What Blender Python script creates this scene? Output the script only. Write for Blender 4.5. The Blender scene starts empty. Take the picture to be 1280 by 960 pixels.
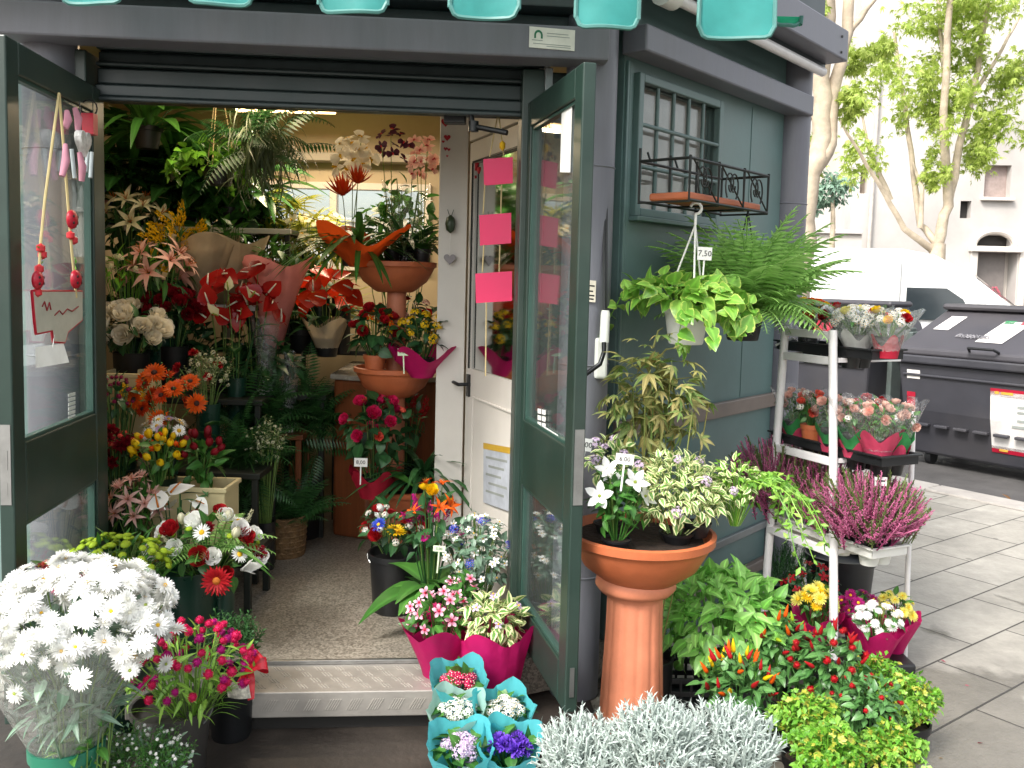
import bpy, math, random
import numpy as np
from mathutils import Matrix, Vector
random.seed(7); rng = np.random.default_rng(7)
R = math.radians
scene = bpy.context.scene
C = scene.collection

# ------------------------------------------------------------------ camera, sky, sun, exposure
FPX, CX, CY, H = 1120.0, 640.0, 438.0, 1.68
PITCH, ROLL = R(4.5), 0.024
_f0 = np.array([0, math.cos(PITCH), -math.sin(PITCH)])
_r0 = np.array([1.0, 0, 0]); _u0 = np.array([0, math.sin(PITCH), math.cos(PITCH)])
_rt = math.cos(ROLL)*_r0 + math.sin(ROLL)*_u0
_up = -math.sin(ROLL)*_r0 + math.cos(ROLL)*_u0
cam = bpy.data.cameras.new('camera'); camo = bpy.data.objects.new('camera', cam); C.objects.link(camo)
cam.sensor_width = 36; cam.lens = 36*FPX/1280; cam.shift_y = -(480-CY)/1280
cam.clip_start = .05; cam.clip_end = 600
camo.matrix_world = Matrix(((_rt[0], _up[0], -_f0[0], 0), (_rt[1], _up[1], -_f0[1], 0), (_rt[2], _up[2], -_f0[2], H), (0, 0, 0, 1)))
scene.camera = camo

SUN_EL, SUN_AZ = R(48), R(-140)        # from behind the camera, to its left (overcast)
w = bpy.data.worlds.new('World'); scene.world = w; w.use_nodes = True
nt = w.node_tree
sky = nt.nodes.new('ShaderNodeTexSky'); sky.sky_type = 'NISHITA'; sky.sun_disc = False
sky.sun_elevation = SUN_EL; sky.sun_rotation = R(140+180) ; sky.dust_density = 4; sky.air_density = 1.4; sky.ozone_density = 1
hs = nt.nodes.new('ShaderNodeHueSaturation'); hs.inputs['Saturation'].default_value = .3
nt.links.new(sky.outputs[0], hs.inputs['Color'])
nt.links.new(hs.outputs[0], nt.nodes['Background'].inputs[0])
nt.nodes['Background'].inputs[1].default_value = .15
sl = bpy.data.lights.new('sun', 'SUN'); sl.energy = 1.5; sl.angle = R(14); sl.color = (1, .96, .9)
so = bpy.data.objects.new('sun', sl); C.objects.link(so)
sd = Vector((math.sin(SUN_AZ)*math.cos(SUN_EL), math.cos(SUN_AZ)*math.cos(SUN_EL), math.sin(SUN_EL)))
so.rotation_euler = sd.to_track_quat('Z', 'Y').to_euler(); so.location = (0, -3, 8)
sky.sun_rotation = SUN_AZ
scene.view_settings.view_transform = 'Standard'; scene.view_settings.look = 'None'
scene.view_settings.gamma = 1; scene.view_settings.exposure = 1.3
scene.view_settings.use_curve_mapping = False
cy = scene.cycles; cy.max_bounces = 7; cy.transparent_max_bounces = 14; cy.diffuse_bounces = 4
cy.glossy_bounces = 3; cy.transmission_bounces = 4; cy.use_denoising = True
cy.caustics_reflective = False; cy.caustics_refractive = False; cy.sample_clamp_indirect = 6

# ------------------------------------------------------------------ pixel rays of the 1280 x 960 photograph
def ray(px, py):
    return _f0 + (px-CX)/FPX*_rt - (py-CY)/FPX*_up
def at(px, py, Y):
    d = ray(px, py); return Vector(d*(Y/d[1])) + Vector((0, 0, H))
def on_z(px, py, z):
    d = ray(px, py); return Vector(d*((z-H)/d[2])) + Vector((0, 0, H))
def hit(px, py, P0, N):
    d = Vector(ray(px, py)); o = Vector((0, 0, H)); N = Vector(N)
    return o + d*((Vector(P0)-o).dot(N)/d.dot(N))

# ------------------------------------------------------------------ things, parts
def thing(name, label, cat, loc=(0, 0, 0), group=None, rz=0, kind=None):
    o = bpy.data.objects.new(name, None); C.objects.link(o); o.empty_display_size = .05
    o.location = loc; o.rotation_euler = (0, 0, rz); tag(o, label, cat, group, kind); return o
def tag(o, label=None, cat=None, group=None, kind=None):
    if label: o['label'] = label
    if cat: o['category'] = cat
    if group: o['group'] = group
    if kind: o['kind'] = kind
    return o
def link(name, me, parent=None, mat=None):
    o = bpy.data.objects.new(name, me); C.objects.link(o)
    if parent: o.parent = parent
    if mat is not None: o.matrix_local = mat
    return o

class MB:
    def __init__(s): s.v = []; s.q = []; s.t = []; s.qm = []; s.tm = []; s.uv = []; s.n = 0
    def add(s, V, Q=None, T=None, mat=0, uv=None):
        V = np.asarray(V, float).reshape(-1, 3); k = len(V)
        if uv is None: uv = np.full((k, 2), .5)
        s.v.append(V); s.uv.append(np.asarray(uv, float).reshape(-1, 2))
        if Q is not None and len(Q): Q = np.asarray(Q, int); s.q.append(Q+s.n); s.qm.append(np.full(len(Q), mat))
        if T is not None and len(T): T = np.asarray(T, int); s.t.append(T+s.n); s.tm.append(np.full(len(T), mat))
        s.n += k; return s
    def temp(s):
        return (np.concatenate(s.v), np.concatenate(s.q) if s.q else np.zeros((0, 4), int), np.concatenate(s.uv), np.concatenate(s.qm) if s.qm else np.zeros(0, int))
    def scatter(s, T, P, D, N, S=1.0, mat=None):
        V, Q, uv, qm = T
        P = np.asarray(P, float).reshape(-1, 3); n = len(P)
        if n == 0: return s
        D = np.broadcast_to(np.asarray(D, float), (n, 3)); N = np.broadcast_to(np.asarray(N, float), (n, 3))
        D = D/np.maximum(np.linalg.norm(D, axis=1, keepdims=True), 1e-9)
        X = np.cross(D, N); l = np.linalg.norm(X, axis=1, keepdims=True)
        X = np.where(l < 1e-4, np.cross(D, np.array([.3, .5, .81])), X); X /= np.maximum(np.linalg.norm(X, axis=1, keepdims=True), 1e-9)
        Z = np.cross(X, D)
        S = np.broadcast_to(np.asarray(S, float).reshape(-1, 1, 1) if np.ndim(S) else np.full((n, 1, 1), S), (n, 1, 1))
        W = P[:, None, :] + S*(V[None, :, 0:1]*X[:, None] + V[None, :, 1:2]*D[:, None] + V[None, :, 2:3]*Z[:, None])
        k = len(V); off = (np.arange(n)*k)[:, None, None]
        s.v.append(W.reshape(-1, 3)); s.uv.append(np.tile(uv, (n, 1)))
        s.q.append((Q[None]+off).reshape(-1, 4)+s.n)
        s.qm.append(np.tile(qm, n) if mat is None else np.full(n*len(Q), mat)); s.n += n*k
        return s
    # --- shapes
    def obox(s, fn, a0, a1, b0, b1, z0, z1, mat=0):
        V = [fn(a, b, z) for z in (z0, z1) for b in (b0, b1) for a in (a0, a1)]
        Q = [(0, 2, 3, 1), (4, 5, 7, 6), (0, 1, 5, 4), (2, 6, 7, 3), (0, 4, 6, 2), (1, 3, 7, 5)]
        v = np.array([list(p) for p in V])
        vol = np.dot(np.cross(v[1]-v[0], v[2]-v[0]), v[4]-v[0])
        if vol < 0: Q = [q[::-1] for q in Q]
        return s.add(v, Q, mat=mat)
    def box(s, c, size, rz=0, mat=0):
        ca, sa = math.cos(rz), math.sin(rz); cx, cy_, cz = c; x, y, z = [k/2 for k in size]
        return s.obox(lambda a, b, q: (cx+a*ca-b*sa, cy_+a*sa+b*ca, cz+q), -x, x, -y, y, -z, z, mat)
    def tube(s, pts, r, seg=8, mat=0, cap=True):
        P = np.array([list(p) for p in pts], float); n = len(P)
        r = np.full(n, r, float) if np.ndim(r) == 0 else np.asarray(r, float)
        T = np.gradient(P, axis=0); T /= np.maximum(np.linalg.norm(T, axis=1, keepdims=True), 1e-9)
        ref = np.array([0, 0, 1.0]) if abs(T[0][2]) < .9 else np.array([1.0, 0, 0])
        a = np.arange(seg)/seg*2*math.pi; V = []; uv = []
        for i in range(n):
            X = np.cross(T[i], ref); X /= max(np.linalg.norm(X), 1e-9); Y = np.cross(T[i], X); ref = -Y if False else np.cross(X, T[i])
            V.append(P[i]+r[i]*(np.cos(a)[:, None]*X+np.sin(a)[:, None]*Y)); uv.append(np.stack([a/6.283, np.full(seg, i/max(n-1, 1))], 1))
        V = np.concatenate(V); Q = []
        for i in range(n-1):
            for j in range(seg):
                Q.append((i*seg+j, (i+1)*seg+j, (i+1)*seg+(j+1) % seg, i*seg+(j+1) % seg))
        Tt = []
        if cap:
            V = np.concatenate([V, P[:1], P[-1:]]); uv.append(np.array([[.5, 0], [.5, 1]])); b = n*seg
            Tt = [(b, j, (j+1) % seg) for j in range(seg)] + [(b+1, (n-1)*seg+(j+1) % seg, (n-1)*seg+j) for j in range(seg)]
        return s.add(V, Q, Tt, mat, np.concatenate(uv))
    def lathe(s, prof, seg=28, c=(0, 0, 0), mat=0, rf=None, axis=None):
        n = len(prof); a = np.arange(seg)/seg*2*math.pi; V = []; uv = []
        for i, (r, z) in enumerate(prof):
            rr = np.full(seg, r) if rf is None else np.array([r*rf(t, i/(n-1)) for t in a])
            V.append(np.stack([rr*np.cos(a), rr*np.sin(a), np.full(seg, z)], 1)); uv.append(np.stack([a/6.283, np.full(seg, i/(n-1))], 1))
        V = np.concatenate(V)
        if axis is not None:
            q = Vector((0, 0, 1)).rotation_difference(Vector(axis)).to_matrix(); V = V @ np.array(q).T
        V = V + np.array(list(c)); Q = []
        for i in range(n-1):
            for j in range(seg):
                Q.append((i*seg+j, i*seg+(j+1) % seg, (i+1)*seg+(j+1) % seg, (i+1)*seg+j))
        return s.add(V, Q, mat=mat, uv=np.concatenate(uv))
    def grid(s, fn, nu, nv, mat=0):
        V = []; uv = []
        for i in range(nu+1):
            for j in range(nv+1):
                V.append(list(fn(i/nu, j/nv))); uv.append((i/nu, j/nv))
        Q = [(i*(nv+1)+j, (i+1)*(nv+1)+j, (i+1)*(nv+1)+j+1, i*(nv+1)+j+1) for i in range(nu) for j in range(nv)]
        return s.add(V, Q, mat=mat, uv=uv)
    def prism(s, poly, fn, d0, d1, mat=0):          # poly of (a,z); fn(a,d,z)
        n = len(poly); V = [list(fn(a, d0, z)) for a, z in poly]+[list(fn(a, d1, z)) for a, z in poly]
        c0 = list(fn(sum(p[0] for p in poly)/n, d0, sum(p[1] for p in poly)/n)); c1 = list(fn(sum(p[0] for p in poly)/n, d1, sum(p[1] for p in poly)/n))
        V += [c0, c1]; Q = [(i, (i+1) % n, n+(i+1) % n, n+i) for i in range(n)]
        T = [(2*n, (i+1) % n, i) for i in range(n)]+[(2*n+1, n+i, n+(i+1) % n) for i in range(n)]
        return s.add(V, Q, T, mat)
    def mesh(s, name, mats, smooth=True):
        me = bpy.data.meshes.new(name)
        V = np.concatenate(s.v); uv = np.concatenate(s.uv)
        q = np.concatenate(s.q) if s.q else np.zeros((0, 4), int); t = np.concatenate(s.t) if s.t else np.zeros((0, 3), int)
        L = np.concatenate([q.ravel(), t.ravel()]).astype(np.int32)
        st = np.concatenate([np.arange(len(q))*4, len(q)*4+np.arange(len(t))*3]).astype(np.int32)
        me.vertices.add(len(V)); me.vertices.foreach_set('co', V.astype(np.float32).ravel())
        me.loops.add(len(L)); me.loops.foreach_set('vertex_index', L)
        me.polygons.add(len(st)); me.polygons.foreach_set('loop_start', st)
        mi = np.concatenate([np.concatenate(s.qm) if s.qm else np.zeros(0), np.concatenate(s.tm) if s.tm else np.zeros(0)]).astype(np.int32)
        for m in (mats if isinstance(mats, (list, tuple)) else [mats]): me.materials.append(m)
        me.update(calc_edges=True)
        me.polygons.foreach_set('material_index', mi)
        me.polygons.foreach_set('use_smooth', np.full(len(st), smooth))
        l = me.uv_layers.new(name='UVMap'); l.data.foreach_set('uv', uv[L].astype(np.float32).ravel())
        me.update(); return me
    def build(s, name, mats, parent=None, smooth=True, bevel=0, sharp=None):
        me = s.mesh(name, mats, smooth); o = link(name, me, parent)
        if sharp is not None or (smooth and bevel == 0):
            try: me.set_sharp_from_angle(angle=R(sharp or 50))
            except Exception: pass
        if bevel:
            for p in me.polygons: p.use_smooth = False
            b = o.modifiers.new('bevel', 'BEVEL'); b.width = bevel; b.segments = 2; b.limit_method = 'ANGLE'; b.angle_limit = R(40)
        return o

# ------------------------------------------------------------------ materials
def lin(h):
    if not isinstance(h, str): return tuple(h)
    h = h.lstrip('#'); f = lambda c: c/12.92 if c <= .04045 else ((c+.055)/1.055)**2.4
    return tuple(f(int(h[i:i+2], 16)/255) for i in (0, 2, 4))
_mc = {}
def _new(name):
    m = bpy.data.materials.new(name); m.use_nodes = True; n = m.node_tree.nodes; b = n['Principled BSDF']; return m, m.node_tree, n, b
def _val(nd, k, v): nd.inputs[k].default_value = v
def M(name, col, rough=.6, metal=0, var=.2, ns=6, bump=0, bs=40, spec=.5, dirt=0, streak=0):
    if name in _mc: return _mc[name]
    m, t, n, b = _new(name); c = lin(col)
    tc = n.new('ShaderNodeTexCoord'); no = n.new('ShaderNodeTexNoise'); _val(no, 'Scale', ns); _val(no, 'Detail', 6); _val(no, 'Roughness', .65)
    src = tc.outputs['Object']
    if streak:
        mp = n.new('ShaderNodeMapping'); mp.inputs['Scale'].default_value = (streak, streak, .6); t.links.new(src, mp.inputs[0]); src2 = mp.outputs[0]
    else: src2 = src
    t.links.new(src2, no.inputs['Vector'])
    mr = n.new('ShaderNodeMapRange'); _val(mr, 'From Min', .3); _val(mr, 'From Max', .7); _val(mr, 'To Min', 1-var); _val(mr, 'To Max', 1+var)
    t.links.new(no.outputs[0], mr.inputs[0])
    mx = n.new('ShaderNodeMix'); mx.data_type = 'RGBA'; mx.blend_type = 'MULTIPLY'; _val(mx, 'Factor', 1)
    mx.inputs[6].default_value = (*c, 1); t.links.new(mr.outputs[0], mx.inputs[7]); out = mx.outputs[2]
    if dirt:
        n2 = n.new('ShaderNodeTexNoise'); _val(n2, 'Scale', ns*.35); _val(n2, 'Detail', 8); t.links.new(src2, n2.inputs['Vector'])
        r2 = n.new('ShaderNodeMapRange'); _val(r2, 'From Min', .5); _val(r2, 'From Max', .75); _val(r2, 'To Max', dirt); t.links.new(n2.outputs[0], r2.inputs[0])
        m2 = n.new('ShaderNodeMix'); m2.data_type = 'RGBA'; t.links.new(r2.outputs[0], m2.inputs[0]); t.links.new(out, m2.inputs[6]); m2.inputs[7].default_value = (.16, .14, .12, 1); out = m2.outputs[2]
    t.links.new(out, b.inputs['Base Color']); _val(b, 'Roughness', rough); _val(b, 'Metallic', metal); _val(b, 'Specular IOR Level', spec)
    rr = n.new('ShaderNodeMapRange'); _val(rr, 'To Min', max(0, rough-.12)); _val(rr, 'To Max', min(1, rough+.12)); t.links.new(no.outputs[0], rr.inputs[0]); t.links.new(rr.outputs[0], b.inputs['Roughness'])
    if bump:
        nb = n.new('ShaderNodeTexNoise'); _val(nb, 'Scale', bs); _val(nb, 'Detail', 4); t.links.new(src, nb.inputs['Vector'])
        bp = n.new('ShaderNodeBump'); _val(bp, 'Strength', bump); _val(bp, 'Distance', .01); t.links.new(nb.outputs[0], bp.inputs['Height']); t.links.new(bp.outputs[0], b.inputs['Normal'])
    _mc[name] = m; return m
def _trans(t, n, b, colsock, amount):
    tr = n.new('ShaderNodeBsdfTranslucent'); t.links.new(colsock, tr.inputs[0])
    mx = n.new('ShaderNodeMixShader'); _val(mx, 0, amount); t.links.new(b.outputs[0], mx.inputs[1]); t.links.new(tr.outputs[0], mx.inputs[2])
    t.links.new(mx.outputs[0], n['Material Output'].inputs[0])
def leafm(name, c1, c2, tr=.22, rough=.42, edge=None, ew=.55, rib=.25):
    if name in _mc: return _mc[name]
    m, t, n, b = _new(name); g = n.new('ShaderNodeNewGeometry'); uv = n.new('ShaderNodeUVMap'); sx = n.new('ShaderNodeSeparateXYZ'); t.links.new(uv.outputs[0], sx.inputs[0])
    mx = n.new('ShaderNodeMix'); mx.data_type = 'RGBA'; mx.inputs[6].default_value = (*lin(c1), 1); mx.inputs[7].default_value = (*lin(c2), 1)
    t.links.new(g.outputs['Random Per Island'], mx.inputs[0]); out = mx.outputs[2]
    a = n.new('ShaderNodeMath'); a.operation = 'SUBTRACT'; t.links.new(sx.outputs[0], a.inputs[0]); _val(a, 1, .5)
    a2 = n.new('ShaderNodeMath'); a2.operation = 'ABSOLUTE'; t.links.new(a.outputs[0], a2.inputs[0])
    if rib:                                           # paler midrib
        r = n.new('ShaderNodeMapRange'); _val(r, 'From Min', .0); _val(r, 'From Max', .16); _val(r, 'To Min', 1+rib*2); _val(r, 'To Max', 1); t.links.new(a2.outputs[0], r.inputs[0])
        mm = n.new('ShaderNodeMix'); mm.data_type = 'RGBA'; mm.blend_type = 'MULTIPLY'; _val(mm, 0, 1); t.links.new(out, mm.inputs[6]); t.links.new(r.outputs[0], mm.inputs[7]); out = mm.outputs[2]
    if edge:
        no = n.new('ShaderNodeTexNoise'); _val(no, 'Scale', 60); tc = n.new('ShaderNodeTexCoord'); t.links.new(tc.outputs['Object'], no.inputs['Vector'])
        ad = n.new('ShaderNodeMath'); ad.operation = 'MULTIPLY_ADD'; t.links.new(no.outputs[0], ad.inputs[0]); _val(ad, 1, .3); t.links.new(a2.outputs[0], ad.inputs[2])
        r = n.new('ShaderNodeMapRange'); _val(r, 'From Min', ew*.5+.13); _val(r, 'From Max', ew*.5+.19); t.links.new(ad.outputs[0], r.inputs[0])
        mm = n.new('ShaderNodeMix'); mm.data_type = 'RGBA'; t.links.new(r.outputs[0], mm.inputs[0]); t.links.new(out, mm.inputs[6]); mm.inputs[7].default_value = (*lin(edge), 1); out = mm.outputs[2]
    t.links.new(out, b.inputs['Base Color']); _val(b, 'Roughness', rough); _trans(t, n, b, out, tr); _mc[name] = m; return m
def petalm(name, c1, c2=None, tr=.25, rough=.6, var=.2):
    if name in _mc: return _mc[name]
    c2 = c2 or c1; m, t, n, b = _new(name); g = n.new('ShaderNodeNewGeometry'); uv = n.new('ShaderNodeUVMap'); sx = n.new('ShaderNodeSeparateXYZ'); t.links.new(uv.outputs[0], sx.inputs[0])
    mx = n.new('ShaderNodeMix'); mx.data_type = 'RGBA'; mx.inputs[6].default_value = (*lin(c1), 1); mx.inputs[7].default_value = (*lin(c2), 1); t.links.new(sx.outputs[1], mx.inputs[0])
    r = n.new('ShaderNodeMapRange'); _val(r, 'To Min', 1-var); _val(r, 'To Max', 1+var*.4); t.links.new(g.outputs['Random Per Island'], r.inputs[0])
    oi = n.new('ShaderNodeObjectInfo'); r3 = n.new('ShaderNodeMapRange'); _val(r3, 'To Min', .82); _val(r3, 'To Max', 1.06); t.links.new(oi.outputs['Random'], r3.inputs[0])
    pr = n.new('ShaderNodeMath'); pr.operation = 'MULTIPLY'; t.links.new(r.outputs[0], pr.inputs[0]); t.links.new(r3.outputs[0], pr.inputs[1])
    mm = n.new('ShaderNodeMix'); mm.data_type = 'RGBA'; mm.blend_type = 'MULTIPLY'; _val(mm, 0, 1); t.links.new(mx.outputs[2], mm.inputs[6]); t.links.new(pr.outputs[0], mm.inputs[7])
    t.links.new(mm.outputs[2], b.inputs['Base Color']); _val(b, 'Roughness', rough); _val(b, 'Specular IOR Level', .3); _trans(t, n, b, mm.outputs[2], tr); _mc[name] = m; return m
def clear(name, tint=(1, 1, 1), haze=.1, gloss=.05, hazecol=(.8, .8, .8), bump=0, bs=20):     # thin clear sheet: glass or film
    if name in _mc: return _mc[name]
    m, t, n, b = _new(name); n.remove(b); tr = n.new('ShaderNodeBsdfTransparent'); tr.inputs[0].default_value = (*tint, 1)
    gl = n.new('ShaderNodeBsdfGlossy'); _val(gl, 'Roughness', gloss); df = n.new('ShaderNodeBsdfDiffuse'); df.inputs[0].default_value = (*hazecol, 1)
    lw = n.new('ShaderNodeLayerWeight'); _val(lw, 'Blend', .5); pw_ = n.new('ShaderNodeMath'); pw_.operation = 'POWER'; t.links.new(lw.outputs['Facing'], pw_.inputs[0]); _val(pw_, 1, 4)
    fr = n.new('ShaderNodeMapRange'); _val(fr, 'To Min', .05); _val(fr, 'To Max', .75); t.links.new(pw_.outputs[0], fr.inputs[0])
    m1 = n.new('ShaderNodeMixShader'); _val(m1, 0, haze); t.links.new(tr.outputs[0], m1.inputs[1]); t.links.new(df.outputs[0], m1.inputs[2])
    m2 = n.new('ShaderNodeMixShader'); t.links.new(fr.outputs[0], m2.inputs[0]); t.links.new(m1.outputs[0], m2.inputs[1]); t.links.new(gl.outputs[0], m2.inputs[2])
    if bump:
        tc = n.new('ShaderNodeTexCoord'); nb = n.new('ShaderNodeTexNoise'); _val(nb, 'Scale', bs); _val(nb, 'Detail', 3); t.links.new(tc.outputs['Object'], nb.inputs['Vector'])
        bp = n.new('ShaderNodeBump'); _val(bp, 'Strength', bump); _val(bp, 'Distance', .02); t.links.new(nb.outputs[0], bp.inputs['Height'])
        t.links.new(bp.outputs[0], gl.inputs['Normal']); t.links.new(bp.outputs[0], lw.inputs['Normal']); t.links.new(bp.outputs[0], df.inputs['Normal'])
    t.links.new(m2.outputs[0], n['Material Output'].inputs[0]); _mc[name] = m; return m
def paperm(name, c, tr=.3, rough=.55, bump=.25):
    if name in _mc: return _mc[name]
    m, t, n, b = _new(name); tc = n.new('ShaderNodeTexCoord'); no = n.new('ShaderNodeTexNoise'); _val(no, 'Scale', 14); _val(no, 'Detail', 5); t.links.new(tc.outputs['Object'], no.inputs['Vector'])
    r = n.new('ShaderNodeMapRange'); _val(r, 'To Min', .75); _val(r, 'To Max', 1.2); t.links.new(no.outputs[0], r.inputs[0])
    mm = n.new('ShaderNodeMix'); mm.data_type = 'RGBA'; mm.blend_type = 'MULTIPLY'; _val(mm, 0, 1); mm.inputs[6].default_value = (*lin(c), 1); t.links.new(r.outputs[0], mm.inputs[7])
    t.links.new(mm.outputs[2], b.inputs['Base Color']); _val(b, 'Roughness', rough)
    bp = n.new('ShaderNodeBump'); _val(bp, 'Strength', bump); _val(bp, 'Distance', .02); t.links.new(no.outputs[0], bp.inputs['Height']); t.links.new(bp.outputs[0], b.inputs['Normal'])
    _trans(t, n, b, mm.outputs[2], tr); _mc[name] = m; return m
def emit(name, col, s):
    if name in _mc: return _mc[name]
    m, t, n, b = _new(name); b.inputs['Base Color'].default_value = (*lin(col), 1); b.inputs['Emission Color'].default_value = (*lin(col), 1); _val(b, 'Emission Strength', s); _mc[name] = m; return m

def text(parent, s, size, origin, xdir, ydir, mat, name='lettering', lift=.0012):
    cu = bpy.data.curves.new('t', 'FONT'); cu.body = s; cu.size = size; cu.align_x = 'CENTER'; cu.align_y = 'CENTER'; cu.resolution_u = 2
    o = bpy.data.objects.new('t', cu); C.objects.link(o); dg = bpy.context.evaluated_depsgraph_get(); dg.update()
    me = bpy.data.meshes.new_from_object(o.evaluated_get(dg)); bpy.data.objects.remove(o); bpy.data.curves.remove(cu)
    me.materials.clear(); me.materials.append(mat)
    x = Vector(xdir).normalized(); y = Vector(ydir).normalized(); z = x.cross(y); p = Vector(origin)+z*lift
    return link(name, me, parent, Matrix(((x.x, y.x, z.x, p.x), (x.y, y.y, z.y, p.y), (x.z, y.z, z.z, p.z), (0, 0, 0, 1))))

# ------------------------------------------------------------------ leaf and petal templates (axis +Y, normal +Z)
def leaft(W=.4, n=4, shape='ovate', droop=.25, fold=.12, stalk=0, wave=0):
    V = []; uv = []; Q = []
    for i in range(n+1):
        t = i/n
        if shape == 'ovate': wd = math.sin(math.pi*min(1, t**.7*.97+.015))
        elif shape == 'lance': wd = math.sin(math.pi*min(1, t**.55*.96+.03))*.95
        elif shape == 'heart': wd = [.55, 1, .93, .7, .38, .02][min(5, round(t*5))] if n == 5 else (1-t)**.6
        elif shape == 'strap': wd = (.6+.4*math.sin(math.pi*t))*(1 if t < .75 else math.sqrt(max(0, (1-t)/.25)))
        elif shape == 'obov': wd = .22+.78*math.sin(math.pi/2*min(1, t/.7)) if t < .75 else .55+.45*math.sqrt(max(0, 1-((t-.75)/.25)**2))-.3*(t > .99)
        else: wd = 1
        x = W/2*max(wd, .02); z = -droop*t*t; y = t*(1-.25*droop*t)+stalk
        V += [(-x, y, z+fold*x*2+wave*math.sin(7*t)), (0, y, z), (x, y, z+fold*x*2-wave*math.sin(7*t))]; uv += [(0, t), (.5, t), (1, t)]
    for i in range(n):
        a = 3*i; Q += [(a, a+1, a+4, a+3), (a+1, a+2, a+5, a+4)]
    return (np.array(V), np.array(Q), np.array(uv), np.zeros(len(Q), int))
LT = dict(
    ovate=leaft(.5, 4, 'ovate', .3, .12), broad=leaft(.75, 4, 'ovate', .3, .1), lance=leaft(.24, 4, 'lance', .25, .1), small=leaft(.5, 2, 'ovate', .15, .15),
    big=leaft(.42, 6, 'ovate', .55, .14), heart=leaft(.8, 5, 'heart', .3, .12), strap=leaft(.09, 7, 'strap', .75, .2), blade=leaft(.05, 5, 'lance', .5, .2),
    petal=leaft(.22, 3, 'strap', .1, .05), opetal=leaft(.62, 3, 'obov', .1, .1), tiny=leaft(.35, 1, 'x', 0, 0), needle=leaft(.19, 2, 'strap', .1, .2), cup=leaft(.62, 3, 'ovate', -.35, .25), lily=leaft(.3, 5, 'ovate', .75, .1), round=leaft(.95, 4, 'obov', .15, .06))
def unit(v): v = np.asarray(v, float); return v/np.maximum(np.linalg.norm(v, axis=-1, keepdims=True), 1e-9)
def rnd(n): return rng.normal(size=(n, 3))
def sph(n, zmin=-.2):                     # even points on a sphere above zmin, jittered
    i = np.arange(n)+.5; z = 1-(1-zmin)*i/n; a = i*2.39996+rng.uniform(0, 6.28); r = np.sqrt(np.maximum(0, 1-z*z))
    return unit(np.stack([r*np.cos(a), r*np.sin(a), z], 1)+rnd(n)*.12)
def tmpl(fn): b = MB(); fn(b); return b.temp()
def _frond(b, n=15, L=.26, arch=.55):
    t = np.linspace(.06, .97, n); y = t*(1-.15*arch*t); z = arch*(.55*t-.95*t*t)
    b.tube(np.stack([0*t, y, z], 1), .006, 4, cap=False)
    for sg in (-1, 1):
        P = np.stack([0*t, y, z], 1); D = np.stack([sg*np.ones(n), .35+0*t, -.25+0*t], 1)
        b.scatter(leaft(.24, 2, 'lance', .2, .1), P, D, (0, 0, 1), L*np.sin(np.pi*(t**.6*.93+.05))+.015, 0)
LT['basil'] = leaft(.56, 5, 'ovate', .42, .16)
LT['frond'] = tmpl(_frond)
def _sprig(b, n=14, lf='needle', l=.22, spread=.8, stem=.012):
    t = np.linspace(.1, 1, n); a = np.arange(n)*2.4; b.tube([(0, 0, 0), (.02, .5, 0), (0, 1, .02)], stem, 4, cap=False)
    P = np.stack([0*t, t, 0*t], 1); D = np.stack([np.cos(a)*spread, .8+0*t, np.sin(a)*spread], 1); N = np.stack([-np.cos(a)*.3, 1+0*t, -np.sin(a)*.3], 1)
    b.scatter(LT[lf], P, D, N, l*(1.1-.5*t), 0)
LT['sprig'] = tmpl(_sprig)
LT['silver'] = tmpl(lambda b: _sprig(b, 16, 'needle', .3, .75, .03))
LT['boxsprig'] = tmpl(lambda b: _sprig(b, 10, 'small', .3, 1.1))
LT['heath'] = tmpl(lambda b: _sprig(b, 30, 'tiny', .085, 1.2, .015))
def _maple(b):
    b.tube([(0, -.35, 0), (0, 0, 0)], .012, 4, cap=False)
    for a, l in ((0, 1), (-.6, .85), (.6, .85), (-1.25, .6), (1.25, .6)):
        b.scatter(leaft(.28, 3, 'lance', .3, .15), [(0, 0, 0)], [(math.sin(a), math.cos(a), -.1)], (0, 0, 1), l, 0)
LT['maple'] = tmpl(_maple)
def _palm(b):
    for k in range(11):
        a = -1.5+k*.3; b.scatter(leaft(.11, 4, 'lance', .35, .2), [(0, .15, 0)], [(math.sin(a), math.cos(a), .05)], (0, 0, 1), .8, 0)
    b.tube([(0, -.9, -.1), (0, .15, 0)], .014, 4, cap=False)
LT['palm'] = tmpl(_palm)
def _trefoil(b):
    for a in (-.9, 0, .9): b.scatter(leaft(.7, 3, 'ovate', .25, .1), [(0, 0, 0)], [(math.sin(a), math.cos(a), 0)], (0, 0, 1), .6, 0)
LT['trefoil'] = tmpl(_trefoil)

# ------------------------------------------------------------------ flower heads: axis +Z, about 1 across
_hc = {}
def hd(key, fn, mats):
    if key not in _hc: b = MB(); fn(b); _hc[key] = b.mesh('flower_'+key, mats)
    return _hc[key]
def ring(b, T, n, r0, el, S, mat=0, ph=0, jit=.06, z=0):
    a = np.arange(n)/n*6.2832+ph+rng.normal(size=n)*jit; el = el+rng.normal(size=n)*jit
    D = np.stack([np.cos(a)*np.cos(el), np.sin(a)*np.cos(el), np.sin(el)], 1); N = np.stack([-np.cos(a)*np.sin(el), -np.sin(a)*np.sin(el), np.cos(el)], 1)
    P = np.stack([np.cos(a)*r0, np.sin(a)*r0, 0*a+z], 1); b.scatter(T, P, D, N, S*(1+rng.normal(size=n)*.05), mat)
def dotdome(b, r, z, mat, n=0):
    b.lathe([(r, z-.03), (r*.95, z+.02), (r*.6, z+.07), (.001, z+.09)], 10, mat=mat)
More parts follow.
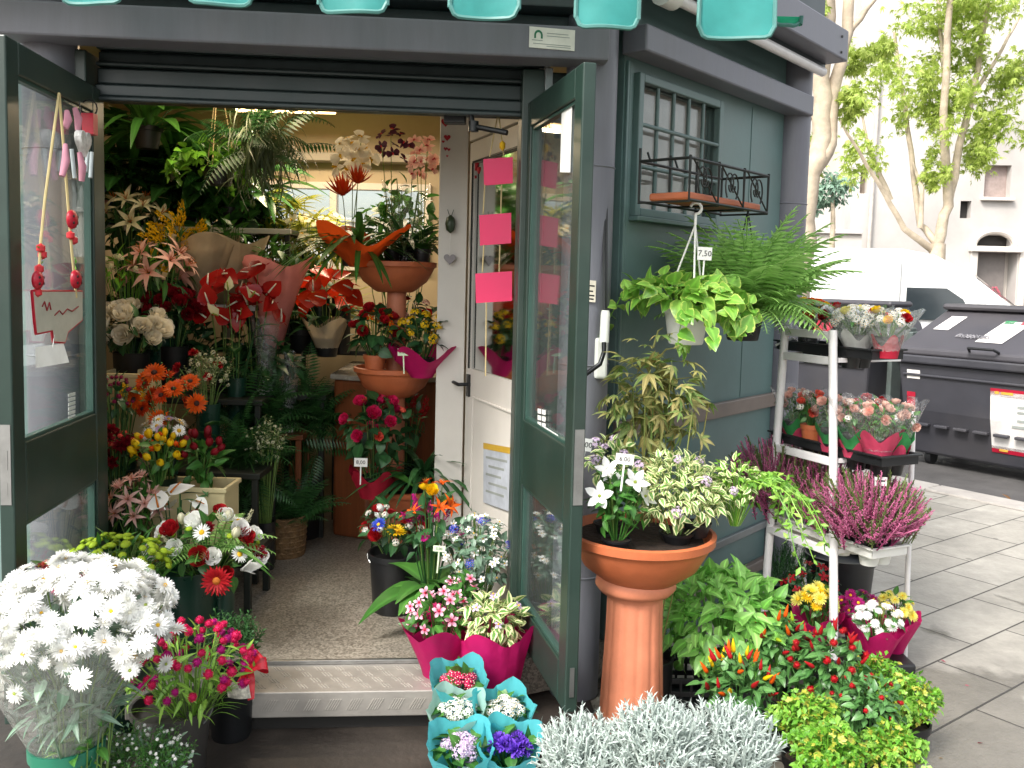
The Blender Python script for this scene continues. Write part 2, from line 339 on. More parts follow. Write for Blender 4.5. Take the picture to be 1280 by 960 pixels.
def f_daisy(n=18, lay=2, L=.36, cr=.15, el=.2, T='petal'):
    def f(b):
        for k in range(lay): ring(b, LT[T], n-3*k, cr*.8, el+.28*k, L*(1-.16*k)*1.05, 0, k*.17, .06, .02*k)
        dotdome(b, cr, .03, 1)
    return f
def f_pom(n=60, L=.3, zmin=-.1):
    def f(b):
        p = sph(n, zmin); b.scatter(LT['petal'], p*.16, p+rnd(n)*.1, np.array([0, 0, 1.0]), L*(1.1-.35*p[:, 2]), 0); dotdome(b, .08, .2, 1)
    return f
def f_ball(n=46):
    def f(b): p = sph(n, -.7); b.scatter(LT['small'], p*.28, p+np.array([0, 0, .7]), p, .26, 0); b.lathe([(.001, -.3), (.3, -.1), (.33, .1), (.2, .28), (.001, .36)], 8)
    return f
def f_rose(b):
    for k, (n, r, h) in enumerate(((5, .46, .5), (5, .36, .58), (4, .26, .62), (3, .15, .62))):
        for j in range(n):
            p0 = j/n*6.283+k*.7+random.uniform(-.1, .1); w = 4.4/n*.62
            def fn(u, v, p0=p0, w=w, r=r, h=h, k=k):
                p = p0+(u-.5)*2*w; e = 1-.25*abs(2*u-1)**2.5
                rr = r*(.25+.75*math.sin(1.57*min(1, v*1.25)))+(.1*(v-.75)*2 if k < 2 and v > .75 else 0); return (rr*math.cos(p), rr*math.sin(p), h*v*e-.15)
            b.grid(fn, 4, 5)
def f_tulip(b):
    for k in range(6):
        p0 = k*1.047; r = .3 if k % 2 else .26
        def fn(u, v, p0=p0, r=r): p = p0+(u-.5)*1.5*math.sin(math.pi*(.12+.88*v)*.98)**.5; rr = r*math.sin(math.pi*(.1+.78*v)); return (rr*math.cos(p), rr*math.sin(p), v*.85-.3)
        b.grid(fn, 3, 5)
def f_ruffle(b, n=42):
    p = sph(n, 0.05); b.scatter(leaft(.7, 2, 'obov', -.1, .12, 0, .06), p*.1, p+rnd(n)*.15, rnd(n), .38, 0)
def f_lily(b):
    ring(b, LT['lily'], 3, .03, .95, .62, 0, 0, .08); ring(b, LT['lily'], 3, .03, .85, .56, 0, 1.05, .08, .02)
    for k in range(6): a = k*1.05+.4; b.tube([(0, 0, 0), (.06*math.cos(a), .06*math.sin(a), .2), (.14*math.cos(a), .14*math.sin(a), .34)], .008, 4, 1)
def f_anth(b):
    b.scatter(leaft(.86, 5, 'heart', .12, .1), [(0, -.35, 0)], [(0, 1, .15)], [(0, -.15, 1)], .95, 0); b.scatter(leaft(.34, 2, 'ovate', 0, 0), [(-.2, -.34, 0), (.2, -.34, 0)], [(-.4, -1, 0), (.4, -1, 0)], (0, 0, 1), .2, 0)
    b.tube([(0, -.3, .03), (0, -.15, .16), (0, .1, .33)], [.04, .035, .02], 7, 1)
def f_orchid(b):
    ring(b, leaft(.5, 3, 'ovate', .1, .05), 3, .02, .1, .5, 0, -1.57+3.14, .03); ring(b, leaft(1.0, 4, 'obov', .1, .04), 2, .03, .15, .48, 0, 0, .03, .02)
    b.scatter(leaft(.6, 3, 'ovate', .4, .3), [(0, 0, .03)], [(0, -.7, .5)], (0, .4, .8), .26, 1); b.lathe([(.001, 0), (.05, .03), (.03, .1), (.001, .12)], 6, mat=1)
def f_five(b, n=5, T='opetal', el=.15, S=.46, eye=.1):
    ring(b, LT[T], n, .04, el, S, 0, .3, .06); dotdome(b, eye, .05, 1)
def f_star(b):
    for k in range(5):
        a = k*1.2566; e = lambda r, t, z: (r*math.cos(t), r*math.sin(t), z)
        def fn(u, v, a=a):
            x = (u-.5)*2; r = .5*v; wd = .63*(1 if v < .5 else 1-(v-.5)*2*.98); return (r*math.cos(a+x*wd), r*math.sin(a+x*wd), .1+.12*v*v-.1*(1-v))
        b.grid(fn, 4, 5)
    dotdome(b, .06, .02, 1)
def f_clus(n=16, s=.3):
    def f(b):
        p = sph(n, .1)
        for q in p:
            c = MB(); f_five(c, 5, 'opetal', .2, .46, .1); V, Q, uv, qm = c.temp()
            Rm = np.array(Vector((0, 0, 1)).rotation_difference(Vector(q)).to_matrix()); W = (V*s) @ Rm.T + q*np.array([.38, .38, .3])
            b.add(W, Q[qm == 0], None, 0, uv); b.add(W, Q[qm == 1], None, 1, uv)
    return f
def f_button(b): b.lathe([(.3, -.2), (.48, -.05), (.48, .08), (.3, .2), (.001, .24)], 12); ring(b, LT['tiny'], 14, .42, .4, .14)
def f_chili(b): b.lathe([(.001, -.02), (.13, .02), (.15, .2), (.12, .5), (.06, .8), (.001, 1.0)], 8, rf=lambda t, i: 1); b.tube([(0, 0, 0), (.02, .01, -.14)], .03, 5, 1)
def f_prot(b):
    for k in range(4): ring(b, leaft(.2, 3, 'lance', -.2, .1), 10-k, .05, .45+.25*k, .55, 0, k*.3)
def f_plume(b, n=70):
    t = rng.uniform(.05, 1, n); a = rng.uniform(0, 6.28, n); r = .2*(1-t)+.05; P = np.stack([np.cos(a)*r*.6, np.sin(a)*r*.6, t], 1)
    b.scatter(LT['small'], P, np.stack([np.cos(a), np.sin(a), 1.2+0*a], 1), np.stack([np.cos(a), np.sin(a), 0*a], 1), .16, 0)
P_ = petalm
PM = dict(white=P_('petal_white', '#f2f2ec', '#fbfbf8', .2, .6, .1), cream=P_('petal_cream', '#dfe0b0', '#efe9cf', .25), red=P_('petal_red', '#9a1018', '#bd1a24', .15), deepred=P_('petal_deep_red', '#6d0716', '#8d0c1f', .15),
    orange=P_('petal_orange', '#e0500a', '#f46a12', .2), dorange=P_('petal_dark_orange', '#c93c12', '#e24c14', .2), yellow=P_('petal_yellow', '#e8b400', '#fad51c', .2), lemon=P_('petal_lemon', '#f0e24a', '#faf08a', .25), ivory=P_('petal_ivory', '#f2ead2', '#faf4e4', .25, .6, .1), pink=P_('petal_pink', '#eca79c', '#f3cdbd', .25), hot=P_('petal_hot_pink', '#c8104e', '#e02a66', .2),
    mag=P_('petal_magenta', '#a0116a', '#c51f86', .2), lilac=P_('petal_lilac', '#c9a4d4', '#e2cbe8', .25), purple=P_('petal_purple', '#5b2fb0', '#7a4fd0', .2), dusk=P_('petal_dusky', '#3c1a2c', '#5d2a42', .15), vinca=P_('petal_vinca', '#d8467e', '#f6cfdc', .2), lime=P_('petal_lime', '#7f9a18', '#a5bd2e', .15), wine=P_('petal_wine', '#7e1743', '#a52a58', .15), blue=P_('petal_blue', '#2a3fb0', '#3f5ad0', .2), coral=P_('petal_coral', '#d94a3e', '#ec6a55', .2), anth=P_('petal_glossy_red', '#9a1416', '#b8221e', .1, .25), anto=P_('petal_glossy_orange', '#c8280c', '#dc3c16', .1, .25), heath=P_('petal_heather', '#b54c80', '#dc87ac', .25, .7, .35))
CM = dict(y=M('floret_yellow', '#d9a914', .8), k=M('floret_dark', '#3a1a10', .8), g=M('floret_green', '#8a9a3a', .8), w=M('floret_white', '#e8e6d4', .7), r=M('floret_red', '#b0102f', .7), o=M('anther_orange', '#b8681c', .8))
def head(kind, col, cen='y'):
    f = dict(daisy=f_daisy(), cmum=f_daisy(20, 4, .4, .085, .12), gerb=f_daisy(22, 3, .38, .13, .12), mum=f_daisy(20, 3, .37, .12, .25), pom=f_pom(), ball=f_ball(), rose=f_rose, tulip=f_tulip, ruffle=f_ruffle, lily=f_lily, anth=f_anth, orchid=f_orchid, five=f_five, star=f_star, clus=f_clus(), button=f_button, chili=f_chili, prot=f_prot, plume=f_plume)[kind]
    return hd(kind+'_'+col+'_'+cen, f, [PM[col], CM[cen]])
# ------------------------------------------------------------------ colours of the place
K_wall = M('kiosk_green_paint', '#5a7371', .42, 0, .14, 3, .04, 60, dirt=.3)
K_frame = M('door_dark_green_paint', '#20332c', .38, 0, .18, 5, dirt=.15)
K_col = M('kiosk_grey_paint', '#6b6b73', .45, 0, .1, 4, .03, 80, dirt=.15, streak=5)
K_dark = M('shutter_dark_paint', '#2b3637', .4, 0, .2, 4, streak=3)
K_band = M('brown_band_paint', '#766a62', .5, 0, .15, 6)
STEEL = M('brushed_steel', '#9a9a98', .35, .9, .15, 12)
BLACKP = M('black_plastic', '#17181a', .45, 0, .2, 8)
WHITEP = M('white_plastic', '#d9d8d2', .4, 0, .06, 8)
WHITEM = M('white_painted_steel', '#e2dfdf', .35, 0, .08, 9)
INNER = M('inner_white_panel', '#cfcac2', .5, 0, .06, 3)
BEIGE = M('inner_beige_wall', '#b0a084', .6, 0, .1, 2)
TERRA = M('terracotta_plastic', '#b5623c', .5, 0, .16, 7, .05, 120, dirt=.12)
TERRA2 = M('terracotta_pale', '#c4795a', .55, 0, .14, 9, .05, 120, dirt=.1)
GLASS = clear('door_glass', (.93, .96, .95), .028, .02, (.75, .8, .8))
FILM = clear('cellophane', (.97, .98, .97), .16, .18, (.85, .88, .85), .9, 26)
FILM2 = clear('clear_film', (.98, .98, .98), .06, .1, (.9, .9, .9), 1.0, 40)
IRON = M('wrought_iron', '#20221f', .5, .3, .2, 20)
PAPER = paperm('white_paper', '#e9e8e4', .15, .6, .08)
INK = M('black_ink', '#16161a', .6); INKR = M('red_ink', '#8c1420', .6); INKG = M('green_ink', '#1f6e4c', .6)
SOIL = M('potting_soil', '#2a1d14', .95, 0, .5, 40, .8, 60)
WOOD = M('counter_wood', '#7a4426', .4, 0, .2, 4, streak=12)
MARBLE = M('counter_marble', '#9a948a', .25, 0, .25, 14)

# plan: entrance front A-B (mirrored chamfer of an eight-sided kiosk), side wall B-D
O = Vector((-.06, 3.57, 0)); E1 = Vector((.9965, .0837, 0)); N1 = Vector((.0837, -.9965, 0))
def F(u, d, z): return O+E1*u+N1*d+Vector((0, 0, z))
B0 = Vector((.385, 3.63, 0)); E2 = Vector((.645, .764, 0)); N2 = Vector((.764, -.645, 0))
def S(s, d, z): return B0+E2*s+N2*d+Vector((0, 0, z))
FLOOR = .17; CEIL = 2.86
KB = Vector((-.5, 5, 0))
kiosk = thing('flower_kiosk', 'dark green eight sided flower kiosk with open glass doors', 'kiosk', KB)
def kp(name, mb, mats, parent=None, **k):
    o = mb.build(name, mats, parent or kiosk, **k)
    if parent is None: o.location = -KB
    return o
# columns
for p, r, nm in ((F(-1.70, .0, 0), .098, 1), (F(.345, .03, 0), .10, 1), (S(1.70, .0, 0), .10, 1)):
    b = MB(); b.lathe([(r, 0), (r, 2.95)], 32, p)
    for z in (.5, 1.35, 2.12): b.lathe([(r+.001, z), (r+.004, z+.004), (r+.001, z+.008)], 32, p)
    kp('column', b, K_col)
# fascia across the front and round the side, shutter box, jambs
b = MB(); b.obox(F, -1.83, .38, .06, .2, 2.50, 2.62); kp('fascia', b, K_col, bevel=.008)
b = MB(); b.obox(F, -1.9, .5, -.25, .15, 2.70, 2.95); b.obox(F, -1.85, .42, -.2, .04, 2.62, 2.70)
kp('upper_beam', b, K_dark, bevel=.006)
b = MB()
for z0, z1, dd in ((2.345, 2.39, -.05), (2.395, 2.455, -.075), (2.46, 2.475, -.055), (2.48, 2.52, -.09), (2.525, 2.545, -.065), (2.55, 2.60, -.1)): b.obox(F, -1.56, .17, -.2, dd, z0, z1)
b.obox(F, -1.56, .17, -.22, -.11, 2.345, 2.62); b.obox(F, -1.55, .165, -.075, -.035, 2.325, 2.343)
kp('roller_shutter', b, K_dark, bevel=.006)
b = MB(); b.obox(F, -1.68, -1.565, -.16, .02, FLOOR, 2.5); kp('jamb', b, K_frame, bevel=.006)
b = MB(); b.obox(F, .075, .17, -.16, .02, FLOOR, 2.5); b.obox(F, .17, .30, -.1, -.02, 0, 2.5); kp('jamb', b, K_frame, bevel=.006)
b = MB(); b.obox(F, -1.66, -1.63, .02, .05, 2.0, 2.5); kp('shutter_rail', b, M('rail_grey', '#7b7f80', .4, .4), bevel=.003); b = MB(); b.obox(F, .16, .19, .0, .05, 2.3, 2.5); kp('shutter_rail', b, M('rail_grey', '#7b7f80', .4, .4), bevel=.003)
# side wall
b = MB(); wx0, wx1, wz0, wz1 = .17, .83, 1.99, 2.50
b.obox(S, .06, wx0, -.06, 0, 0, 2.95); b.obox(S, wx1, 1.68, -.06, 0, 0, 2.95); b.obox(S, wx0, wx1, -.06, 0, 0, wz0); b.obox(S, wx0, wx1, -.06, 0, wz1, 2.95)
kp('side_wall', b, K_wall, smooth=False)
b = MB(); b.obox(S, .095, .118, 0, .008, 1.11, 2.57); kp('wall_batten', b, K_wall, bevel=.002); b = MB(); b.obox(S, .07, .085, 0, .014, 1.11, 2.57); kp('wall_batten', b, K_wall, bevel=.002); b = MB(); b.obox(S, 1.22, 1.226, 0, .003, 1.11, 2.57); kp('panel_joint', b, K_wall, smooth=False)
b = MB(); b.obox(S, .06, 1.62, .0, .028, 1.03, 1.105); kp('wall_band', b, K_band, bevel=.006)
b = MB(); b.obox(S, .06, 1.62, .0, .035, .14, .20); kp('skirting', b, K_band, bevel=.006); b = MB(); b.obox(S, .06, 1.62, 0, .02, .36, .40); kp('skirting_rail', b, M('rail_grey', '#7b7f80', .4, .4), bevel=.004)
b = MB(); b.obox(S, .03, 1.70, .003, .12, 2.585, 2.69); kp('fascia', b, K_col, bevel=.008)
b = MB(); b.obox(S, .1, 1.80, .03, .25, 2.87, 3.03); kp('upper_beam', b, K_col, bevel=.008)
b = MB(); b.tube([S(1.7, .25, 2.9), S(1.7, .256, 2.9)], .007, 8); kp('beam_bolt', b, IRON); b = MB(); b.tube([S(1.7, .25, 2.98), S(1.7, .256, 2.98)], .007, 8); kp('beam_bolt', b, IRON)
# window in the side wall: frame, sill, bars, blind
b = MB(); fw = .035
for a in ((wx0-fw, wx0, wz0-fw, wz1+fw), (wx1, wx1+fw, wz0-fw, wz1+fw), (wx0, wx1, wz1, wz1+fw), (wx0, wx1, wz0-fw, wz0)): b.obox(S, a[0], a[1], -.02, .03, a[2], a[3])
win = kp('window', b, K_wall, bevel=.004); wl = -win.location
b = MB()
for k in range(1, 5): s = wx0+(wx1-wx0)*k/5; b.tube([S(s, .012, wz0), S(s, .012, wz1)], .009, 8)
for k in range(1, 3): z = wz0+(wz1-wz0)*k/3; b.tube([S(wx0, .02, z), S(wx1, .02, z)], .009, 8)
b.build('window_bar', K_wall, win)
b = MB(); b.obox(S, wx0-.05, wx1+.05, .0, .05, wz0-.055, wz0-fw-.001); b.build('sill', K_wall, win, bevel=.003)
b = MB(); b.obox(S, wx0, wx1, -.05, -.045, wz0, wz1); b.build('blind', paperm('window_blind', '#a89892', .1), win)
b = MB(); b.obox(S, wx0, wx1, -.034, -.03, wz0, wz1); b.build('pane', GLASS, win)
# inside: floor, ceiling, walls
poly = [(-1.79, 3.42), (.385, 3.63), (1.53, 4.99), (1.45, 6.7), (-2.98, 6.7), (-2.95, 4.55)]
idn = lambda x, z, y: Vector((x, y, z))
def flat(poly, z0, z1): b = MB(); n = len(poly); return b.prism(poly, lambda x, z, y: Vector((x, y, z)), z0, z1)
GRAN = M('floor_granite', '#8b8174', .35, 0, .12, 3)
def granite():
    m, t, n, bb = _new('terrazzo'); tc = n.new('ShaderNodeTexCoord'); vo = n.new('ShaderNodeTexVoronoi'); _val(vo, 'Scale', 130); t.links.new(tc.outputs['Object'], vo.inputs['Vector'])
    cr = n.new('ShaderNodeValToRGB'); t.links.new(vo.outputs['Color'], cr.inputs[0]); e = cr.color_ramp.elements; e[0].color = (*lin('#5a534a'), 1); e[1].color = (*lin('#a0988b'), 1); e[1].position = .8
    a = cr.color_ramp.elements.new(.25); a.color = (*lin('#6e675c'), 1)
    no = n.new('ShaderNodeTexNoise'); _val(no, 'Scale', 2.5); t.links.new(tc.outputs['Object'], no.inputs['Vector']); r = n.new('ShaderNodeMapRange'); _val(r, 'To Min', .65); _val(r, 'To Max', 1.25); t.links.new(no.outputs[0], r.inputs[0])
    mm = n.new('ShaderNodeMix'); mm.data_type = 'RGBA'; mm.blend_type = 'MULTIPLY'; _val(mm, 0, 1); t.links.new(cr.outputs[0], mm.inputs[6]); t.links.new(r.outputs[0], mm.inputs[7]); t.links.new(mm.outputs[2], bb.inputs['Base Color']); _val(bb, 'Roughness', .3); return m
fp = [(-1.62, 3.40), (.17, 3.55)]+poly[2:]
kp('floor', flat([(F(-1.56, .1, 0).x, F(-1.56, .1, 0).y), (F(.15, .1, 0).x, F(.15, .1, 0).y)]+poly[1:]+poly[:1], .02, FLOOR), granite(), smooth=False)
kp('ceiling', flat(poly, CEIL, CEIL+.1), BEIGE, smooth=False)
kp('roof', flat([(x*1.08, 5+(y-5)*1.08) for x, y in poly], 2.97, 3.3), K_dark, smooth=False)
def wallseg(b, p, q, z0, z1, th=.06):
    p = Vector((*p, 0)); q = Vector((*q, 0)); e = (q-p).normalized(); n = Vector((e.y, -e.x, 0))
    b.obox(lambda a, d, z: p+e*a+n*d+Vector((0, 0, z)), 0, (q-p).length, -th, 0, z0, z1)
for p_, q_ in ((2, 3), (4, 5), (5, 0)): b = MB(); wallseg(b, poly[p_], poly[q_], 0, 2.95); kp('rear_side_wall', b, BEIGE, smooth=False)
for p_, q_ in ((2, 3), (4, 5), (5, 0)):
    p = Vector((*poly[p_], 0)); q = Vector((*poly[q_], 0)); e = (q-p).normalized(); n_ = Vector((e.y, -e.x, 0)); b = MB(); b.obox(lambda a, d, z: p+e*a+n_*d+Vector((0, 0, z)), 0, (q-p).length, .003, .03, 0, 2.95); kp('outer_cladding', b, K_wall, smooth=False)
b = MB(); p3, p4 = poly[3], poly[4]
for xa, xb, za, zb in ((-2.98, -2.05, 0, 2.95), (-.62, 1.45, 0, 2.95), (-2.05, -.62, 0, 1.72), (-2.05, -.62, 2.36, 2.95)): b.box(((xa+xb)/2, 6.7, (za+zb)/2), (xb-xa, .08, zb-za))
kp('rear_wall', b, BEIGE, smooth=False)
b = MB()
for xa, xb, za, zb in ((-2.05, -.62, 2.31, 2.36), (-2.05, -.62, 1.72, 1.77), (-2.05, -2.0, 1.77, 2.31), (-.67, -.62, 1.77, 2.31), (-1.36, -1.31, 1.77, 2.31)): b.box(((xa+xb)/2, 6.66, (za+zb)/2), (xb-xa, .09, zb-za))
rw = kp('rear_window', b, INNER, bevel=.004)
b = MB(); b.box((-1.335, 6.69, 2.04), (1.4, .006, .58)); b.build('pane', GLASS, rw)
b = MB(); b.obox(lambda a, d, z: Vector((a, d, z)), -2.4, .2, 6.5, 6.64, 2.50, 2.56); kp('wall_trim', b, M('trim_grey', '#8d8577', .5), bevel=.004)
# inner white partition with its mirrored door
PB = Vector((.085, 3.66, 0)); PE = Vector((-.37, .929, 0)).normalized(); PN = Vector((-PE.y, PE.x, 0))
def Pn(a, d, z): return PB+PE*a+PN*d+Vector((0, 0, z))
PX0, PX1 = at(547, 350, 4.46).x, (PB+PE*.87).x
b = MB(); b.obox(Pn, .0, .03, -.04, 0, FLOOR, CEIL); b.obox(Pn, .03, .86, -.06, 0, 2.35, CEIL); kp('partition', b, INNER, bevel=.004)
b = MB(); b.obox(lambda x, y, z: (x, y, z), PX0, PX1, 4.46, 4.95, FLOOR, CEIL); kp('partition_pier', b, INNER, bevel=.004)
b = MB(); dz0, dz1 = FLOOR+.01, 2.34
ma, mb_, mz0, mz1 = .06, .80, 1.24, 2.24
for a in ((.035, ma, dz0, dz1), (mb_, .855, dz0, dz1), (ma, mb_, dz0, mz0), (ma, mb_, mz1, dz1)): b.obox(Pn, a[0], a[1], -.04, -.004, a[2], a[3])
idoor = kp('inner_door', b, INNER, smooth=False)
b = MB(); b.obox(Pn, ma, mb_, -.03, -.015, mz0, mz1)
mm_ = M('mirror_silver', '#d8dcda', .02, 1, 0, 3); _mr = mm_.node_tree.nodes; b.build('mirror', mm_, idoor, smooth=False)
b = MB()
for a in ((ma-.008, ma, mz0, mz1), (mb_, mb_+.008, mz0, mz1), (ma, mb_, mz1, mz1+.008)): b.obox(Pn, a[0], a[1], -.006, .003, a[2], a[3])
b.build('mirror_edge', IRON, idoor, smooth=False)
b = MB(); hp = lambda a, d, z: Pn(.80+a, d, 1.16+z)
b.lathe([(.001, 0), (.022, 0), (.022, .01), (.001, .012)], 14, hp(0, -.004, 0), axis=PN); b.tube([hp(0, .0, 0), hp(0, .05, 0), hp(.01, .052, 0), hp(.09, .052, .003)], .009, 8); b.obox(hp, -.018, .018, -.004, .006, -.06, .05)
b.build('handle', BLACKP, idoor)
# panel moulding + poster on the door
b = MB()
for a0, a1, z0, z1 in ((.12, .13, .4, 1.1), (.73, .74, .4, 1.1), (.12, .74, 1.1, 1.11), (.12, .74, .39, .4)): b.obox(Pn, a0, a1, -.004, .004, z0, z1)
b.build('moulding', INNER, idoor, bevel=.002)
def heart(cx, cz, s, fn, mb, d0, d1, mat=0, rot=0):
    pts = []
    for k in range(24):
        t = k/24*6.2832; x = 16*math.sin(t)**3/16; z = (13*math.cos(t)-5*math.cos(2*t)-2*math.cos(3*t)-math.cos(4*t))/16
        pts.append((cx+s*(x*math.cos(rot)-z*math.sin(rot)), cz+s*(x*math.sin(rot)+z*math.cos(rot))))
    mb.prism(pts, fn, d0, d1, mat)
pl0 = Pn(0, 0, 0)
def on_part(px, py): p = hit(px, py, pl0, PN); return (p-PB).dot(PE), p.z
b = MB()
for px, py, s, dd in ((557, 153, .026, .012), (559, 172, .02, .012), (554, 177, .009, .012), (557, 186, .012, .012), (561, 187, .01, .012), (559, 195, .007, .012), (588, 192, .022, -.014), (590, 205, .033, -.014), (595, 212, .012, -.014), (586, 216, .014, -.014), (590, 222, .01, -.014), (586, 232, .008, -.014), (589, 235, .009, -.014)):
    if px < 575: p = at(px, py, 4.458); heart(p.x, p.z, s*.85, lambda a, d, z: (a, 4.46-d, z), b, .0005, .003)
    else: a, z = on_part(px, py); heart(a, z, s*1.5, Pn, b, dd-.001, dd+.004)
kp('heart_sticker', b, M('sticker_red', '#b01a2a', .4))
# step: checker plate tread and nosing
b = MB(); su0, su1 = -1.34, .05
b.obox(F, su0, su1, .1, .33, .135, .155); b.obox(F, su0, su1, .325, .34, .06, .157)
st = kp('step', b, M('tread_plate', '#aaa59e', .42, .5, .18, 5, .05, 90, dirt=.3), bevel=.004)
b = MB()
for k in range(18):
    u = su0+.05+k*.077
    for j in range(5):
        c = u+(j-2)*.009; b.obox(lambda x, d, z, c=c: F(c+x+.55*(z-.108), d, z), -.0016, .0016, .34, .3425, .088, .128)
    for r in range(4):
        for j in range(3):
            c = u+(j-1)*.012+(.036 if r % 2 else 0); dd = .14+r*.05; b.obox(lambda x, d, z, c=c, dd=dd: F(c+x+.6*(d-dd)*(1 if 1 else -1), d, z), -.002, .002, dd-.016, dd+.016, .155, .1572)
b.build('tread_pattern', M('tread_plate_bright', '#bdb8b0', .35, .45, .1, 9), st, smooth=False)
b = MB(); b.obox(F, su0, su1, .085, .103, .155, .172); b.build('edge_strip', STEEL, st, bevel=.002)
b = MB(); b.obox(F, su0+.03, su1-.03, .03, .30, .0, .06); b.obox(F, -1.8, .35, -.1, .028, -.02, .15); kp('plinth', b, M('plinth_dark', '#22201e', .8), smooth=False)
# doors
LN, LFv = Vector((-1.525, 2.72, 0)), Vector((-1.60, 3.50, 0))
RN, RFv = Vector((.203, 2.88, 0)), Vector((.03, 3.60, 0))
def leafdoor(near, far, inside, lab):
    e = (near-far); L = e.length; e.normalize(); n = Vector((e.y, -e.x, 0)); n = n if n.dot(inside) > 0 else -n
    G = lambda v, d, z: far+e*v+n*d+Vector((0, 0, z))
    z0, z1 = .245, 2.37; st_, th = .085, .045
    b = MB()
    b.obox(G, 0, st_, -th, 0, z0, z1); b.obox(G, L-st_, L, -th, 0, z0, z1); b.obox(G, st_, L-st_, -th, 0, z1-.1, z1); b.obox(G, st_, L-st_, -th, 0, z0, z0+.15); b.obox(G, st_, L-st_, -th, 0, .87, 1.13)
    dr = kp('door', b, K_frame, bevel=.005)
    b = MB(); g = .012
    for za, zb in ((z0+.15, .87), (1.13, z1-.1)):
        for a in ((st_, st_+g, za, zb), (L-st_-g, L-st_, za, zb), (st_, L-st_, za, za+g), (st_, L-st_, zb-g, zb)): b.obox(G, a[0], a[1], -.034, -.008, a[2], a[3])
    b.build('glazing_bead', M('bead_green', '#2f4a42', .35), dr, bevel=.002)
    b = MB(); b.obox(G, st_, L-st_, -.024, -.020, 1.13, z1-.1); b.build('glass', GLASS, dr, smooth=False); b = MB(); b.obox(G, st_, L-st_, -.024, -.020, z0+.15, .87); b.build('glass', GLASS, dr, smooth=False)
    return dr, G, L, n, e
ld, LG, LL, Ln, Le = leafdoor(LN, LFv, Vector((1, 0, 0)), 0)
rd, RG, RL, Rn, Re = leafdoor(RN, RFv, Vector((-1, 0, 0)), 1)
for G, L, d in ((LG, LL, ld), (RG, RL, rd)):
    b = MB(); b.obox(G, L, L+.003, -.04, -.008, .95, 1.2); b.obox(G, L+.003, L+.004, -.03, -.018, .98, 1.02); b.obox(G, L+.003, L+.0045, -.031, -.017, 1.06, 1.12)
    b.build('lock_plate', STEEL, d, smooth=False); b = MB(); b.obox(G, L, L+.004, -.03, -.015, .3, .4); b.build('floor_bolt', STEEL, d, smooth=False)
    for z in (.5, 1.25, 2.1): b = MB(); b.tube([G(-.01, -.02, z), G(-.01, -.02, z+.09)], .012, 10); b.build('hinge', K_frame, d)
# door closer arm
b = MB(); c1 = hit(575, 152, F(0, -.14, 0), N1); b.box((c1.x-.02, c1.y, c1.z+.02), (.09, .06, .06)); kp('door_closer', b, BLACKP, bevel=.006)
b = MB(); q = [at(588, 140, 3.62), at(592, 158, 3.60), at(634, 166, 3.55)]; b.tube(q, .011, 8); b.lathe([(.001, -.02), (.02, -.02), (.02, .02), (.001, .02)], 12, q[1]); kp('closer_arm', b, BLACKP)
# ceiling lamps (lit): rear warm strips, plus an unseen front one added as fill
for x, y in ((-1.5, 5.9), (-.75, 5.7), (-1.5, 4.5)):
    t = thing('ceiling_lamp', 'warm lit strip lamp under the kiosk ceiling, %s' % ('above the left rear shelves' if y > 5.8 else ('above the tiered bowls' if x > -1 else 'unseen fill added by the roller shutter')), 'lamp', (x, y, CEIL-.1), 'strip lamps on the kiosk ceiling')
    b = MB(); b.box((0, 0, .045), (.7, .12, .1)); b.build('housing', INNER, t, bevel=.004)
    b = MB(); b.tube([(-.32, 0, -.02), (.32, 0, -.02)], .018, 10); b.build('tube', emit('lamp_warm', '#ffcf8f', 5), t)
    l = bpy.data.lights.new('lamp_light', 'AREA'); l.shape = 'RECTANGLE'; l.size = .7; l.size_y = .12; l.energy = 9 if y > 5 else 4; l.color = (1, .8, .55)
    o = bpy.data.objects.new('lamp_light', l); C.objects.link(o); o.parent = t; o.location = (0, 0, -.05)
# stickers on glass, column and fascia
t = thing('name_plate', 'small white plate with green arch mark on the grey fascia', 'sign', F(.12, .2, 2.56))
pc = [hit(*q, F(0, .203, 0), N1) for q in ((662, 33), (719, 38), (718, 64), (661, 59))]
pw = (pc[1]-pc[0]).length; ph_ = (pc[0]-pc[3]).length; pcen = sum(pc, Vector())/4; t.location = pcen; xa = (pc[1]-pc[0]).normalized(); ya = Vector((0, 0, 1))
PL = lambda a, d, z: xa*a+N1*d+ya*z
b = MB(); b.obox(PL, -pw/2, pw/2, -.003, .002, -ph_/2, ph_/2); b.build('plate', M('plate_white', '#dcd9d0', .35), t, smooth=False)
b = MB()
for k in range(10):
    a0 = math.pi*k/10; a1 = math.pi*(k+1)/10; r0, r1 = .009, .016; cxx = -pw*.3
    b.add([list(PL(cxx+r*math.cos(a), .0027, .008+1.2*r*math.sin(a))) for r, a in ((r0, a0), (r1, a0), (r1, a1), (r0, a1))], [(0, 1, 2, 3)])
for sx in (-.0125, .0125): b.obox(PL, -pw*.3+sx-.0035, -pw*.3+sx+.0035, .002, .0028, -.003, .008)
b.build('arch_mark', INKG, t, smooth=False)
b = MB()
for k, (a0, a1, z) in enumerate(((-.02, .06, .018), (-.02, .065, .008), (-.075, -.035, -.01), (-.07, .07, -.022), (-.02, .07, -.029))): b.obox(PL, a0, a1, .002, .0026, z-.0012, z+.0012)
b.build('small_print', M('grey_ink', '#8a8f8a', .6), t, smooth=False)
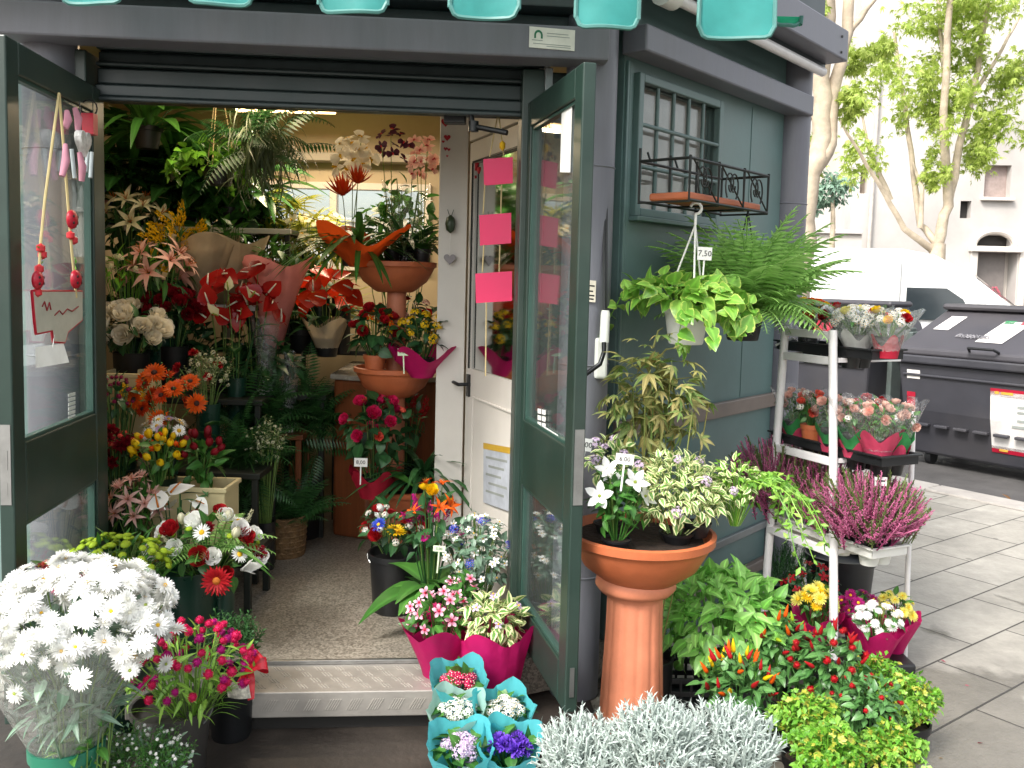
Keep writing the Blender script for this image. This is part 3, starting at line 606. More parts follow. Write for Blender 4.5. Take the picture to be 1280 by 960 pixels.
def sticker(label, corners, P0, N, off, mat, name='sticker', cells=None, lines=None, cat='sticker', parentmat=None):
    N = Vector(N).normalized()
    if N.y > 0: N = -N
    c = [hit(*q, Vector(P0), N)+N*off for q in corners]; cen = sum(c, Vector())/4
    t = thing(name, label, cat, cen); xa = ((c[1]-c[0])+(c[2]-c[3]))/2; ya = ((c[0]-c[3])+(c[1]-c[2]))/2
    G = lambda a, d, z: xa*a+ya*z+N*d
    if cells:
        b = MB(); nx, ny = cells
        for i in range(nx):
            for j in range(ny): b.obox(G, -.5+(i+.12)/nx, -.5+(i+.88)/nx, 0, .0012, -.5+(j+.14)/ny, -.5+(j+.86)/ny)
        b.build('label_cell', mat, t, smooth=False)
    else:
        b = MB(); b.obox(G, -.5, .5, 0, .0015, -.5, .5); b.build('card', mat, t, smooth=False)
    if lines:
        b = MB()
        for z, a0, a1 in lines: b.obox(G, a0, a1, .0014, .002, z-.035, z+.035)
        b.build('small_print', INK, t, smooth=False)
    return t, G, xa, ya, N
gr = RG(0, -.018, 0)
sticker('block of eight small white labels on the right door glass', ((673, 509), (684, 512), (684, 545), (673, 542)), gr, Rn, .004, PAPER, cells=(2, 4))
sticker('blank white card in the lower corner of right door glass', ((684, 534), (699, 544), (699, 560), (684, 550)), gr, Rn, .004, PAPER)
sticker('tall white sheet taped high on the right door glass', ((704, 132), (717, 126), (714, 217), (702, 214)), gr, Rn, .004, PAPER)
sticker('column of tiny printed labels on the left door glass', ((86, 492), (97, 489), (97, 522), (86, 526)), LG(0, -.018, 0), Ln, .004, PAPER, cells=(1, 6))
sticker('small printed paper label on the grey corner column', ((734, 350), (745, 351), (744, 378), (733, 377)), F(.345, .135, 0), N1, .002, M('label_buff', '#d2c8b8', .5), lines=((.25, -.35, .35), (0, -.35, .2), (-.2, -.35, .35), (-.36, -.3, .3)))
# poster on the inner door
tp, G, xa, ya, nn = sticker('pale notice with orange yellow top border low on white door', ((605, 553), (642, 560), (640, 640), (606, 628)), pl0, PN, .004, M('poster_ground', '#a9aeb6', .5, 0, .2, 12), name='poster', cat='poster')
b = MB(); b.obox(G, -.5, .5, .0016, .0026, .4, .5); b.build('border', M('poster_yellow', '#b99532', .5), tp, smooth=False)
b = MB()
for k in range(5): b.obox(G, -.4+.1*(k % 2), .35-.1*(k % 3), .0016, .0026, .25-.14*k, .29-.14*k)
b.build('small_print', M('grey_ink', '#8a8f8a', .6), tp, smooth=False)
# ladybird and heart ornament on the partition edge
ob = at(563, 280, 4.43)
t = thing('wall_ornament', 'little green beetle ornament above a pale heart on white partition', 'ornament', ob)
b = MB(); b.lathe([(.001, -.045), (.02, -.03), (.026, 0), (.02, .03), (.001, .045)], 12); b.tube([(-.005, 0, .04), (-.015, 0, .07)], .002, 5); b.tube([(.005, 0, .04), (.015, 0, .07)], .002, 5); b.build('beetle', M('beetle_green', '#2c3a26', .4), t)
b = MB(); heart(0, -.17, .03, lambda a, d, z: Vector((a, -d, z)), b, -.008, .002); b.build('heart', M('ornament_grey', '#8a8486', .5), t)
b = MB(); b.tube([(0, 0, -.04), (0, 0, -.14)], .0015, 5); b.build('string', PAPER, t)

# ------------------------------------------------------------------ awnings
CY1 = lambda n, c, tr=.5: paperm(n, c, tr, .45, .12)
CYAN = CY1('awning_turquoise', '#48aca7'); CYAN2 = CY1('awning_hem', '#5d958f', .25); GREENF = CY1('awning_green', '#1fb98a', .5)
aw = thing('awning', 'turquoise scalloped front awning hanging above the open doors', 'awning', (-.6, 2.95, 2.6))
tabs = [(-7, 10), (75, 156, 10), (235, 316, 11), (398, 484, 21), (562, 648, 28), (719, 798, 40), (872, 966, 53)]
def tab(x0, x1, yb, mat, Y=2.93):
    a = at(x0, yb, Y); c = at(x1, yb, Y); z0 = at((x0+x1)/2, yb-4, Y).z; W = (c.x-a.x); cx = (a.x+c.x)/2; hh = 2.66-z0
    t_ = link('valance_tab', None, aw) if False else None
    def fn(u, v):
        x = (u-.5)*W; r = .035; e = abs(x)-(W/2-r); z = z0+hh*v
        if v < .001: z = z0+(r-math.sqrt(max(0, r*r-max(0, e)**2)) if e > 0 else 0)
        return (cx+x, Y+.012*math.sin(u*5+cx*9)*(1-v)+.0, z)
    b = MB(); b.grid(fn, 16, 6); o = b.build('valance_tab', mat, aw); o.location = -aw.location
    hb = MB(); pts = [Vector(fn(0, v/6)) for v in range(6, -1, -1)]+[Vector(fn(u/16, 0)) for u in range(1, 17)]+[Vector(fn(1, v/6)) for v in range(1, 7)]
    hb.tube([p+Vector((0, -.002, .004)) for p in pts], .0075, 6); h = hb.build('hem', CYAN2, o); return o
for q in tabs[1:]: tab(*q, CYAN)
tab(966, 1001, 38, GREENF, 3.35)
b = MB(); b.grid(lambda u, v: Vector((-2.6+3.75*u, 2.93+.62*v+.02*math.sin(9*u)*(1-v), 2.66+.4*v+.02*math.sin(u*22))), 24, 4); o = b.build('canopy', CY1('canopy_underside', '#b9c4bf', .4), aw); o.location = -aw.location
b = MB(); b.tube([(-2.6, 2.94, 2.665), (1.15, 2.94, 2.665)], .016, 8); o = b.build('front_bar', WHITEM, aw); o.location = -aw.location
ra = thing('awning_roller', 'rolled side awning tube with white end cap under the beam', 'awning', S(.3, .16, 2.81))
b = MB(); b.tube([S(.18, .15, 2.815), S(1.72, .15, 2.815)], .024, 14); o = b.build('roller_tube', WHITEM, ra); o.location = -ra.location
b = MB(); b.tube([S(.08, .15, 2.815), S(.17, .15, 2.815)], .052, 16); o = b.build('end_cap', WHITEP, ra); o.location = -ra.location
b = MB(); b.obox(S, .1, 1.78, .09, .14, 2.84, 2.872); o = b.build('cassette', K_dark, ra, bevel=.004); o.location = -ra.location
b = MB(); b.tube([S(.62, .16, 2.845), S(.62, .19, 2.845)], .016, 10); o = b.build('bracket', STEEL, ra); o.location = -ra.location
# crank with cord on the corner column
cr = thing('awning_crank', 'white awning winder with bent black rod on corner column', 'crank', at(756, 440, 3.47))
b = MB(); g0 = at(757, 388, 3.44); g1 = at(755, 428, 3.44); b.tube([g0, g0+(g1-g0)*.1, g1], [.015, .018, .019], 12); o = b.build('grip', WHITEP, cr); o.location = -cr.location
b = MB(); h0 = at(752, 424, 3.47); b.box((h0.x, h0.y+.01, h0.z-.075), (.05, .03, .16), .1); o = b.build('holder', WHITEP, cr, bevel=.01); o.location = -cr.location
b = MB(); b.tube([at(755, 428, 3.42), at(755, 440, 3.41), at(750, 455, 3.4), at(729, 470, 3.38)], .009, 8); o = b.build('rod', M('rod_black', '#1a1a1c', .25, .5), cr); o.location = -cr.location
b = MB(); b.tube([at(757, 44, 3.50), at(756, 150, 3.50), at(755, 260, 3.50), at(756, 388, 3.46)], .007, 6); b.tube([at(760, 44, 3.50), at(760, 150, 3.50), at(758.5, 260, 3.5), at(758, 388, 3.46)], .004, 6); o = b.build('cord', BLACKP, cr); o.location = -cr.location
# ------------------------------------------------------------------ ground
def slabs():
    m, t, n, b = _new('stone_slabs'); tc = n.new('ShaderNodeTexCoord'); mp = n.new('ShaderNodeMapping'); mp.inputs['Rotation'].default_value = (0, 0, R(-37)); t.links.new(tc.outputs['Object'], mp.inputs[0])
    br = n.new('ShaderNodeTexBrick'); t.links.new(mp.outputs[0], br.inputs['Vector']); _val(br, 'Scale', 1); _val(br, 'Brick Width', .66); _val(br, 'Row Height', .33); _val(br, 'Mortar Size', .0055); _val(br, 'Mortar Smooth', .3); br.offset = .5
    br.inputs['Color1'].default_value = (*lin('#989389'), 1); br.inputs['Color2'].default_value = (*lin('#a9a49a'), 1); br.inputs['Mortar'].default_value = (*lin('#4a4641'), 1)
    no = n.new('ShaderNodeTexNoise'); _val(no, 'Scale', 1.4); _val(no, 'Detail', 8); _val(no, 'Roughness', .7); t.links.new(tc.outputs['Object'], no.inputs['Vector'])
    r = n.new('ShaderNodeMapRange'); _val(r, 'From Min', .3); _val(r, 'From Max', .7); _val(r, 'To Min', .72); _val(r, 'To Max', 1.15); t.links.new(no.outputs[0], r.inputs[0])
    mm = n.new('ShaderNodeMix'); mm.data_type = 'RGBA'; mm.blend_type = 'MULTIPLY'; _val(mm, 0, 1); t.links.new(br.outputs[0], mm.inputs[6]); t.links.new(r.outputs[0], mm.inputs[7])
    # wet patches where pots were watered
    n2 = n.new('ShaderNodeTexNoise'); _val(n2, 'Scale', 1.1); _val(n2, 'Detail', 7); _val(n2, 'Distortion', 1.1); mp2 = n.new('ShaderNodeMapping'); mp2.inputs['Location'].default_value = (3.2, 1.3, 0); t.links.new(tc.outputs['Object'], mp2.inputs[0]); t.links.new(mp2.outputs[0], n2.inputs['Vector'])
    sx = n.new('ShaderNodeSeparateXYZ'); t.links.new(tc.outputs['Object'], sx.inputs[0]); gy = n.new('ShaderNodeMapRange'); _val(gy, 'From Min', 3.2); _val(gy, 'From Max', 4.6); _val(gy, 'To Min', .2); _val(gy, 'To Max', -.12); t.links.new(sx.outputs[1], gy.inputs[0])
    ad = n.new('ShaderNodeMath'); ad.operation = 'ADD'; t.links.new(n2.outputs[0], ad.inputs[0]); t.links.new(gy.outputs[0], ad.inputs[1])
    w_ = n.new('ShaderNodeMapRange'); _val(w_, 'From Min', .57); _val(w_, 'From Max', .60); t.links.new(ad.outputs[0], w_.inputs[0])
    m3 = n.new('ShaderNodeMix'); m3.data_type = 'RGBA'; m3.blend_type = 'MULTIPLY'; t.links.new(w_.outputs[0], m3.inputs[0]); t.links.new(mm.outputs[2], m3.inputs[6]); m3.inputs[7].default_value = (.5, .49, .48, 1)
    fine = n.new('ShaderNodeTexNoise'); _val(fine, 'Scale', 60); _val(fine, 'Detail', 3); t.links.new(tc.outputs['Object'], fine.inputs['Vector'])
    vg = n.new('ShaderNodeTexVoronoi'); _val(vg, 'Scale', 3.1); t.links.new(tc.outputs['Object'], vg.inputs['Vector']); gm = n.new('ShaderNodeMapRange'); _val(gm, 'From Min', .05); _val(gm, 'From Max', .075); _val(gm, 'To Min', .6); _val(gm, 'To Max', 1); t.links.new(vg.outputs['Distance'], gm.inputs[0])
    n4 = n.new('ShaderNodeTexNoise'); _val(n4, 'Scale', 7); _val(n4, 'Detail', 9); _val(n4, 'Roughness', .8); t.links.new(tc.outputs['Object'], n4.inputs['Vector']); r4 = n.new('ShaderNodeMapRange'); _val(r4, 'From Min', .3); _val(r4, 'From Max', .7); _val(r4, 'To Min', .8); _val(r4, 'To Max', 1.12); t.links.new(n4.outputs[0], r4.inputs[0])
    g2 = n.new('ShaderNodeMath'); g2.operation = 'MULTIPLY'; t.links.new(gm.outputs[0], g2.inputs[0]); t.links.new(r4.outputs[0], g2.inputs[1])
    m5 = n.new('ShaderNodeMix'); m5.data_type = 'RGBA'; m5.blend_type = 'MULTIPLY'; _val(m5, 0, 1); t.links.new(m3.outputs[2], m5.inputs[6]); t.links.new(g2.outputs[0], m5.inputs[7])
    t.links.new(m5.outputs[2], b.inputs['Base Color']); rr = n.new('ShaderNodeMapRange'); _val(rr, 'To Min', .75); _val(rr, 'To Max', .3); t.links.new(w_.outputs[0], rr.inputs[0]); t.links.new(rr.outputs[0], b.inputs['Roughness'])
    ma = n.new('ShaderNodeMath'); ma.operation = 'MULTIPLY_ADD'; t.links.new(br.outputs['Fac'], ma.inputs[0]); _val(ma, 1, -1.2); t.links.new(fine.outputs[0], ma.inputs[2])
    bp = n.new('ShaderNodeBump'); _val(bp, 'Strength', .5); _val(bp, 'Distance', .006); t.links.new(ma.outputs[0], bp.inputs['Height']); t.links.new(bp.outputs[0], b.inputs['Normal']); return m
KP = on_z(1165, 610, 0); KD = Vector((math.sin(R(36)), -math.cos(R(36)), 0)); KN = Vector((-KD.y, KD.x, 0));  KN = KN if KN.y > 0 else -KN     # kerb line and the road side
def K(a, d, z): return KP+KD*a+KN*d+Vector((0, 0, z))
b = MB(); b.add([list(K(a, d, -.005)) for a, d in ((-60, -60), (60, -60), (60, 0), (-60, 0))], [(0, 1, 2, 3)] if KD.cross(KN).z > 0 else [(3, 2, 1, 0)])
tag(b.build('pavement', slabs()), kind='structure')
b = MB(); b.add([list(K(a, d, -.13)) for a, d in ((-300, .1), (300, .1), (300, 300), (-300, 300))], [(0, 1, 2, 3)] if KD.cross(KN).z > 0 else [(3, 2, 1, 0)])
tag(b.build('road', M('asphalt', '#4c4a49', .8, 0, .3, 3, .4, 90)), kind='structure')
b = MB()
for k in range(-14, 10): b.obox(K, k*1.1+.004, k*1.1+1.096, -.12, .14, -.3, .012+.002*(k % 2))
tag(b.build('kerb', M('kerb_stone', '#a8a29b', .7, 0, .2, 5, .2, 60, dirt=.2), bevel=.012), kind='structure')
b = MB(); b.add([(-400, -400, -.35), (400, -400, -.35), (400, 400, -.35), (-400, 400, -.35)], [(0, 1, 2, 3)]); tag(b.build('ground', M('far_ground', '#6a6660', .9)), kind='structure')
# wet strip before the step; shade near it put into its dark colour
b = MB(); b.obox(F, -1.9, .4, -.1, .60, -.02, .0); tag(b.build('step_shade_strip', M('shaded_wet_stone', '#352f2a', .55, 0, .4, 4, .3, 30)), kind='structure')

# ------------------------------------------------------------------ big refuse bins by the kerb
BIN = M('bin_charcoal', '#36363c', .5, 0, .15, 3, .05, 60, dirt=.2); BINL = M('bin_lid', '#403e43', .5, 0, .15, 2, .05, 60, dirt=.25); BRK = M('bin_grey_arm', '#5c6663', .45, .3, .2, 8, dirt=.3)
def dumpster(label, a0, d0, length, details):
    base = K(a0, d0, -.13); t = thing('refuse_bin', label, 'bin', base, 'refuse bins along the kerb')
    G = lambda a, d, z: KD*a+KN*d+Vector((0, 0, z))
    b = MB(); h = 1.06
    prof = [(.12, .12), (.0, h*.55), (-.05, h), (1.1, h), (1.0, .12)]                     # depth, height: front leans out
    n = len(prof)
    V = []
    for a, ins in ((.0, 0), (length, 0)):
        for d, z in prof: k = .1*(1-z/h); V.append(list(G(a+(k if a == 0 else -k), d, z)))
    Q = [(i, (i+1) % n, n+(i+1) % n, n+i) for i in range(n)]; T = [(0, 2, 1), (0, 3, 2), (0, 4, 3), (n, n+1, n+2), (n, n+2, n+3), (n, n+3, n+4)]
    b.add(V, Q, T); b.build('body', BIN, t, bevel=.03)
    b = MB(); b.obox(G, -.03, length+.03, -.1, 1.13, h, h+.09); b.build('rim', BIN, t, bevel=.02)
    b = MB(); lp = [(-.1, h+.09), (-.09, h+.16), (.62, h+.56), (.9, h+.56), (1.1, h+.36), (1.1, h+.09)]
    V = []; n = len(lp)
    for a in (-.02, length+.02):
        for d, z in lp: ins = .16*(z-h-.09)/.45; V.append(list(G(a+(ins if a < 1 else -ins), d, z)))
    Q = [(i, (i+1) % n, n+(i+1) % n, n+i) for i in range(n)]; T = [(0, k+1, k) for k in range(1, n-1)]+[(n, n+k, n+k+1) for k in range(1, n-1)]
    b.add(V, Q, T); lid = b.build('lid', BINL, t, bevel=.02)
    b = MB(); b.obox(G, .12, length-.12, .52, .98, h+.545, h+.61); b.build('lid_ridge', BINL, lid, bevel=.03)
    b = MB(); c = length*.5
    b.tube([G(c-.14, -.09, h+.17), G(c-.12, -.16, h+.2), G(c+.12, -.16, h+.2), G(c+.14, -.09, h+.17)], .014, 8); b.build('handle', BLACKP, lid)
    b = MB()
    for k in range(7): b.obox(G, .2+k*(length-.4)/7, .2+(k+.7)*(length-.4)/7, -.02, .06, .42, .45)
    b.obox(G, .06, length-.06, -.06, .03, .93, .955); b.build('body_rib', BIN, t, bevel=.008)
    for a in (.25, length-.25):
        for d in (.25, .85):
            w_ = MB(); w_.tube([G(a-.03, d, .08), G(a+.03, d, .08)], .08, 14); w_.build('wheel', BLACKP, t)
    b = MB(); b.obox(G, -.09, -.031, .25, .45, .5, h+.3); b.obox(G, -.13, -.09, .27, .43, h+.05, h+.34); b.tube([G(-.16, .35, h+.02), G(-.09, .35, h+.02)], .05, 12); b.build('lift_arm', BRK, t, bevel=.012)
    b = MB(); b.obox(G, length+.031, length+.09, .25, .45, .5, h+.3); b.tube([G(length+.09, .35, h+.02), G(length+.16, .35, h+.02)], .05, 12); b.build('lift_arm', BRK, t, bevel=.012)
    def card(name, a, z, wa, hz, mat, surf='front', tilt=0):
        if surf == 'front': f = lambda x, d, y: G(x, -.0-(.035 if z > .5 else 0)+.06-.0-d, y)
        m = MB()
        if surf == 'front':
            fd = (lambda y: .12-.12*(y-.12)/(h*.55-.12) if y < h*.55 else -.05*(y-h*.55)/(h*.45))
            zs_ = [z]+([h*.55] if z < h*.55 < z+hz else [])+[z+hz]; m.add([list(G(x, fd(y)-.006-.002*('er' in name), y)) for y in zs_ for x in (a, a+wa)], [(2*i, 2*i+1, 2*i+3, 2*i+2) for i in range(len(zs_)-1)])
        else:
            ld = lambda s: (-.09+.71*s, h+.16+.40*s); sk = lambda s: tilt*s
            p = []
            for x, s in ((a, z), (a+wa, z), (a+wa, z+hz), (a, z+hz)): d, y = ld(s); p.append(list(G(x+sk(s-z), d-.004, y+.006)))
            m.add(p, [(0, 1, 2, 3)])
        return m.build(name, mat, t, smooth=False)
    details(G, card, t, h); return t
RWP = M('sign_red', '#a3132f', .4); WH = M('sign_white', '#dedad6', .45)
L1 = 1.78
def bin_a(G, card, t, h):
    k = card('poster', .95, .30, .62, .56, WH); card('header', .95, .81, .62, .08, RWP); card('footer', .95, .26, .62, .065, RWP)
    b = MB(); hb = lambda a, d, z: G(a, -.055-d, z)
    for i, (a0, a1, z) in enumerate(((.99, 1.03, .85), (1.05, 1.16, .85), (1.2, 1.5, .73), (1.2, 1.45, .68), (1.2, 1.5, .6), (1.15, 1.5, .54), (1.02, 1.1, .29), (1.35, 1.45, .29))):
        fd = .12-.12*(z-.12)/(h*.55-.12) if z < h*.55 else -.05*(z-h*.55)/(h*.45)
        b.obox(lambda a, d, zz: G(a, fd-.009-d, zz), a0, a1, -.003, .002, z-.012, z+.012, 0 if i > 1 and i < 6 else 1)
    b.build('small_print', [M('grey_ink', '#8a8f8a', .6), M('sign_gold', '#c99a3c', .5)], t, smooth=False)
    b = MB()
    for i in range(5): x = 1.04+.012*i; b.obox(lambda a, d, zz: G(a, .026-d, zz), x, x+.02, .0, .003, .60+.02*(i % 3), .66+.02*(i % 2))
    b.build('emblem', M('emblem_brown', '#7a5a4c', .5), t, smooth=False)
    card('notice', .72, .22, .26, .5, WH, 'lid', .22); card('notice_green', .83, .66, .1, .08, M('flag_green', '#2a8a55', .5), 'lid', .1); card('notice_red', .99, .66, .1, .08, RWP, 'lid', .1)
    card('notice', .2, .45, .16, .34, WH, 'lid', .2)
    card('label', .1, .9, .14, .09, WH); card('reflector', .1, .5, .09, .26, RWP); card('reflector_white', .1, .56, .09, .06, WH); card('reflector_white', .1, .68, .09, .03, WH)
    b = MB(); pts = []
    for i in range(40): s = .32+.09*math.sin(i*1.9)*.5; x = .5+i*.0085; pts.append(list(G(x+.02*math.sin(i*2.3), -.09+.71*s-.006, h+.16+.40*s+.012)))
    b.tube(pts, .005, 4); b.build('scribble', M('scribble_grey', '#8e8c90', .7), t)
def bin_b(G, card, t, h):
    card('label', L1-.75, .98, .13, .11, M('sign_blue', '#2f62b8', .4)); card('notice', L1-.9, .2, .3, .4, RWP, 'lid', .1)
pa = on_z(1146, 582, -.13); a_off = (pa-KP).dot(KD); d_off = (pa-KP).dot(KN)
dumpster('large charcoal refuse bin with white notices and a red edged poster', a_off-.24, d_off-.0, L1, bin_a)
dumpster('large charcoal refuse bin behind the plant rack with blue label', a_off-2.42, d_off+.1, L1, bin_b)
lv = MB(); p = []
for k in range(70): a = rng.uniform(-1, 6); d = rng.uniform(.16, .7); p.append(list(K(a, d, -.12)))
lv.scatter(LT['ovate'], p, rnd(70)*np.array([1, 1, .1]), np.array([0, 0, 1.])+rnd(70)*.3, rng.uniform(.05, .11, 70)); tag(lv.build('fallen_leaves', leafm('dry_leaf', '#6b4a2a', '#8d6a3c')), kind='stuff')

# ------------------------------------------------------------------ white van
VY = 13.0; VW = M('van_white', '#e9e9e8', .25, 0, .03, 2); VG = M('van_window', '#2b3236', .08, 0, .1, 2); 
v0 = at(1270, 430, VY); van = thing('parked_van', 'white high roof delivery van parked behind the refuse bins', 'van', (v0.x, VY, -.13))
vr = R(-27); vd = Vector((math.cos(vr), math.sin(vr), 0)); vn = Vector((-vd.y, vd.x, 0))
V_ = lambda a, d, z: vd*a+vn*d+Vector((0, 0, z))
pr = [(.85, .4), (.88, .85), (.75, 1.2), (.02, 1.52), (-.72, 2.12), (-1.15, 2.34), (-1.6, 2.43), (-5.2, 2.45), (-5.3, 2.3), (-5.3, .4)]
b = MB(); n = len(pr); V = []
for d, i in ((0, .0), (.12, 0), (1.78, 0), (1.9, 0)):
    ins = .08 if d in (0, 1.9) else 0
    for a, z in pr: V.append(list(V_(a-(.0), d+ (0.1*max(0, z-1.2)/1.2 if d == 0 else (-.1*max(0, z-1.2)/1.2 if d == 1.9 else 0)), z-ins*(z > 2))))
Q = []
for k in range(3):
    for i in range(n): Q.append((k*n+i, k*n+(i+1) % n, (k+1)*n+(i+1) % n, (k+1)*n+i))
T = [(0, i+1, i) for i in range(1, n-1)]+[(3*n, 3*n+i, 3*n+i+1) for i in range(1, n-1)]
b.add(V, Q, T); b.build('body', VW, van, bevel=.05)
b = MB(); sd_ = lambda a, z, o=.012: V_(a, -.0+.1*max(0, z-1.2)/1.2-o, z)
b.add([list(sd_(a, z)) for a, z in ((-1.5, 1.36), (-.55, 1.36), (-.72, 1.68), (-.95, 1.84), (-1.5, 1.84))], None, [(0, 1, 2), (0, 2, 3), (0, 3, 4)]); b.build('window', VG, van, smooth=False)
b = MB(); b.add([list(V_(a, d, z)) for a, d, z in ((-.02, .16, 1.56), (-.02, 1.74, 1.56), (-.60, 1.7, 2.03), (-.60, .2, 2.03))], [(0, 1, 2, 3)]); wsh = b.build('windscreen', VG, van, smooth=False); 
for vtx in wsh.data.vertices: vtx.co += Vector((.02, 0, .025))
b = MB(); b.obox(V_, -.62, -.42, -.26, -.09, 1.36, 1.74); b.obox(V_, -.55, -.47, -.1, .03, 1.40, 1.45); mi = b.build('mirror', VW, van, bevel=.03)
b = MB()
for z, a0, a1 in ((1.0, -5.2, -1.65), (.62, -5.2, .4)): b.obox(lambda a, d, zz: sd_(a, zz, d), a0, a1, .0, .018, z-.02, z+.02)
b.obox(lambda a, d, zz: sd_(a, zz, d), -1.6, -1.585, .0, .004, .6, 2.2); b.obox(lambda a, d, zz: sd_(a, zz, d), -2.9, -2.885, .0, .004, .6, 2.3); b.build('side_trim', M('van_trim', '#9a9a9a', .5), van)
for a in (-.05, -4.0):
    w_ = MB(); w_.tube([V_(a, -.02, .33), V_(a, .22, .33)], .33, 22); ty = w_.build('wheel', BLACKP, van); r_ = MB(); r_.lathe([(.001, .0), (.2, .0), (.2, .03), (.001, .02)], 18, V_(a, -.03, .33), axis=-vn); r_.build('rim', STEEL, ty)
b = MB(); b.obox(V_, .72, .89, .12, .5, .8, 1.02); b.build('headlight', GLASS, van, bevel=.02)
b = MB(); b.obox(V_, .55, .93, -.01, 1.91, .35, .6); b.build('bumper', M('van_trim', '#9a9a9a', .5), van, bevel=.03)

# ------------------------------------------------------------------ buildings across the road
PLAST = M('old_plaster', '#c3beb9', .85, 0, .14, .5, .2, 8, dirt=.35); PLAST2 = M('pale_plaster', '#cfc7be', .85, 0, .1, .4, .2, 8, dirt=.2); HOLE = M('dark_opening', '#2a2725', .7)
BY = 27
def wall_holes(mb, x0, x1, z0, z1, Y, th, holes):
    xs = sorted({x0, x1, *[h[0] for h in holes], *[h[1] for h in holes]}); zs = sorted({z0, z1, *[h[2] for h in holes], *[h[3] for h in holes]})
    for i in range(len(xs)-1):
        for j in range(len(zs)-1):
            xc, zc = (xs[i]+xs[i+1])/2, (zs[j]+zs[j+1])/2
            if any(h[0] < xc < h[1] and h[2] < zc < h[3] for h in holes): continue
            mb.obox(lambda x, y, z: (x, y, z), xs[i], xs[i+1], Y, Y+th, zs[j], zs[j+1])
def px_rect(x0, x1, y0, y1): a = at(x0, y0, BY); c = at(x1, y1, BY); return [a.x, c.x, c.z, a.z]
bd = thing('old_building', 'tall pale plastered building with arched doorway across the road', 'building', (at(1200, 400, BY).x, BY, -.13))
hz = dict(slit=px_rect(1201, 1213, 251, 273), win=px_rect(1232, 1262, 206, 247), w2=px_rect(1076, 1084, 214, 242), w3=px_rect(1320, 1350, 160, 215), w4=px_rect(1320, 1350, 20, 80))
ar = px_rect(1222, 1264, 315, 440); ar[2] = -.13; lu = px_rect(1222, 1264, 293, 313); lu[2] = ar[3]+.18
bx0 = at(1062, 300, BY).x
b = MB(); wall_holes(b, bx0, 24, -.13, 12.5, BY, .5, list(hz.values())+[ar, lu]); o = b.build('wall', PLAST, bd, smooth=False); o.location = -bd.location
b = MB(); b.box(((bx0+24)/2, BY+6, 6), (24-bx0-.2, 11, 12)); o = b.build('rear_block', PLAST2, bd, smooth=False); o.location = -bd.location
b = MB(); cx_ = (lu[0]+lu[1])/2; w2 = (lu[1]-lu[0])/2; sp = []
hgt = lu[3]-lu[2]
for k in range(17): a = math.pi*k/16; sp.append((cx_+w2*math.cos(a), lu[2]+hgt*math.sin(a)))
for sgn in (0, 1):      # spandrels closing the lunette corners
    for k in range(8):
        p, q = (sp[k], sp[k+1]) if sgn == 0 else (sp[16-k], sp[15-k]); X = lu[1] if sgn == 0 else lu[0]
        b.add([(X if i in (0,) else 0, 0, 0) for i in range(0)] or [(p[0], BY+.02, p[1]), (q[0], BY+.02, q[1]), (q[0], BY+.02, lu[3]), (p[0], BY+.02, lu[3])], [(0, 1, 2, 3)])
o = b.build('arch_spandrel', PLAST, bd, smooth=False); o.location = -bd.location
b = MB(); b.box((cx_, BY+.3, (lu[2]+lu[3])/2), (2*w2, .03, hgt)); o = b.build('lunette', HOLE, bd, smooth=False); o.location = -bd.location
b = MB(); b.box((cx_, BY-.06, ar[3]+.09), (2*w2+.5, .3, .17)); b.box((ar[0]-.12, BY-.03, ar[3]/2), (.2, .14, ar[3]+.2)); b.box((ar[1]+.12, BY-.03, ar[3]/2), (.2, .14, ar[3]+.2)); 
b.tube([(x, BY-.01, z) for x, z in [(cx_+(w2+.1)*math.cos(math.pi*k/16), lu[2]+(hgt+.1)*math.sin(math.pi*k/16)) for k in range(17)]], .09, 6); o = b.build('door_surround', PLAST2, bd, bevel=.02); o.location = -bd.location
b = MB(); b.box((cx_, BY+.32, ar[3]/2), (2*w2, .05, ar[3]+.3)); o = b.build('door', M('shutter_grey', '#77706c', .6, 0, .15, 4), bd, smooth=False); o.location = -bd.location
g_ = MB(); r2 = random.Random(4)
for k in range(7):
    gx = cx_-w2*.7+k*w2*.22; gz = ar[3]-1.5+.15*r2.random(); pts = [(gx+.12*math.cos(i*.9)*(1+.3*i/6), BY+.285, gz+.35*math.sin(i*.75+k)) for i in range(9)]; g_.tube(pts, .035, 4)
g_.build('graffiti', M('graffiti_pink', '#c46a78', .7), o)
def wpane(r, nm, mat): m = MB(); m.box(((r[0]+r[1])/2, BY+.25, (r[2]+r[3])/2), (r[1]-r[0], .04, r[3]-r[2])); o = m.build(nm, mat, bd, smooth=False); o.location = -bd.location; return o
wpane(hz['slit'], 'window', HOLE); wpane(hz['win'], 'window', M('shutter_wood', '#9a8a84', .7)); wpane(hz['w2'], 'window', M('window_warm', '#8a7d70', .6)); wpane(hz['w3'], 'window', HOLE); wpane(hz['w4'], 'window', HOLE)
b = MB(); r = hz['win']; b.box(((r[0]+r[1])/2, BY-.05, r[2]-.06), (r[1]-r[0]+.2, .2, .1)); o = b.build('sill', PLAST2, bd, bevel=.02); o.location = -bd.location
b = MB(); b.tube([(at(1090, 250, BY-.2).x, BY-.12, 0), (at(1092, 250, BY-.2).x, BY-.12, 8)], .06, 8); o = b.build('drainpipe', M('pipe_grey', '#b9b2aa', .5), bd); o.location = -bd.location
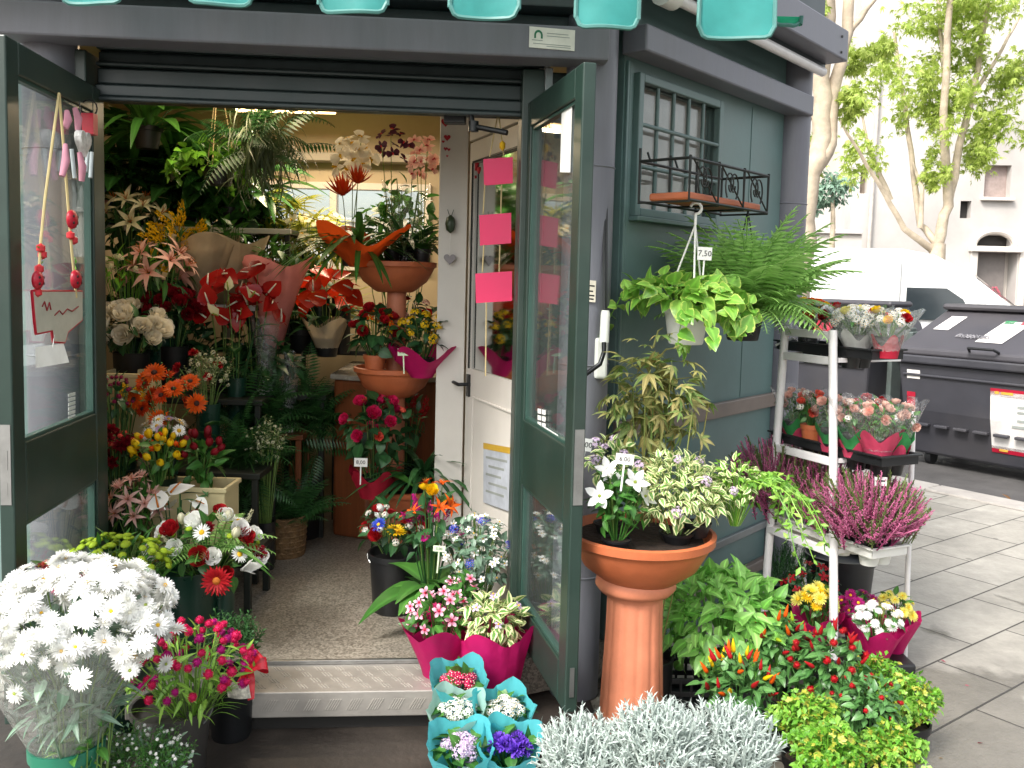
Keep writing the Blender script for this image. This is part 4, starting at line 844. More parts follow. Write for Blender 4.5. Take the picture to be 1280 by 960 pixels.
# garden wall and the far house with a sloping roof
gw = thing('boundary_wall', 'long pale boundary wall with stone coping left of old building', 'wall', (at(1000, 350, BY).x, BY-1, -.13))
zt = at(1030, 292, BY-1).z
b = MB(); b.obox(lambda x, y, z: (x, y, z), -12, bx0-.02, BY-1, BY-.6, -.13, zt); o = b.build('masonry', PLAST2, gw, smooth=False); o.location = -gw.location
b = MB(); b.obox(lambda x, y, z: (x, y, z), -12.1, bx0-.03, BY-1.1, BY-.5, zt, zt+.12); o = b.build('coping', PLAST, gw, bevel=.02); o.location = -gw.location
HY = 44; hA = at(1044, 118, HY); hB = at(1175, 62, HY); fh = thing('far_house', 'far pinkish house with sloping roofline showing between the trees', 'house', (hB.x, HY, -.13))
b = MB(); b.prism([(hA.x-.0, -.13), (hB.x+9, -.13), (hB.x+9, hB.z-1), (hB.x+2, hB.z+1), (hA.x, hA.z)], lambda a, d, z: Vector((a, HY+d, z)), 0, 9); o = b.build('wall', M('pink_plaster', '#d3bdb2', .85, 0, .1, .3), fh, smooth=False); o.location = -fh.location
b = MB(); b.tube([(hA.x-.5, HY-.3, hA.z-.1), (hB.x+2, HY-.3, hB.z+1.0)], .28, 4); b.tube([(hB.x+2, HY-.3, hB.z+1.0), (hB.x+9.5, HY-.3, hB.z-1.1)], .28, 4); o = b.build('eave', M('roof_tile', '#9c8578', .8), fh, smooth=False); o.location = -fh.location
for xx, zz in ((1080, 200), (1122, 165), (1122, 230)):
    p = at(xx, zz, HY); b = MB(); b.box((p.x, HY-.02, p.z), (.9, .06, 1.7)); o = b.build('window', HOLE, fh, smooth=False); o.location = -fh.location

# ------------------------------------------------------------------ trees
BARK = M('plane_bark', '#b3a48f', .85, 0, .3, 5, .5, 12, dirt=.35)
LEAFT = leafm('plane_leaf', '#8ba63a', '#c3d070', .45, .5, rib=.1)
def tree(label, name, base, limbs, clumps, nleaf, lsize, lm=LEAFT, lt='maple', group='street trees'):
    t = thing(name, label, 'tree', base, group); L0 = Vector(base)
    b = MB()
    for pts, r0, r1 in limbs:
        P = [Vector(p)-L0 for p in pts]; Q = []
        for i in range(len(P)-1):
            for k in range(4): u = k/4; Q.append(P[i].lerp(P[i+1], u)+Vector(rng.normal(size=3)*r0*.12*(0 if i == 0 and k == 0 else 1)))
        Q.append(P[-1]); b.tube(Q, np.linspace(r0, r1, len(Q)), 10)
    b.build('trunk', BARK, t)
    c = MB(); tot = sum(q[2] for q in clumps)
    for ctr, rad, wgt in clumps:
        n = int(nleaf*wgt/tot); sub = max(3, n//40); cc = unit(rnd(sub))*rng.uniform(.3, 1, (sub, 1))*np.array(rad); k = rng.integers(0, sub, n)
        P = cc[k]+rnd(n)*np.array(rad)*.17+np.array(list(Vector(ctr)-L0)); D = rnd(n)+np.array([0, 0, -.6]); c.scatter(LT[lt], P, D, rnd(n)*.5+np.array([0, -.3, 1.]), rng.uniform(.6, 1.2, n)*lsize, 0)
    c.build('crown', lm, t)
A_ = at
TY = 15.5
b0 = A_(1155, 440, TY); b0.z = -.13; fk = A_(1150, 300, TY)
tree('pale barked plane tree forking into upright limbs behind white van', 'plane_tree', b0,
     [([b0, A_(1160, 370, TY), A_(1172, 305, TY)], .17, .13), ([A_(1172, 305, TY), A_(1184, 258, TY), A_(1180, 140, TY-.3), A_(1190, -60, TY-.5)], .1, .045), ([A_(1184, 262, TY), A_(1200, 180, TY), A_(1222, 90, TY), A_(1245, -60, TY)], .075, .035),
      ([A_(1215, 120, TY), A_(1245, 75, TY+.3), A_(1275, 20, TY+.6)], .04, .02), ([A_(1172, 305, TY), A_(1150, 280, TY+.2), A_(1135, 160, TY+.5), A_(1118, 40, TY+.8)], .07, .025), ([A_(1165, 312, TY), A_(1130, 285, TY-.2), A_(1095, 225, TY-.4), A_(1050, 150, TY-.7)], .065, .02),
      ([A_(1150, 285, TY), A_(1153, 235, TY), A_(1140, 200, TY+.4)], .05, .02), ([A_(1184, 150, TY), A_(1176, 40, TY+.2), A_(1170, -60, TY+.2)], .05, .02), ([A_(1113, 250, TY), A_(1085, 185, TY), A_(1075, 130, TY)], .05, .015)],
     [(A_(1170, 130, TY), (.5, .8, .75), 10), (A_(1200, 60, TY), (.6, .8, .5), 5), (A_(1215, 20, TY), (1.2, 1, .35), 6), (A_(1240, 165, TY), (.45, .7, .75), 7), (A_(1270, 90, TY), (.45, .8, .7), 6), (A_(1100, 110, TY), (.6, .8, .6), 3), (A_(1075, 200, TY), (.5, .8, .8), 2.5), (A_(1165, 210, TY), (.25, .5, .5), 3), (A_(1180, 0, TY), (1.3, 1, .3), 4)], 4400, .13)
T2 = 11.5
b1 = A_(990, 440, T2); b1.z = -.13
tree('twisting pale barked plane tree just behind the kiosk corner', 'plane_tree', b1,
     [([b1, A_(1000, 330, T2), A_(1010, 220, T2), A_(1026, 190, T2), A_(1028, 100, T2), A_(1035, -60, T2)], .16, .10), ([A_(1010, 225, T2), A_(1038, 180, T2), A_(1040, 120, T2), A_(1058, 40, T2), A_(1066, -60, T2)], .1, .06), ([A_(1036, 75, T2), A_(1066, 35, T2), A_(1100, -10, T2)], .06, .03), ([A_(1030, 130, T2), A_(1006, 150, T2+.2), A_(985, 190, T2+.4)], .07, .03)],
     [(A_(1015, 30, T2), (.25, .6, .4), 4), (A_(1075, 75, T2+1), (.4, .6, .25), 3), (A_(1060, 120, T2), (.3, .5, .5), 2), (A_(1010, 200, T2+.3), (.2, .3, .4), 1)], 1300, .12)
T3 = 22
b2 = A_(1040, 330, T3); b2.z = -.13
tree('small bluish green bush tree in front of the boundary wall', 'bush_tree', b2, [([b2, A_(1041, 300, T3), A_(1042, 240, T3)], .09, .04)], [(A_(1040, 235, T3), (.55, .6, .4), 3), (A_(1020, 245, T3), (.4, .5, .3), 2)], 900, .16, leafm('olive_leaf', '#6f8f7a', '#8aa58f', .2, rib=.1), 'ovate', None)
# ------------------------------------------------------------------ plant materials
LM = dict(
    dark=leafm('leaf_dark', '#1e4224', '#356233'), mid=leafm('leaf_mid', '#2c5a22', '#4a7d32'), fresh=leafm('leaf_fresh', '#4f8a24', '#7cb03a', .3), basil=leafm('leaf_basil', '#70b04a', '#a6d878', .3, .35, rib=.35),
    pothos=leafm('leaf_pothos', '#639a38', '#92bf55', .3, .28, edge='#b9cf66', ew=.82), varie=leafm('leaf_variegated', '#4c7a34', '#6c9448', .25, .45, edge='#e4e5ae', ew=.42), fern=leafm('leaf_fern', '#7ba853', '#a6cf78', .35, .5), dfern=leafm('leaf_dark_fern', '#264a26', '#3c6a36', .25),
    silver=leafm('leaf_silver', '#a3b1aa', '#c9d3cd', .12, .75, rib=0), maple=leafm('leaf_maple', '#668644', '#a89a62', .3, .45), spath=leafm('leaf_glossy', '#2c5a2c', '#4f8440', .2, .25, rib=.5), herb=leafm('leaf_herb', '#5f9430', '#94bd4e', .3), lime=leafm('leaf_yellowgreen', '#8f9a30', '#b4b24a', .3),
    grey=leafm('leaf_greygreen', '#53705a', '#7c9680', .2), chili=leafm('leaf_chili', '#3d6a34', '#5f8c4e', .22, .35), heath=leafm('leaf_heath', '#5a6a3a', '#6f7f46', .15, rib=0), moss=leafm('leaf_hanging', '#4a5a3a', '#66764e', .2, rib=0), stalk=leafm('plant_stalk', '#5f7f3a', '#77954c', .1, rib=0), gyps=leafm('gyps_stalk', '#7d8a5e', '#97a274', .1, rib=0))
HEATHP = PM['heath']
POTS = dict(black=BLACKP, green=M('bucket_green', '#1d6a52', .35, 0, .1, 6), dgreen=M('vase_dark_green', '#15382c', .3, 0, .12, 6), grey=M('bucket_grey', '#3a3836', .45, 0, .15, 6), terra=TERRA, white=WHITEP, pink=M('pot_pink', '#c98a92', .5), cream=M('pot_cream', '#d2c294', .55, 0, .08, 4), lgrey=M('pot_lightgrey', '#8f9699', .5), wick=M('wicker', '#6f5536', .8, 0, .4, 30, .8, 50))
WR = dict(turq=paperm('wrap_turquoise', '#5cc6cf', .4), mint=paperm('wrap_mint', '#a9cfc4', .35), mag=paperm('wrap_magenta', '#c81468', .3), red=paperm('wrap_red', '#b81c38', .3), orange=paperm('wrap_orange', '#e85a1e', .35), beige=paperm('wrap_beige', '#b9a98e', .3), pinkp=paperm('wrap_pink', '#c97f7c', .3), white=paperm('wrap_white', '#dcdcd8', .35), green=paperm('wrap_green', '#3d9a56', .3), rose=paperm('wrap_rose', '#d84a6c', .3), lemon=paperm('wrap_lemon', '#e6dc70', .35))
YIN = M('tag_yellowgreen', '#cfe0c0', .5)

def Mat4(p, nrm, roll, s):
    q = Vector((0, 0, 1)).rotation_difference(Vector(nrm)); return Matrix.Translation(Vector(p)) @ q.to_matrix().to_4x4() @ Matrix.Rotation(roll, 4, 'Z') @ Matrix.Scale(s, 4)
def pot_mesh(b, kind, r, h):
    if kind == 'bucket': pr = [(.001, 0), (r*.8, 0), (r*.84, .01), (r*.97, h*.9), (r*1.05, h*.905), (r*1.06, h), (r*.99, h), (r*.95, h*.86), (.001, h*.85)]
    elif kind == 'vase': pr = [(.001, 0), (r*.85, 0), (r*.9, .01), (r, h*.97), (r*1.03, h), (r*.96, h), (r*.93, h*.85), (.001, h*.84)]
    elif kind == 'pot': pr = [(.001, 0), (r*.7, 0), (r*.74, .006), (r*.92, h*.78), (r, h*.79), (r*1.03, h), (r*.95, h), (r*.9, h*.86), (.001, h*.85)]
    elif kind == 'bowl': pr = [(.001, 0), (r*.42, 0), (r*.5, h*.06), (r*.78, h*.35), (r*.93, h*.72), (r*.95, h*.8), (r*1.01, h*.84), (r*1.02, h*.98), (r*.96, h), (r*.9, h*.82), (.001, h*.8)]
    b.lathe(pr, 36)
def wrap_mesh(b, r0, r1, z0, z1, lobes=5, amp=.15, up=.04, ph=0, pw=1.3, seg=48, wr=.03):
    k1, k2 = random.uniform(0, 6), random.uniform(0, 6)
    def fn(u, v):
        a = u*2*math.pi; m = v**1.5; s = .5+.5*math.cos(lobes*a+ph)
        r = (r0+(r1-r0)*v**pw)*(1+amp*m*(s-.5)+wr*m*math.sin(13*a+k1+3*v)+wr*.6*math.sin(23*a+k2)*m)
        return (r*math.cos(a), r*math.sin(a), z0+(z1-z0)*v+up*m*(s-.4)*2)
    b.grid(fn, seg, 9)
def foliage(T, c, rad, spec, pot_h, name='foliage'):
    b = MB(); mats = []; cx, cy_, cz = c
    for f in spec:
        mats.append(f['m']); mi = len(mats)-1; n = f['n']; mode = f.get('mode', 'dome'); L = f['L']; t = LT[f['t']]; rr = np.array(rad)*np.array(f.get('sc', (1, 1, 1))); cc = np.array([cx, cy_, cz+f.get('dz', 0)])
        if 'dx' in f: cc[0] += f['dx']
        if mode == 'dome':
            p = sph(n, f.get('zmin', -.35)); k = rng.uniform(f.get('inner', .45), 1, (n, 1)); P = cc+p*rr*k
            D = p*f.get('out', .7)+rnd(n)*f.get('jit', .45)+np.array([0, 0, f.get('up', -.1)]); N = p*.7+np.array([0, 0, .9])+rnd(n)*.25
            b.scatter(t, P, D, N, L*rng.uniform(.65, 1.2, n), mi)
            if f.get('stems', 1):
                for q in P[::max(1, n//14)]: b.tube([(cx+(q[0]-cx)*.25, cy_+(q[1]-cy_)*.25, pot_h*.84), (cx+(q[0]-cx)*.7, cy_+(q[1]-cy_)*.7, (q[2]+pot_h)/2), q], .0025, 4, mi, cap=False)
        elif mode == 'fan':
            a = rng.uniform(0, 6.2832, n); e0, e1 = f.get('el', (.5, 1.4)); el = rng.uniform(e0, e1, n); r0 = f.get('r0', .03)*np.sqrt(rng.uniform(0, 1, n)); base = np.array([cx, cy_, f.get('zb', pot_h*.85)])
            D = np.stack([np.cos(a)*np.cos(el), np.sin(a)*np.cos(el), np.sin(el)], 1); P = base+np.stack([np.cos(a)*r0, np.sin(a)*r0, 0*a], 1); N = np.stack([-np.cos(a)*np.sin(el), -np.sin(a)*np.sin(el), np.cos(el)+.15], 1)
            st = f.get('stalk', 0); Ls = L*rng.uniform(.7, 1.15, n)
            if st:
                h = st*rng.uniform(.55, 1.1, n)
                for i in range(n): b.tube([P[i], P[i]+D[i]*h[i]*.5+np.array([0, 0, .01]), P[i]+D[i]*h[i]], .003, 4, mi, cap=False)
                P = P+D*h[:, None]; D = D+np.stack([np.cos(a), np.sin(a), 0*a], 1)*.8; N = N+np.array([0, -.1, .7])
            b.scatter(t, P, D, N, Ls, mi)
        elif mode == 'spikes':
            p = sph(n, f.get('zmin', .1)); k = rng.uniform(f.get('inner', .8), 1.05, (n, 1)); P1 = cc+p*rr*k; D = p*f.get('out', .5)+np.array([0, 0, 1.])+rnd(n)*f.get('jit', .18)
            l = L*rng.uniform(.75, 1.15, n); D = unit(D); b.scatter(t, P1-D*l[:, None]*.6, D, rnd(n), l, mi)
        elif mode == 'trail':
            for i in range(n):
                a = rng.uniform(*f.get('az', (0, 6.28))); pts = []; q = cc+np.array([math.cos(a)*rr[0]*.8, math.sin(a)*rr[1]*.8, rr[2]*.2]); dr = np.array([math.cos(a), math.sin(a), .3]); l = f['len']*rng.uniform(.5, 1.1)
                for s_ in range(9): pts.append(q.copy()); q = q+dr*l/9; dr = unit(dr+np.array([0, 0, -.38])+rng.normal(size=3)*.2)
                pts = np.array(pts); b.tube(pts, .002, 4, mi, cap=False); m_ = len(pts); b.scatter(t, np.repeat(pts, 2, 0), rnd(2*m_)+np.array([0, -.2, -.3]), rnd(2*m_)*.5+np.array([0, -.5, .8]), L*rng.uniform(.6, 1.1, 2*m_), mi)
    return b.build(name, mats, T)
def flowers(T, c, rad, spec, pot_h, sb):
    cx, cy_, cz = c
    for f in spec:
        n = f['n']; rr = np.array(rad)*np.array(f.get('sc', (1, 1, 1))); p = sph(n, f.get('zmin', .0)); cc = np.array([cx+f.get('dx', 0), cy_+f.get('dy', 0), cz+f.get('dz', 0)])
        k = rng.uniform(f.get('inner', .9), 1.06, (n, 1)); P = cc+p*rr*k; Nn = unit(p*f.get('out', 1)+np.array([0, f.get('face', -.35), f.get('up', .5)])+rnd(n)*f.get('jit', .25)); hs_ = f['h'] if isinstance(f['h'], list) else [f['h']]
        for i in range(n):
            h = hs_[i % len(hs_)]; s = f['S']*random.uniform(.85, 1.15); link(f.get('nm', 'flower'), h, T, Mat4(P[i], Nn[i], random.uniform(0, 6.28), s))
            if sb is not None and f.get('stem', 1) and i % f.get('every', 2) == 0:
                q = P[i]-Nn[i]*s*.1; sb.tube([(cx+(q[0]-cx)*.3, cy_+(q[1]-cy_)*.3, min(pot_h*.9, q[2]-.02)), (cx+(q[0]-cx)*f.get('mid', .6), cy_+(q[1]-cy_)*f.get('mid', .6), pot_h+(q[2]-pot_h)*.55), q], .0022, 4, cap=False)
def price_tag(T, p, s, w_=.06, h_=.04, mat=None, stake=.09, tilt=0):
    b = MB(); x = Vector((math.cos(tilt), 0, math.sin(tilt))); z = Vector((-math.sin(tilt), 0, math.cos(tilt))); y = Vector((0, 1, 0)); p = Vector(p)
    b.obox(lambda a, d, q: p+x*a+y*d+z*q, -w_/2, w_/2, 0, .0015, -h_/2, h_/2); b.obox(lambda a, d, q: p+x*a+y*d+z*q, -.003, .003, .002, .004, -h_/2-stake, h_/2*.5)
    o = b.build('price_tag', mat or PAPER, T, smooth=False)
    if s: text(o, s, h_*.62, p+z*0, x, z, INK, 'lettering', .0015)
    return o
def plant(nm, label, cat, box, Y, z0, pot=None, fol=(), flo=(), wrap=None, tagp=None, ry=.85, group=None, x=None, sleeve=None, extra=None):
    x0, y0, x1, y1 = box; s = Y/FPX; c = at((x0+x1)/2, (y0+y1)/2, Y); rx, rz = (x1-x0)*s/2, (y1-y0)*s/2
    bx = c.x if x is None else x
    T = thing(nm, label, cat, (bx, Y, z0), group); lc = (c.x-bx, 0, c.z-z0); rad = (rx, rx*ry, rz); ph = 0
    if pot:
        k, r, h, m = pot; ph = h; b = MB(); pot_mesh(b, k, r, h); b.build('pot', POTS[m] if isinstance(m, str) else m, T)
        b = MB(); b.lathe([(r*.93, h*.86), (.001, h*.865)], 20); b.build('soil', SOIL, T)
    if fol: foliage(T, lc, rad, fol, ph if pot else max(.02, lc[2]-rz))
    if flo:
        sb = MB(); flowers(T, lc, rad, flo, ph if pot else max(.02, lc[2]-rz), sb)
        if sb.n: sb.build('stems', LM['stalk'], T)
    if wrap:
        for wv in (wrap if isinstance(wrap, list) else [wrap]):
            b = MB(); wrap_mesh(b, wv.get('r0', pot[1]*.75 if pot else .03), wv.get('r1', rx), wv.get('z0', .004), wv.get('z1', lc[2]), wv.get('lobes', 5), wv.get('amp', .18), wv.get('up', .03), wv.get('ph', random.uniform(0, 6)), wv.get('pw', 1.2)); b.build(wv.get('nm', 'wrapper'), WR[wv['m']] if isinstance(wv['m'], str) else wv['m'], T)
    if tagp:
        tx, ty, ss = tagp[:3]; q = at(tx, ty, Y-tagp[5] if len(tagp) > 5 else Y-rx*ry); price_tag(T, Vector((q.x-bx, q.y-Y, q.z-z0)), ss, *(tagp[3] if len(tagp) > 3 else ()), mat=tagp[4] if len(tagp) > 4 else None, tilt=random.uniform(-.15, .1))
    return T
def bucket(label, px, Y, z0, r, h, mat, kind='bucket', nm='flower_bucket', group=None):
    T = thing(nm, label, 'bucket' if 'bucket' in nm else 'vase', (at(px, 700, Y).x, Y, z0), group); b = MB(); pot_mesh(b, kind, r, h); b.build('shell', POTS[mat], T)
    if kind == 'bucket':
        b = MB(); a = np.linspace(0, math.pi, 14); b.tube([(r*1.06*math.cos(t), -r*.9*math.sin(t)*.55-.0, h*.95-.55*r*math.sin(t)) for t in a], .003, 5); b.build('handle', STEEL, T)
    b = MB(); b.lathe([(r*.93, h*.8), (.001, h*.8)], 20); b.build('water', M('bucket_water', '#1c2420', .1), T); return T
D_ = lambda t, n, L, m, **k: dict(t=t, n=n, L=L, m=LM[m], **k)
H_ = lambda k, c, n, S, cen='y', **q: dict(h=head(k, c, cen), n=n, S=S, **q)
zat = lambda py, px, Y: at(px, py, Y).z

# ------------------------------------------------------------------ inside: displays, shelves
st_m = M('stand_dark', '#20241f', .5, .2, .2, 8)
def stand(label, x0, x1, y0, y1, z, nm='display_stand', legs=True, m=None, edge=False):
    T = thing(nm, label, 'stand', ((x0+x1)/2, (y0+y1)/2, FLOOR)); X, Y_ = (x1-x0)/2, (y1-y0)/2; h = z-FLOOR
    b = MB(); b.box((0, 0, h-.015), (2*X, 2*Y_, .03)); b.build('shelf_board', m or st_m, T, bevel=.004)
    for sx in (-1, 1):
        for sy in (-1, 1): b = MB(); b.box((sx*(X-.03), sy*(Y_-.03), (h-.03)/2), (.03, .03, h-.03)); b.build('leg', m or st_m, T, bevel=.003)
    if edge: b = MB(); b.box((0, -Y_-.006, h-.013), (2*X, .012, .032)); b.build('edge_trim', WHITEP, T, bevel=.003)
    return T
stand('lowest dark display bench on the left behind cream flower box', -1.95, -1.12, 3.86, 4.22, .44)
stand('second dark display bench under the orange gerberas', -2.1, -1.2, 4.25, 4.62, .72)
stand('third dark display bench under the white roses', -2.3, -1.3, 4.65, 5.02, 1.02)
stand('white edged shelf carrying the lilies at left', -2.5, -1.45, 5.05, 5.42, 1.50, 'flower_shelf', edge=True)
stand('topmost white edged shelf carrying the large leaved plants', -2.75, -1.35, 5.45, 5.95, 1.95, 'flower_shelf', edge=True)
stand('low dark bench with red anthuriums at the back', -1.55, -1.05, 5.05, 5.5, 1.0)
stand('dark bench in the middle at the back', -1.7, -.75, 5.75, 6.3, 1.2)
# counter with rounded front and marble top
T = thing('shop_counter', 'brown wooden counter with marble top behind the stacked bowls', 'counter', (-.72, 5.4, FLOOR))
b = MB(); hC = at(430, 468, 5.1).z-FLOOR
pl = [(-.30, -.28), (-.1, -.36), (.15, -.36), (.42, -.25), (.5, .5), (-.32, .5)]
b.prism([(x, y) for x, y in pl], lambda a, d, z: Vector((a, z, d)), 0, hC-.03); b.build('body', WOOD, T, bevel=.02)
b = MB(); b.prism([(x*1.06, y*1.06) for x, y in pl], lambda a, d, z: Vector((a, z, d)), hC-.03, hC); b.build('top', MARBLE, T, bevel=.006)
b = MB(); b.obox(lambda a, d, z: Vector((a, d, z)), -.06, -.04, -.372, -.36, .03, hC-.05); b.build('panel_strip', M('counter_edge', '#5d331c', .4), T, bevel=.003)
# stacked bowls
TY_ = 4.72; T = thing('tiered_planter', 'three tier stand of round terracotta bowls by the white door', 'planter', (at(494, 500, TY_).x, TY_, FLOOR))
tz = []
for px, py, r in ((494, 327, .215), (493, 458, .21), (506, 605, .235)):
    z = at(px, py, TY_).z-FLOOR; tz.append((at(px, py, TY_).x, z, r)); b = MB(); hh = .16; b2 = MB(); pot_mesh(b2, 'bowl', r, hh); V = b2.v[0]+np.array([at(px, py, TY_).x-T.location.x, 0, z-hh]); b.add(V, b2.q[0], None, 0, b2.uv[0]); b.build('bowl', TERRA, T)
    b = MB(); b.lathe([(r*.9, z-.03), (.001, z-.028)], 24, (at(px, py, TY_).x-T.location.x, 0, 0)); b.build('soil', SOIL, T)
b = MB(); b.lathe([(.12, 0), (.12, .03), (.055, .06), (.05, tz[0][1]-.16), (.09, tz[0][1]-.15)], 20); b.build('pole', TERRA2, T)
BZ = [q[1]+FLOOR-.03 for q in tz]

def glossy(nm, label, cat, box, Y, z0, n=14, L=.25, stalk=.25, m='spath', **k): return plant(nm, label, cat, box, Y, z0, k.pop('pot', ('pot', .09, .14, 'black')), [D_(k.pop('t', 'big'), n, L, m, mode='fan', el=k.pop('el', (.5, 1.5)), stalk=stalk, r0=.05)]+k.pop('more', []), **k)
# upper left leafy plants
for i, (bx, Y, lab, n, fl) in enumerate((((128, 140, 200, 300), 5.6, 'large dark green peace lily at the upper left corner', 26, 1), ((195, 165, 265, 300), 5.65, 'tall peace lily with pale upright blooms beside hanging basket', 26, 4), ((245, 180, 330, 310), 5.7, 'broad leaved green peace lily right of the tallest one', 24, 3))):
    glossy('peace_lily', lab, 'plant', bx, Y, 1.95, n+14, .34, .30, group='peace lilies on the top shelf', more=[D_('big', 46, .27, 'spath', zmin=-.7, inner=.4, up=.2), D_('broad', 40, .12, 'dark', zmin=-.8)], flo=[dict(h=hd('spathe', lambda b: (b.scatter(LT['cup'], [(0, 0, -.3)], [(0, .35, 1)], [(0, 1, .1)], 1.0), b.tube([(0, .03, -.2), (0, .06, .3)], .05, 6, 1)), [PM['cream'], CM['g']]), n=fl+2, S=.11, up=1.6, jit=.2, zmin=.1)])
plant('hanging_plant', 'big hanging plant with long arching leaves at top left', 'plant', (128, 118, 240, 190), 5.0, 2.35, ('pot', .08, .12, 'black'), [D_('strap', 40, .55, 'mid', mode='fan', el=(.0, 1.4), r0=.05), D_('big', 12, .24, 'mid', mode='fan', el=(.1, 1.2), stalk=.15)])
def hang_strings(T, p, top, n=3, r=.09, m=None):
    for k in range(n):
        a = k*6.283/n+.5; b = MB(); b.tube([(p[0]+r*math.cos(a), p[1]+r*math.sin(a), p[2]), (p[0], p[1], top-.05)], .003, 5); b.build('string', m or M('jute_string', '#b9a67a', .8), T)
    b = MB(); b.tube([(p[0], p[1], top-.05), (p[0], p[1], top)], .003, 5); b.tube([(p[0]+.0, p[1], top), (p[0]+.02, p[1], top+.02), (p[0], p[1], top+.04)], .004, 5); b.build('hook', m or STEEL, T)
T = plant('hanging_basket', 'hanging pothos basket on beige strings near the ceiling', 'plant', (228, 165, 318, 240), 4.9, 2.15, ('pot', .09, .1, 'black'), [D_('heart', 60, .07, 'fresh', zmin=-.4), D_('heart', 8, .06, 'fresh', mode='trail', len=.3)])
hang_strings(T, (0, 0, .1), CEIL-2.15-.04)
T = plant('air_plant', 'wispy grey green hanging air plant curtain below the ceiling', 'plant', (278, 120, 372, 235), 4.7, 2.12, None, [D_('blade', 420, .2, 'moss', mode='dome', zmin=-.9, up=-.9, jit=.5, inner=.1, stems=0), D_('frond', 30, .3, 'dfern', mode='dome', zmin=-.3, up=-.2, inner=.1, stems=0)])
b = MB(); b.tube([(0, 0, .3), (0, 0, CEIL-2.12)], .003, 5); b.build('string', STEEL, T)
# lilies and the middle left
plant('lily_bunch', 'cream lilies standing on the white edged shelf', 'flowers', (128, 248, 200, 312), 5.2, 1.50, ('vase', .08, .2, 'dgreen'), [D_('lance', 50, .13, 'dark', zmin=-.8)], [H_('lily', 'cream', 11, .17, 'o', zmin=-.2)], ry=.7)
plant('goldenrod_bunch', 'feathery yellow goldenrod bunch beside the cream lilies', 'flowers', (196, 280, 246, 352), 5.1, 1.50, ('vase', .06, .15, 'dgreen'), [D_('lance', 30, .08, 'mid', zmin=-.6)], [H_('plume', 'yellow', 22, .12, 'y', zmin=-.5, jit=.4)])
plant('lily_bunch', 'pale pink lilies just above the white roses', 'flowers', (162, 308, 234, 372), 4.85, 1.02, ('vase', .08, .3, 'dgreen'), [D_('lance', 50, .12, 'mid', zmin=-.7)], [H_('lily', 'pink', 12, .17, 'o', zmin=-.3)])
plant('mixed_bunch', 'pale green and white filler flowers left of pink lilies', 'flowers', (126, 318, 190, 362), 4.8, 1.02, ('vase', .07, .3, 'dgreen'), [D_('lance', 60, .08, 'fresh', zmin=-.5)], [H_('clus', 'cream', 14, .05, 'g', zmin=-.1)])
plant('rose_bunch', 'bunch of large white roses in front of red roses', 'flowers', (126, 384, 202, 446), 4.62, 1.02, ('vase', .09, .24, 'black'), [D_('ovate', 50, .08, 'dark', zmin=-.8)], [H_('rose', 'ivory', 22, .098, zmin=-.35, face=-.8, inner=.95)])
plant('rose_bunch', 'bunch of dark red roses right of the white roses', 'flowers', (186, 362, 246, 412), 4.85, 1.02, ('vase', .08, .26, 'black'), [D_('ovate', 50, .08, 'dark', zmin=-.8)], [H_('rose', 'deepred', 20, .075, zmin=-.35, face=-.6)])
plant('filler_bunch', 'white baby breath with small red blooms beside the gerberas', 'flowers', (234, 438, 286, 500), 4.5, .72, ('vase', .06, .3, 'dgreen'), [D_('boxsprig', 40, .08, 'gyps', mode='spikes', zmin=-.2, inner=.4)], [H_('clus', 'cream', 26, .028, 'w', zmin=-.4, jit=.6), H_('ruffle', 'red', 4, .06, zmin=-.2, dx=-.04)])
plant('leafy_bunch', 'plain green foliage bunch behind the red roses', 'plant', (200, 395, 262, 450), 5.0, 1.02, ('vase', .07, .2, 'dgreen'), [D_('ovate', 70, .09, 'dark', zmin=-.7)])
# cream boxes and their bunches
def creambox(label, x0, x1, yt, Y, z0):
    a, c = at(x0, yt, Y), at(x1, yt, Y); h = a.z-z0; wd = c.x-a.x; T = thing('flower_box', label, 'planter', ((a.x+c.x)/2, Y+.1, z0), 'cream boxes for cut flowers')
    b = MB(); t = .008
    for q in ((0, -.1, wd, t), (0, .1, wd, t), (-wd/2+t/2, 0, t, .2-t), (wd/2-t/2, 0, t, .2-t)): b.box((q[0], q[1], h/2), (q[2], q[3], h))
    b.box((0, 0, .004), (wd-.02, .18, .008)); b.build('body', POTS['cream'], T, bevel=.003)
    b = MB(); b.box((0, -.106, h-.01), (wd+.02, .014, .022)); b.box((0, .106, h-.01), (wd+.02, .014, .022)); b.box((-wd/2-.003, 0, h-.01), (.012, .198, .022)); b.box((wd/2+.003, 0, h-.01), (.012, .198, .022)); b.build('rim', POTS['cream'], T, bevel=.004); return T
creambox('cream plastic flower box behind white anthurium, lower of two', 188, 281, 608, 3.9, .44)
creambox('cream plastic flower box behind the orange gerberas, upper of two', 122, 182, 466, 4.36, .72)
plant('gerbera_bunch', 'large orange gerberas with dark centres at the left', 'flowers', (166, 462, 244, 535), 4.2, .72, ('vase', .07, .2, 'dgreen'), [D_('boxsprig', 20, .08, 'mid', mode='spikes', zmin=-.4)], [H_('gerb', 'orange', 9, .115, 'k', zmin=-.5, face=-1.2), H_('gerb', 'dorange', 7, .1, 'k', zmin=-.5, face=-.5, sc=(.8, .8, .8))])
plant('filler_bunch', 'burgundy wax flowers left of the orange gerberas', 'flowers', (122, 470, 166, 530), 4.1, .44, ('vase', .06, .3, 'dgreen'), [D_('ovate', 40, .06, 'dark', zmin=-.7)], [H_('ball', 'wine', 34, .025, zmin=-.2, jit=.4)])
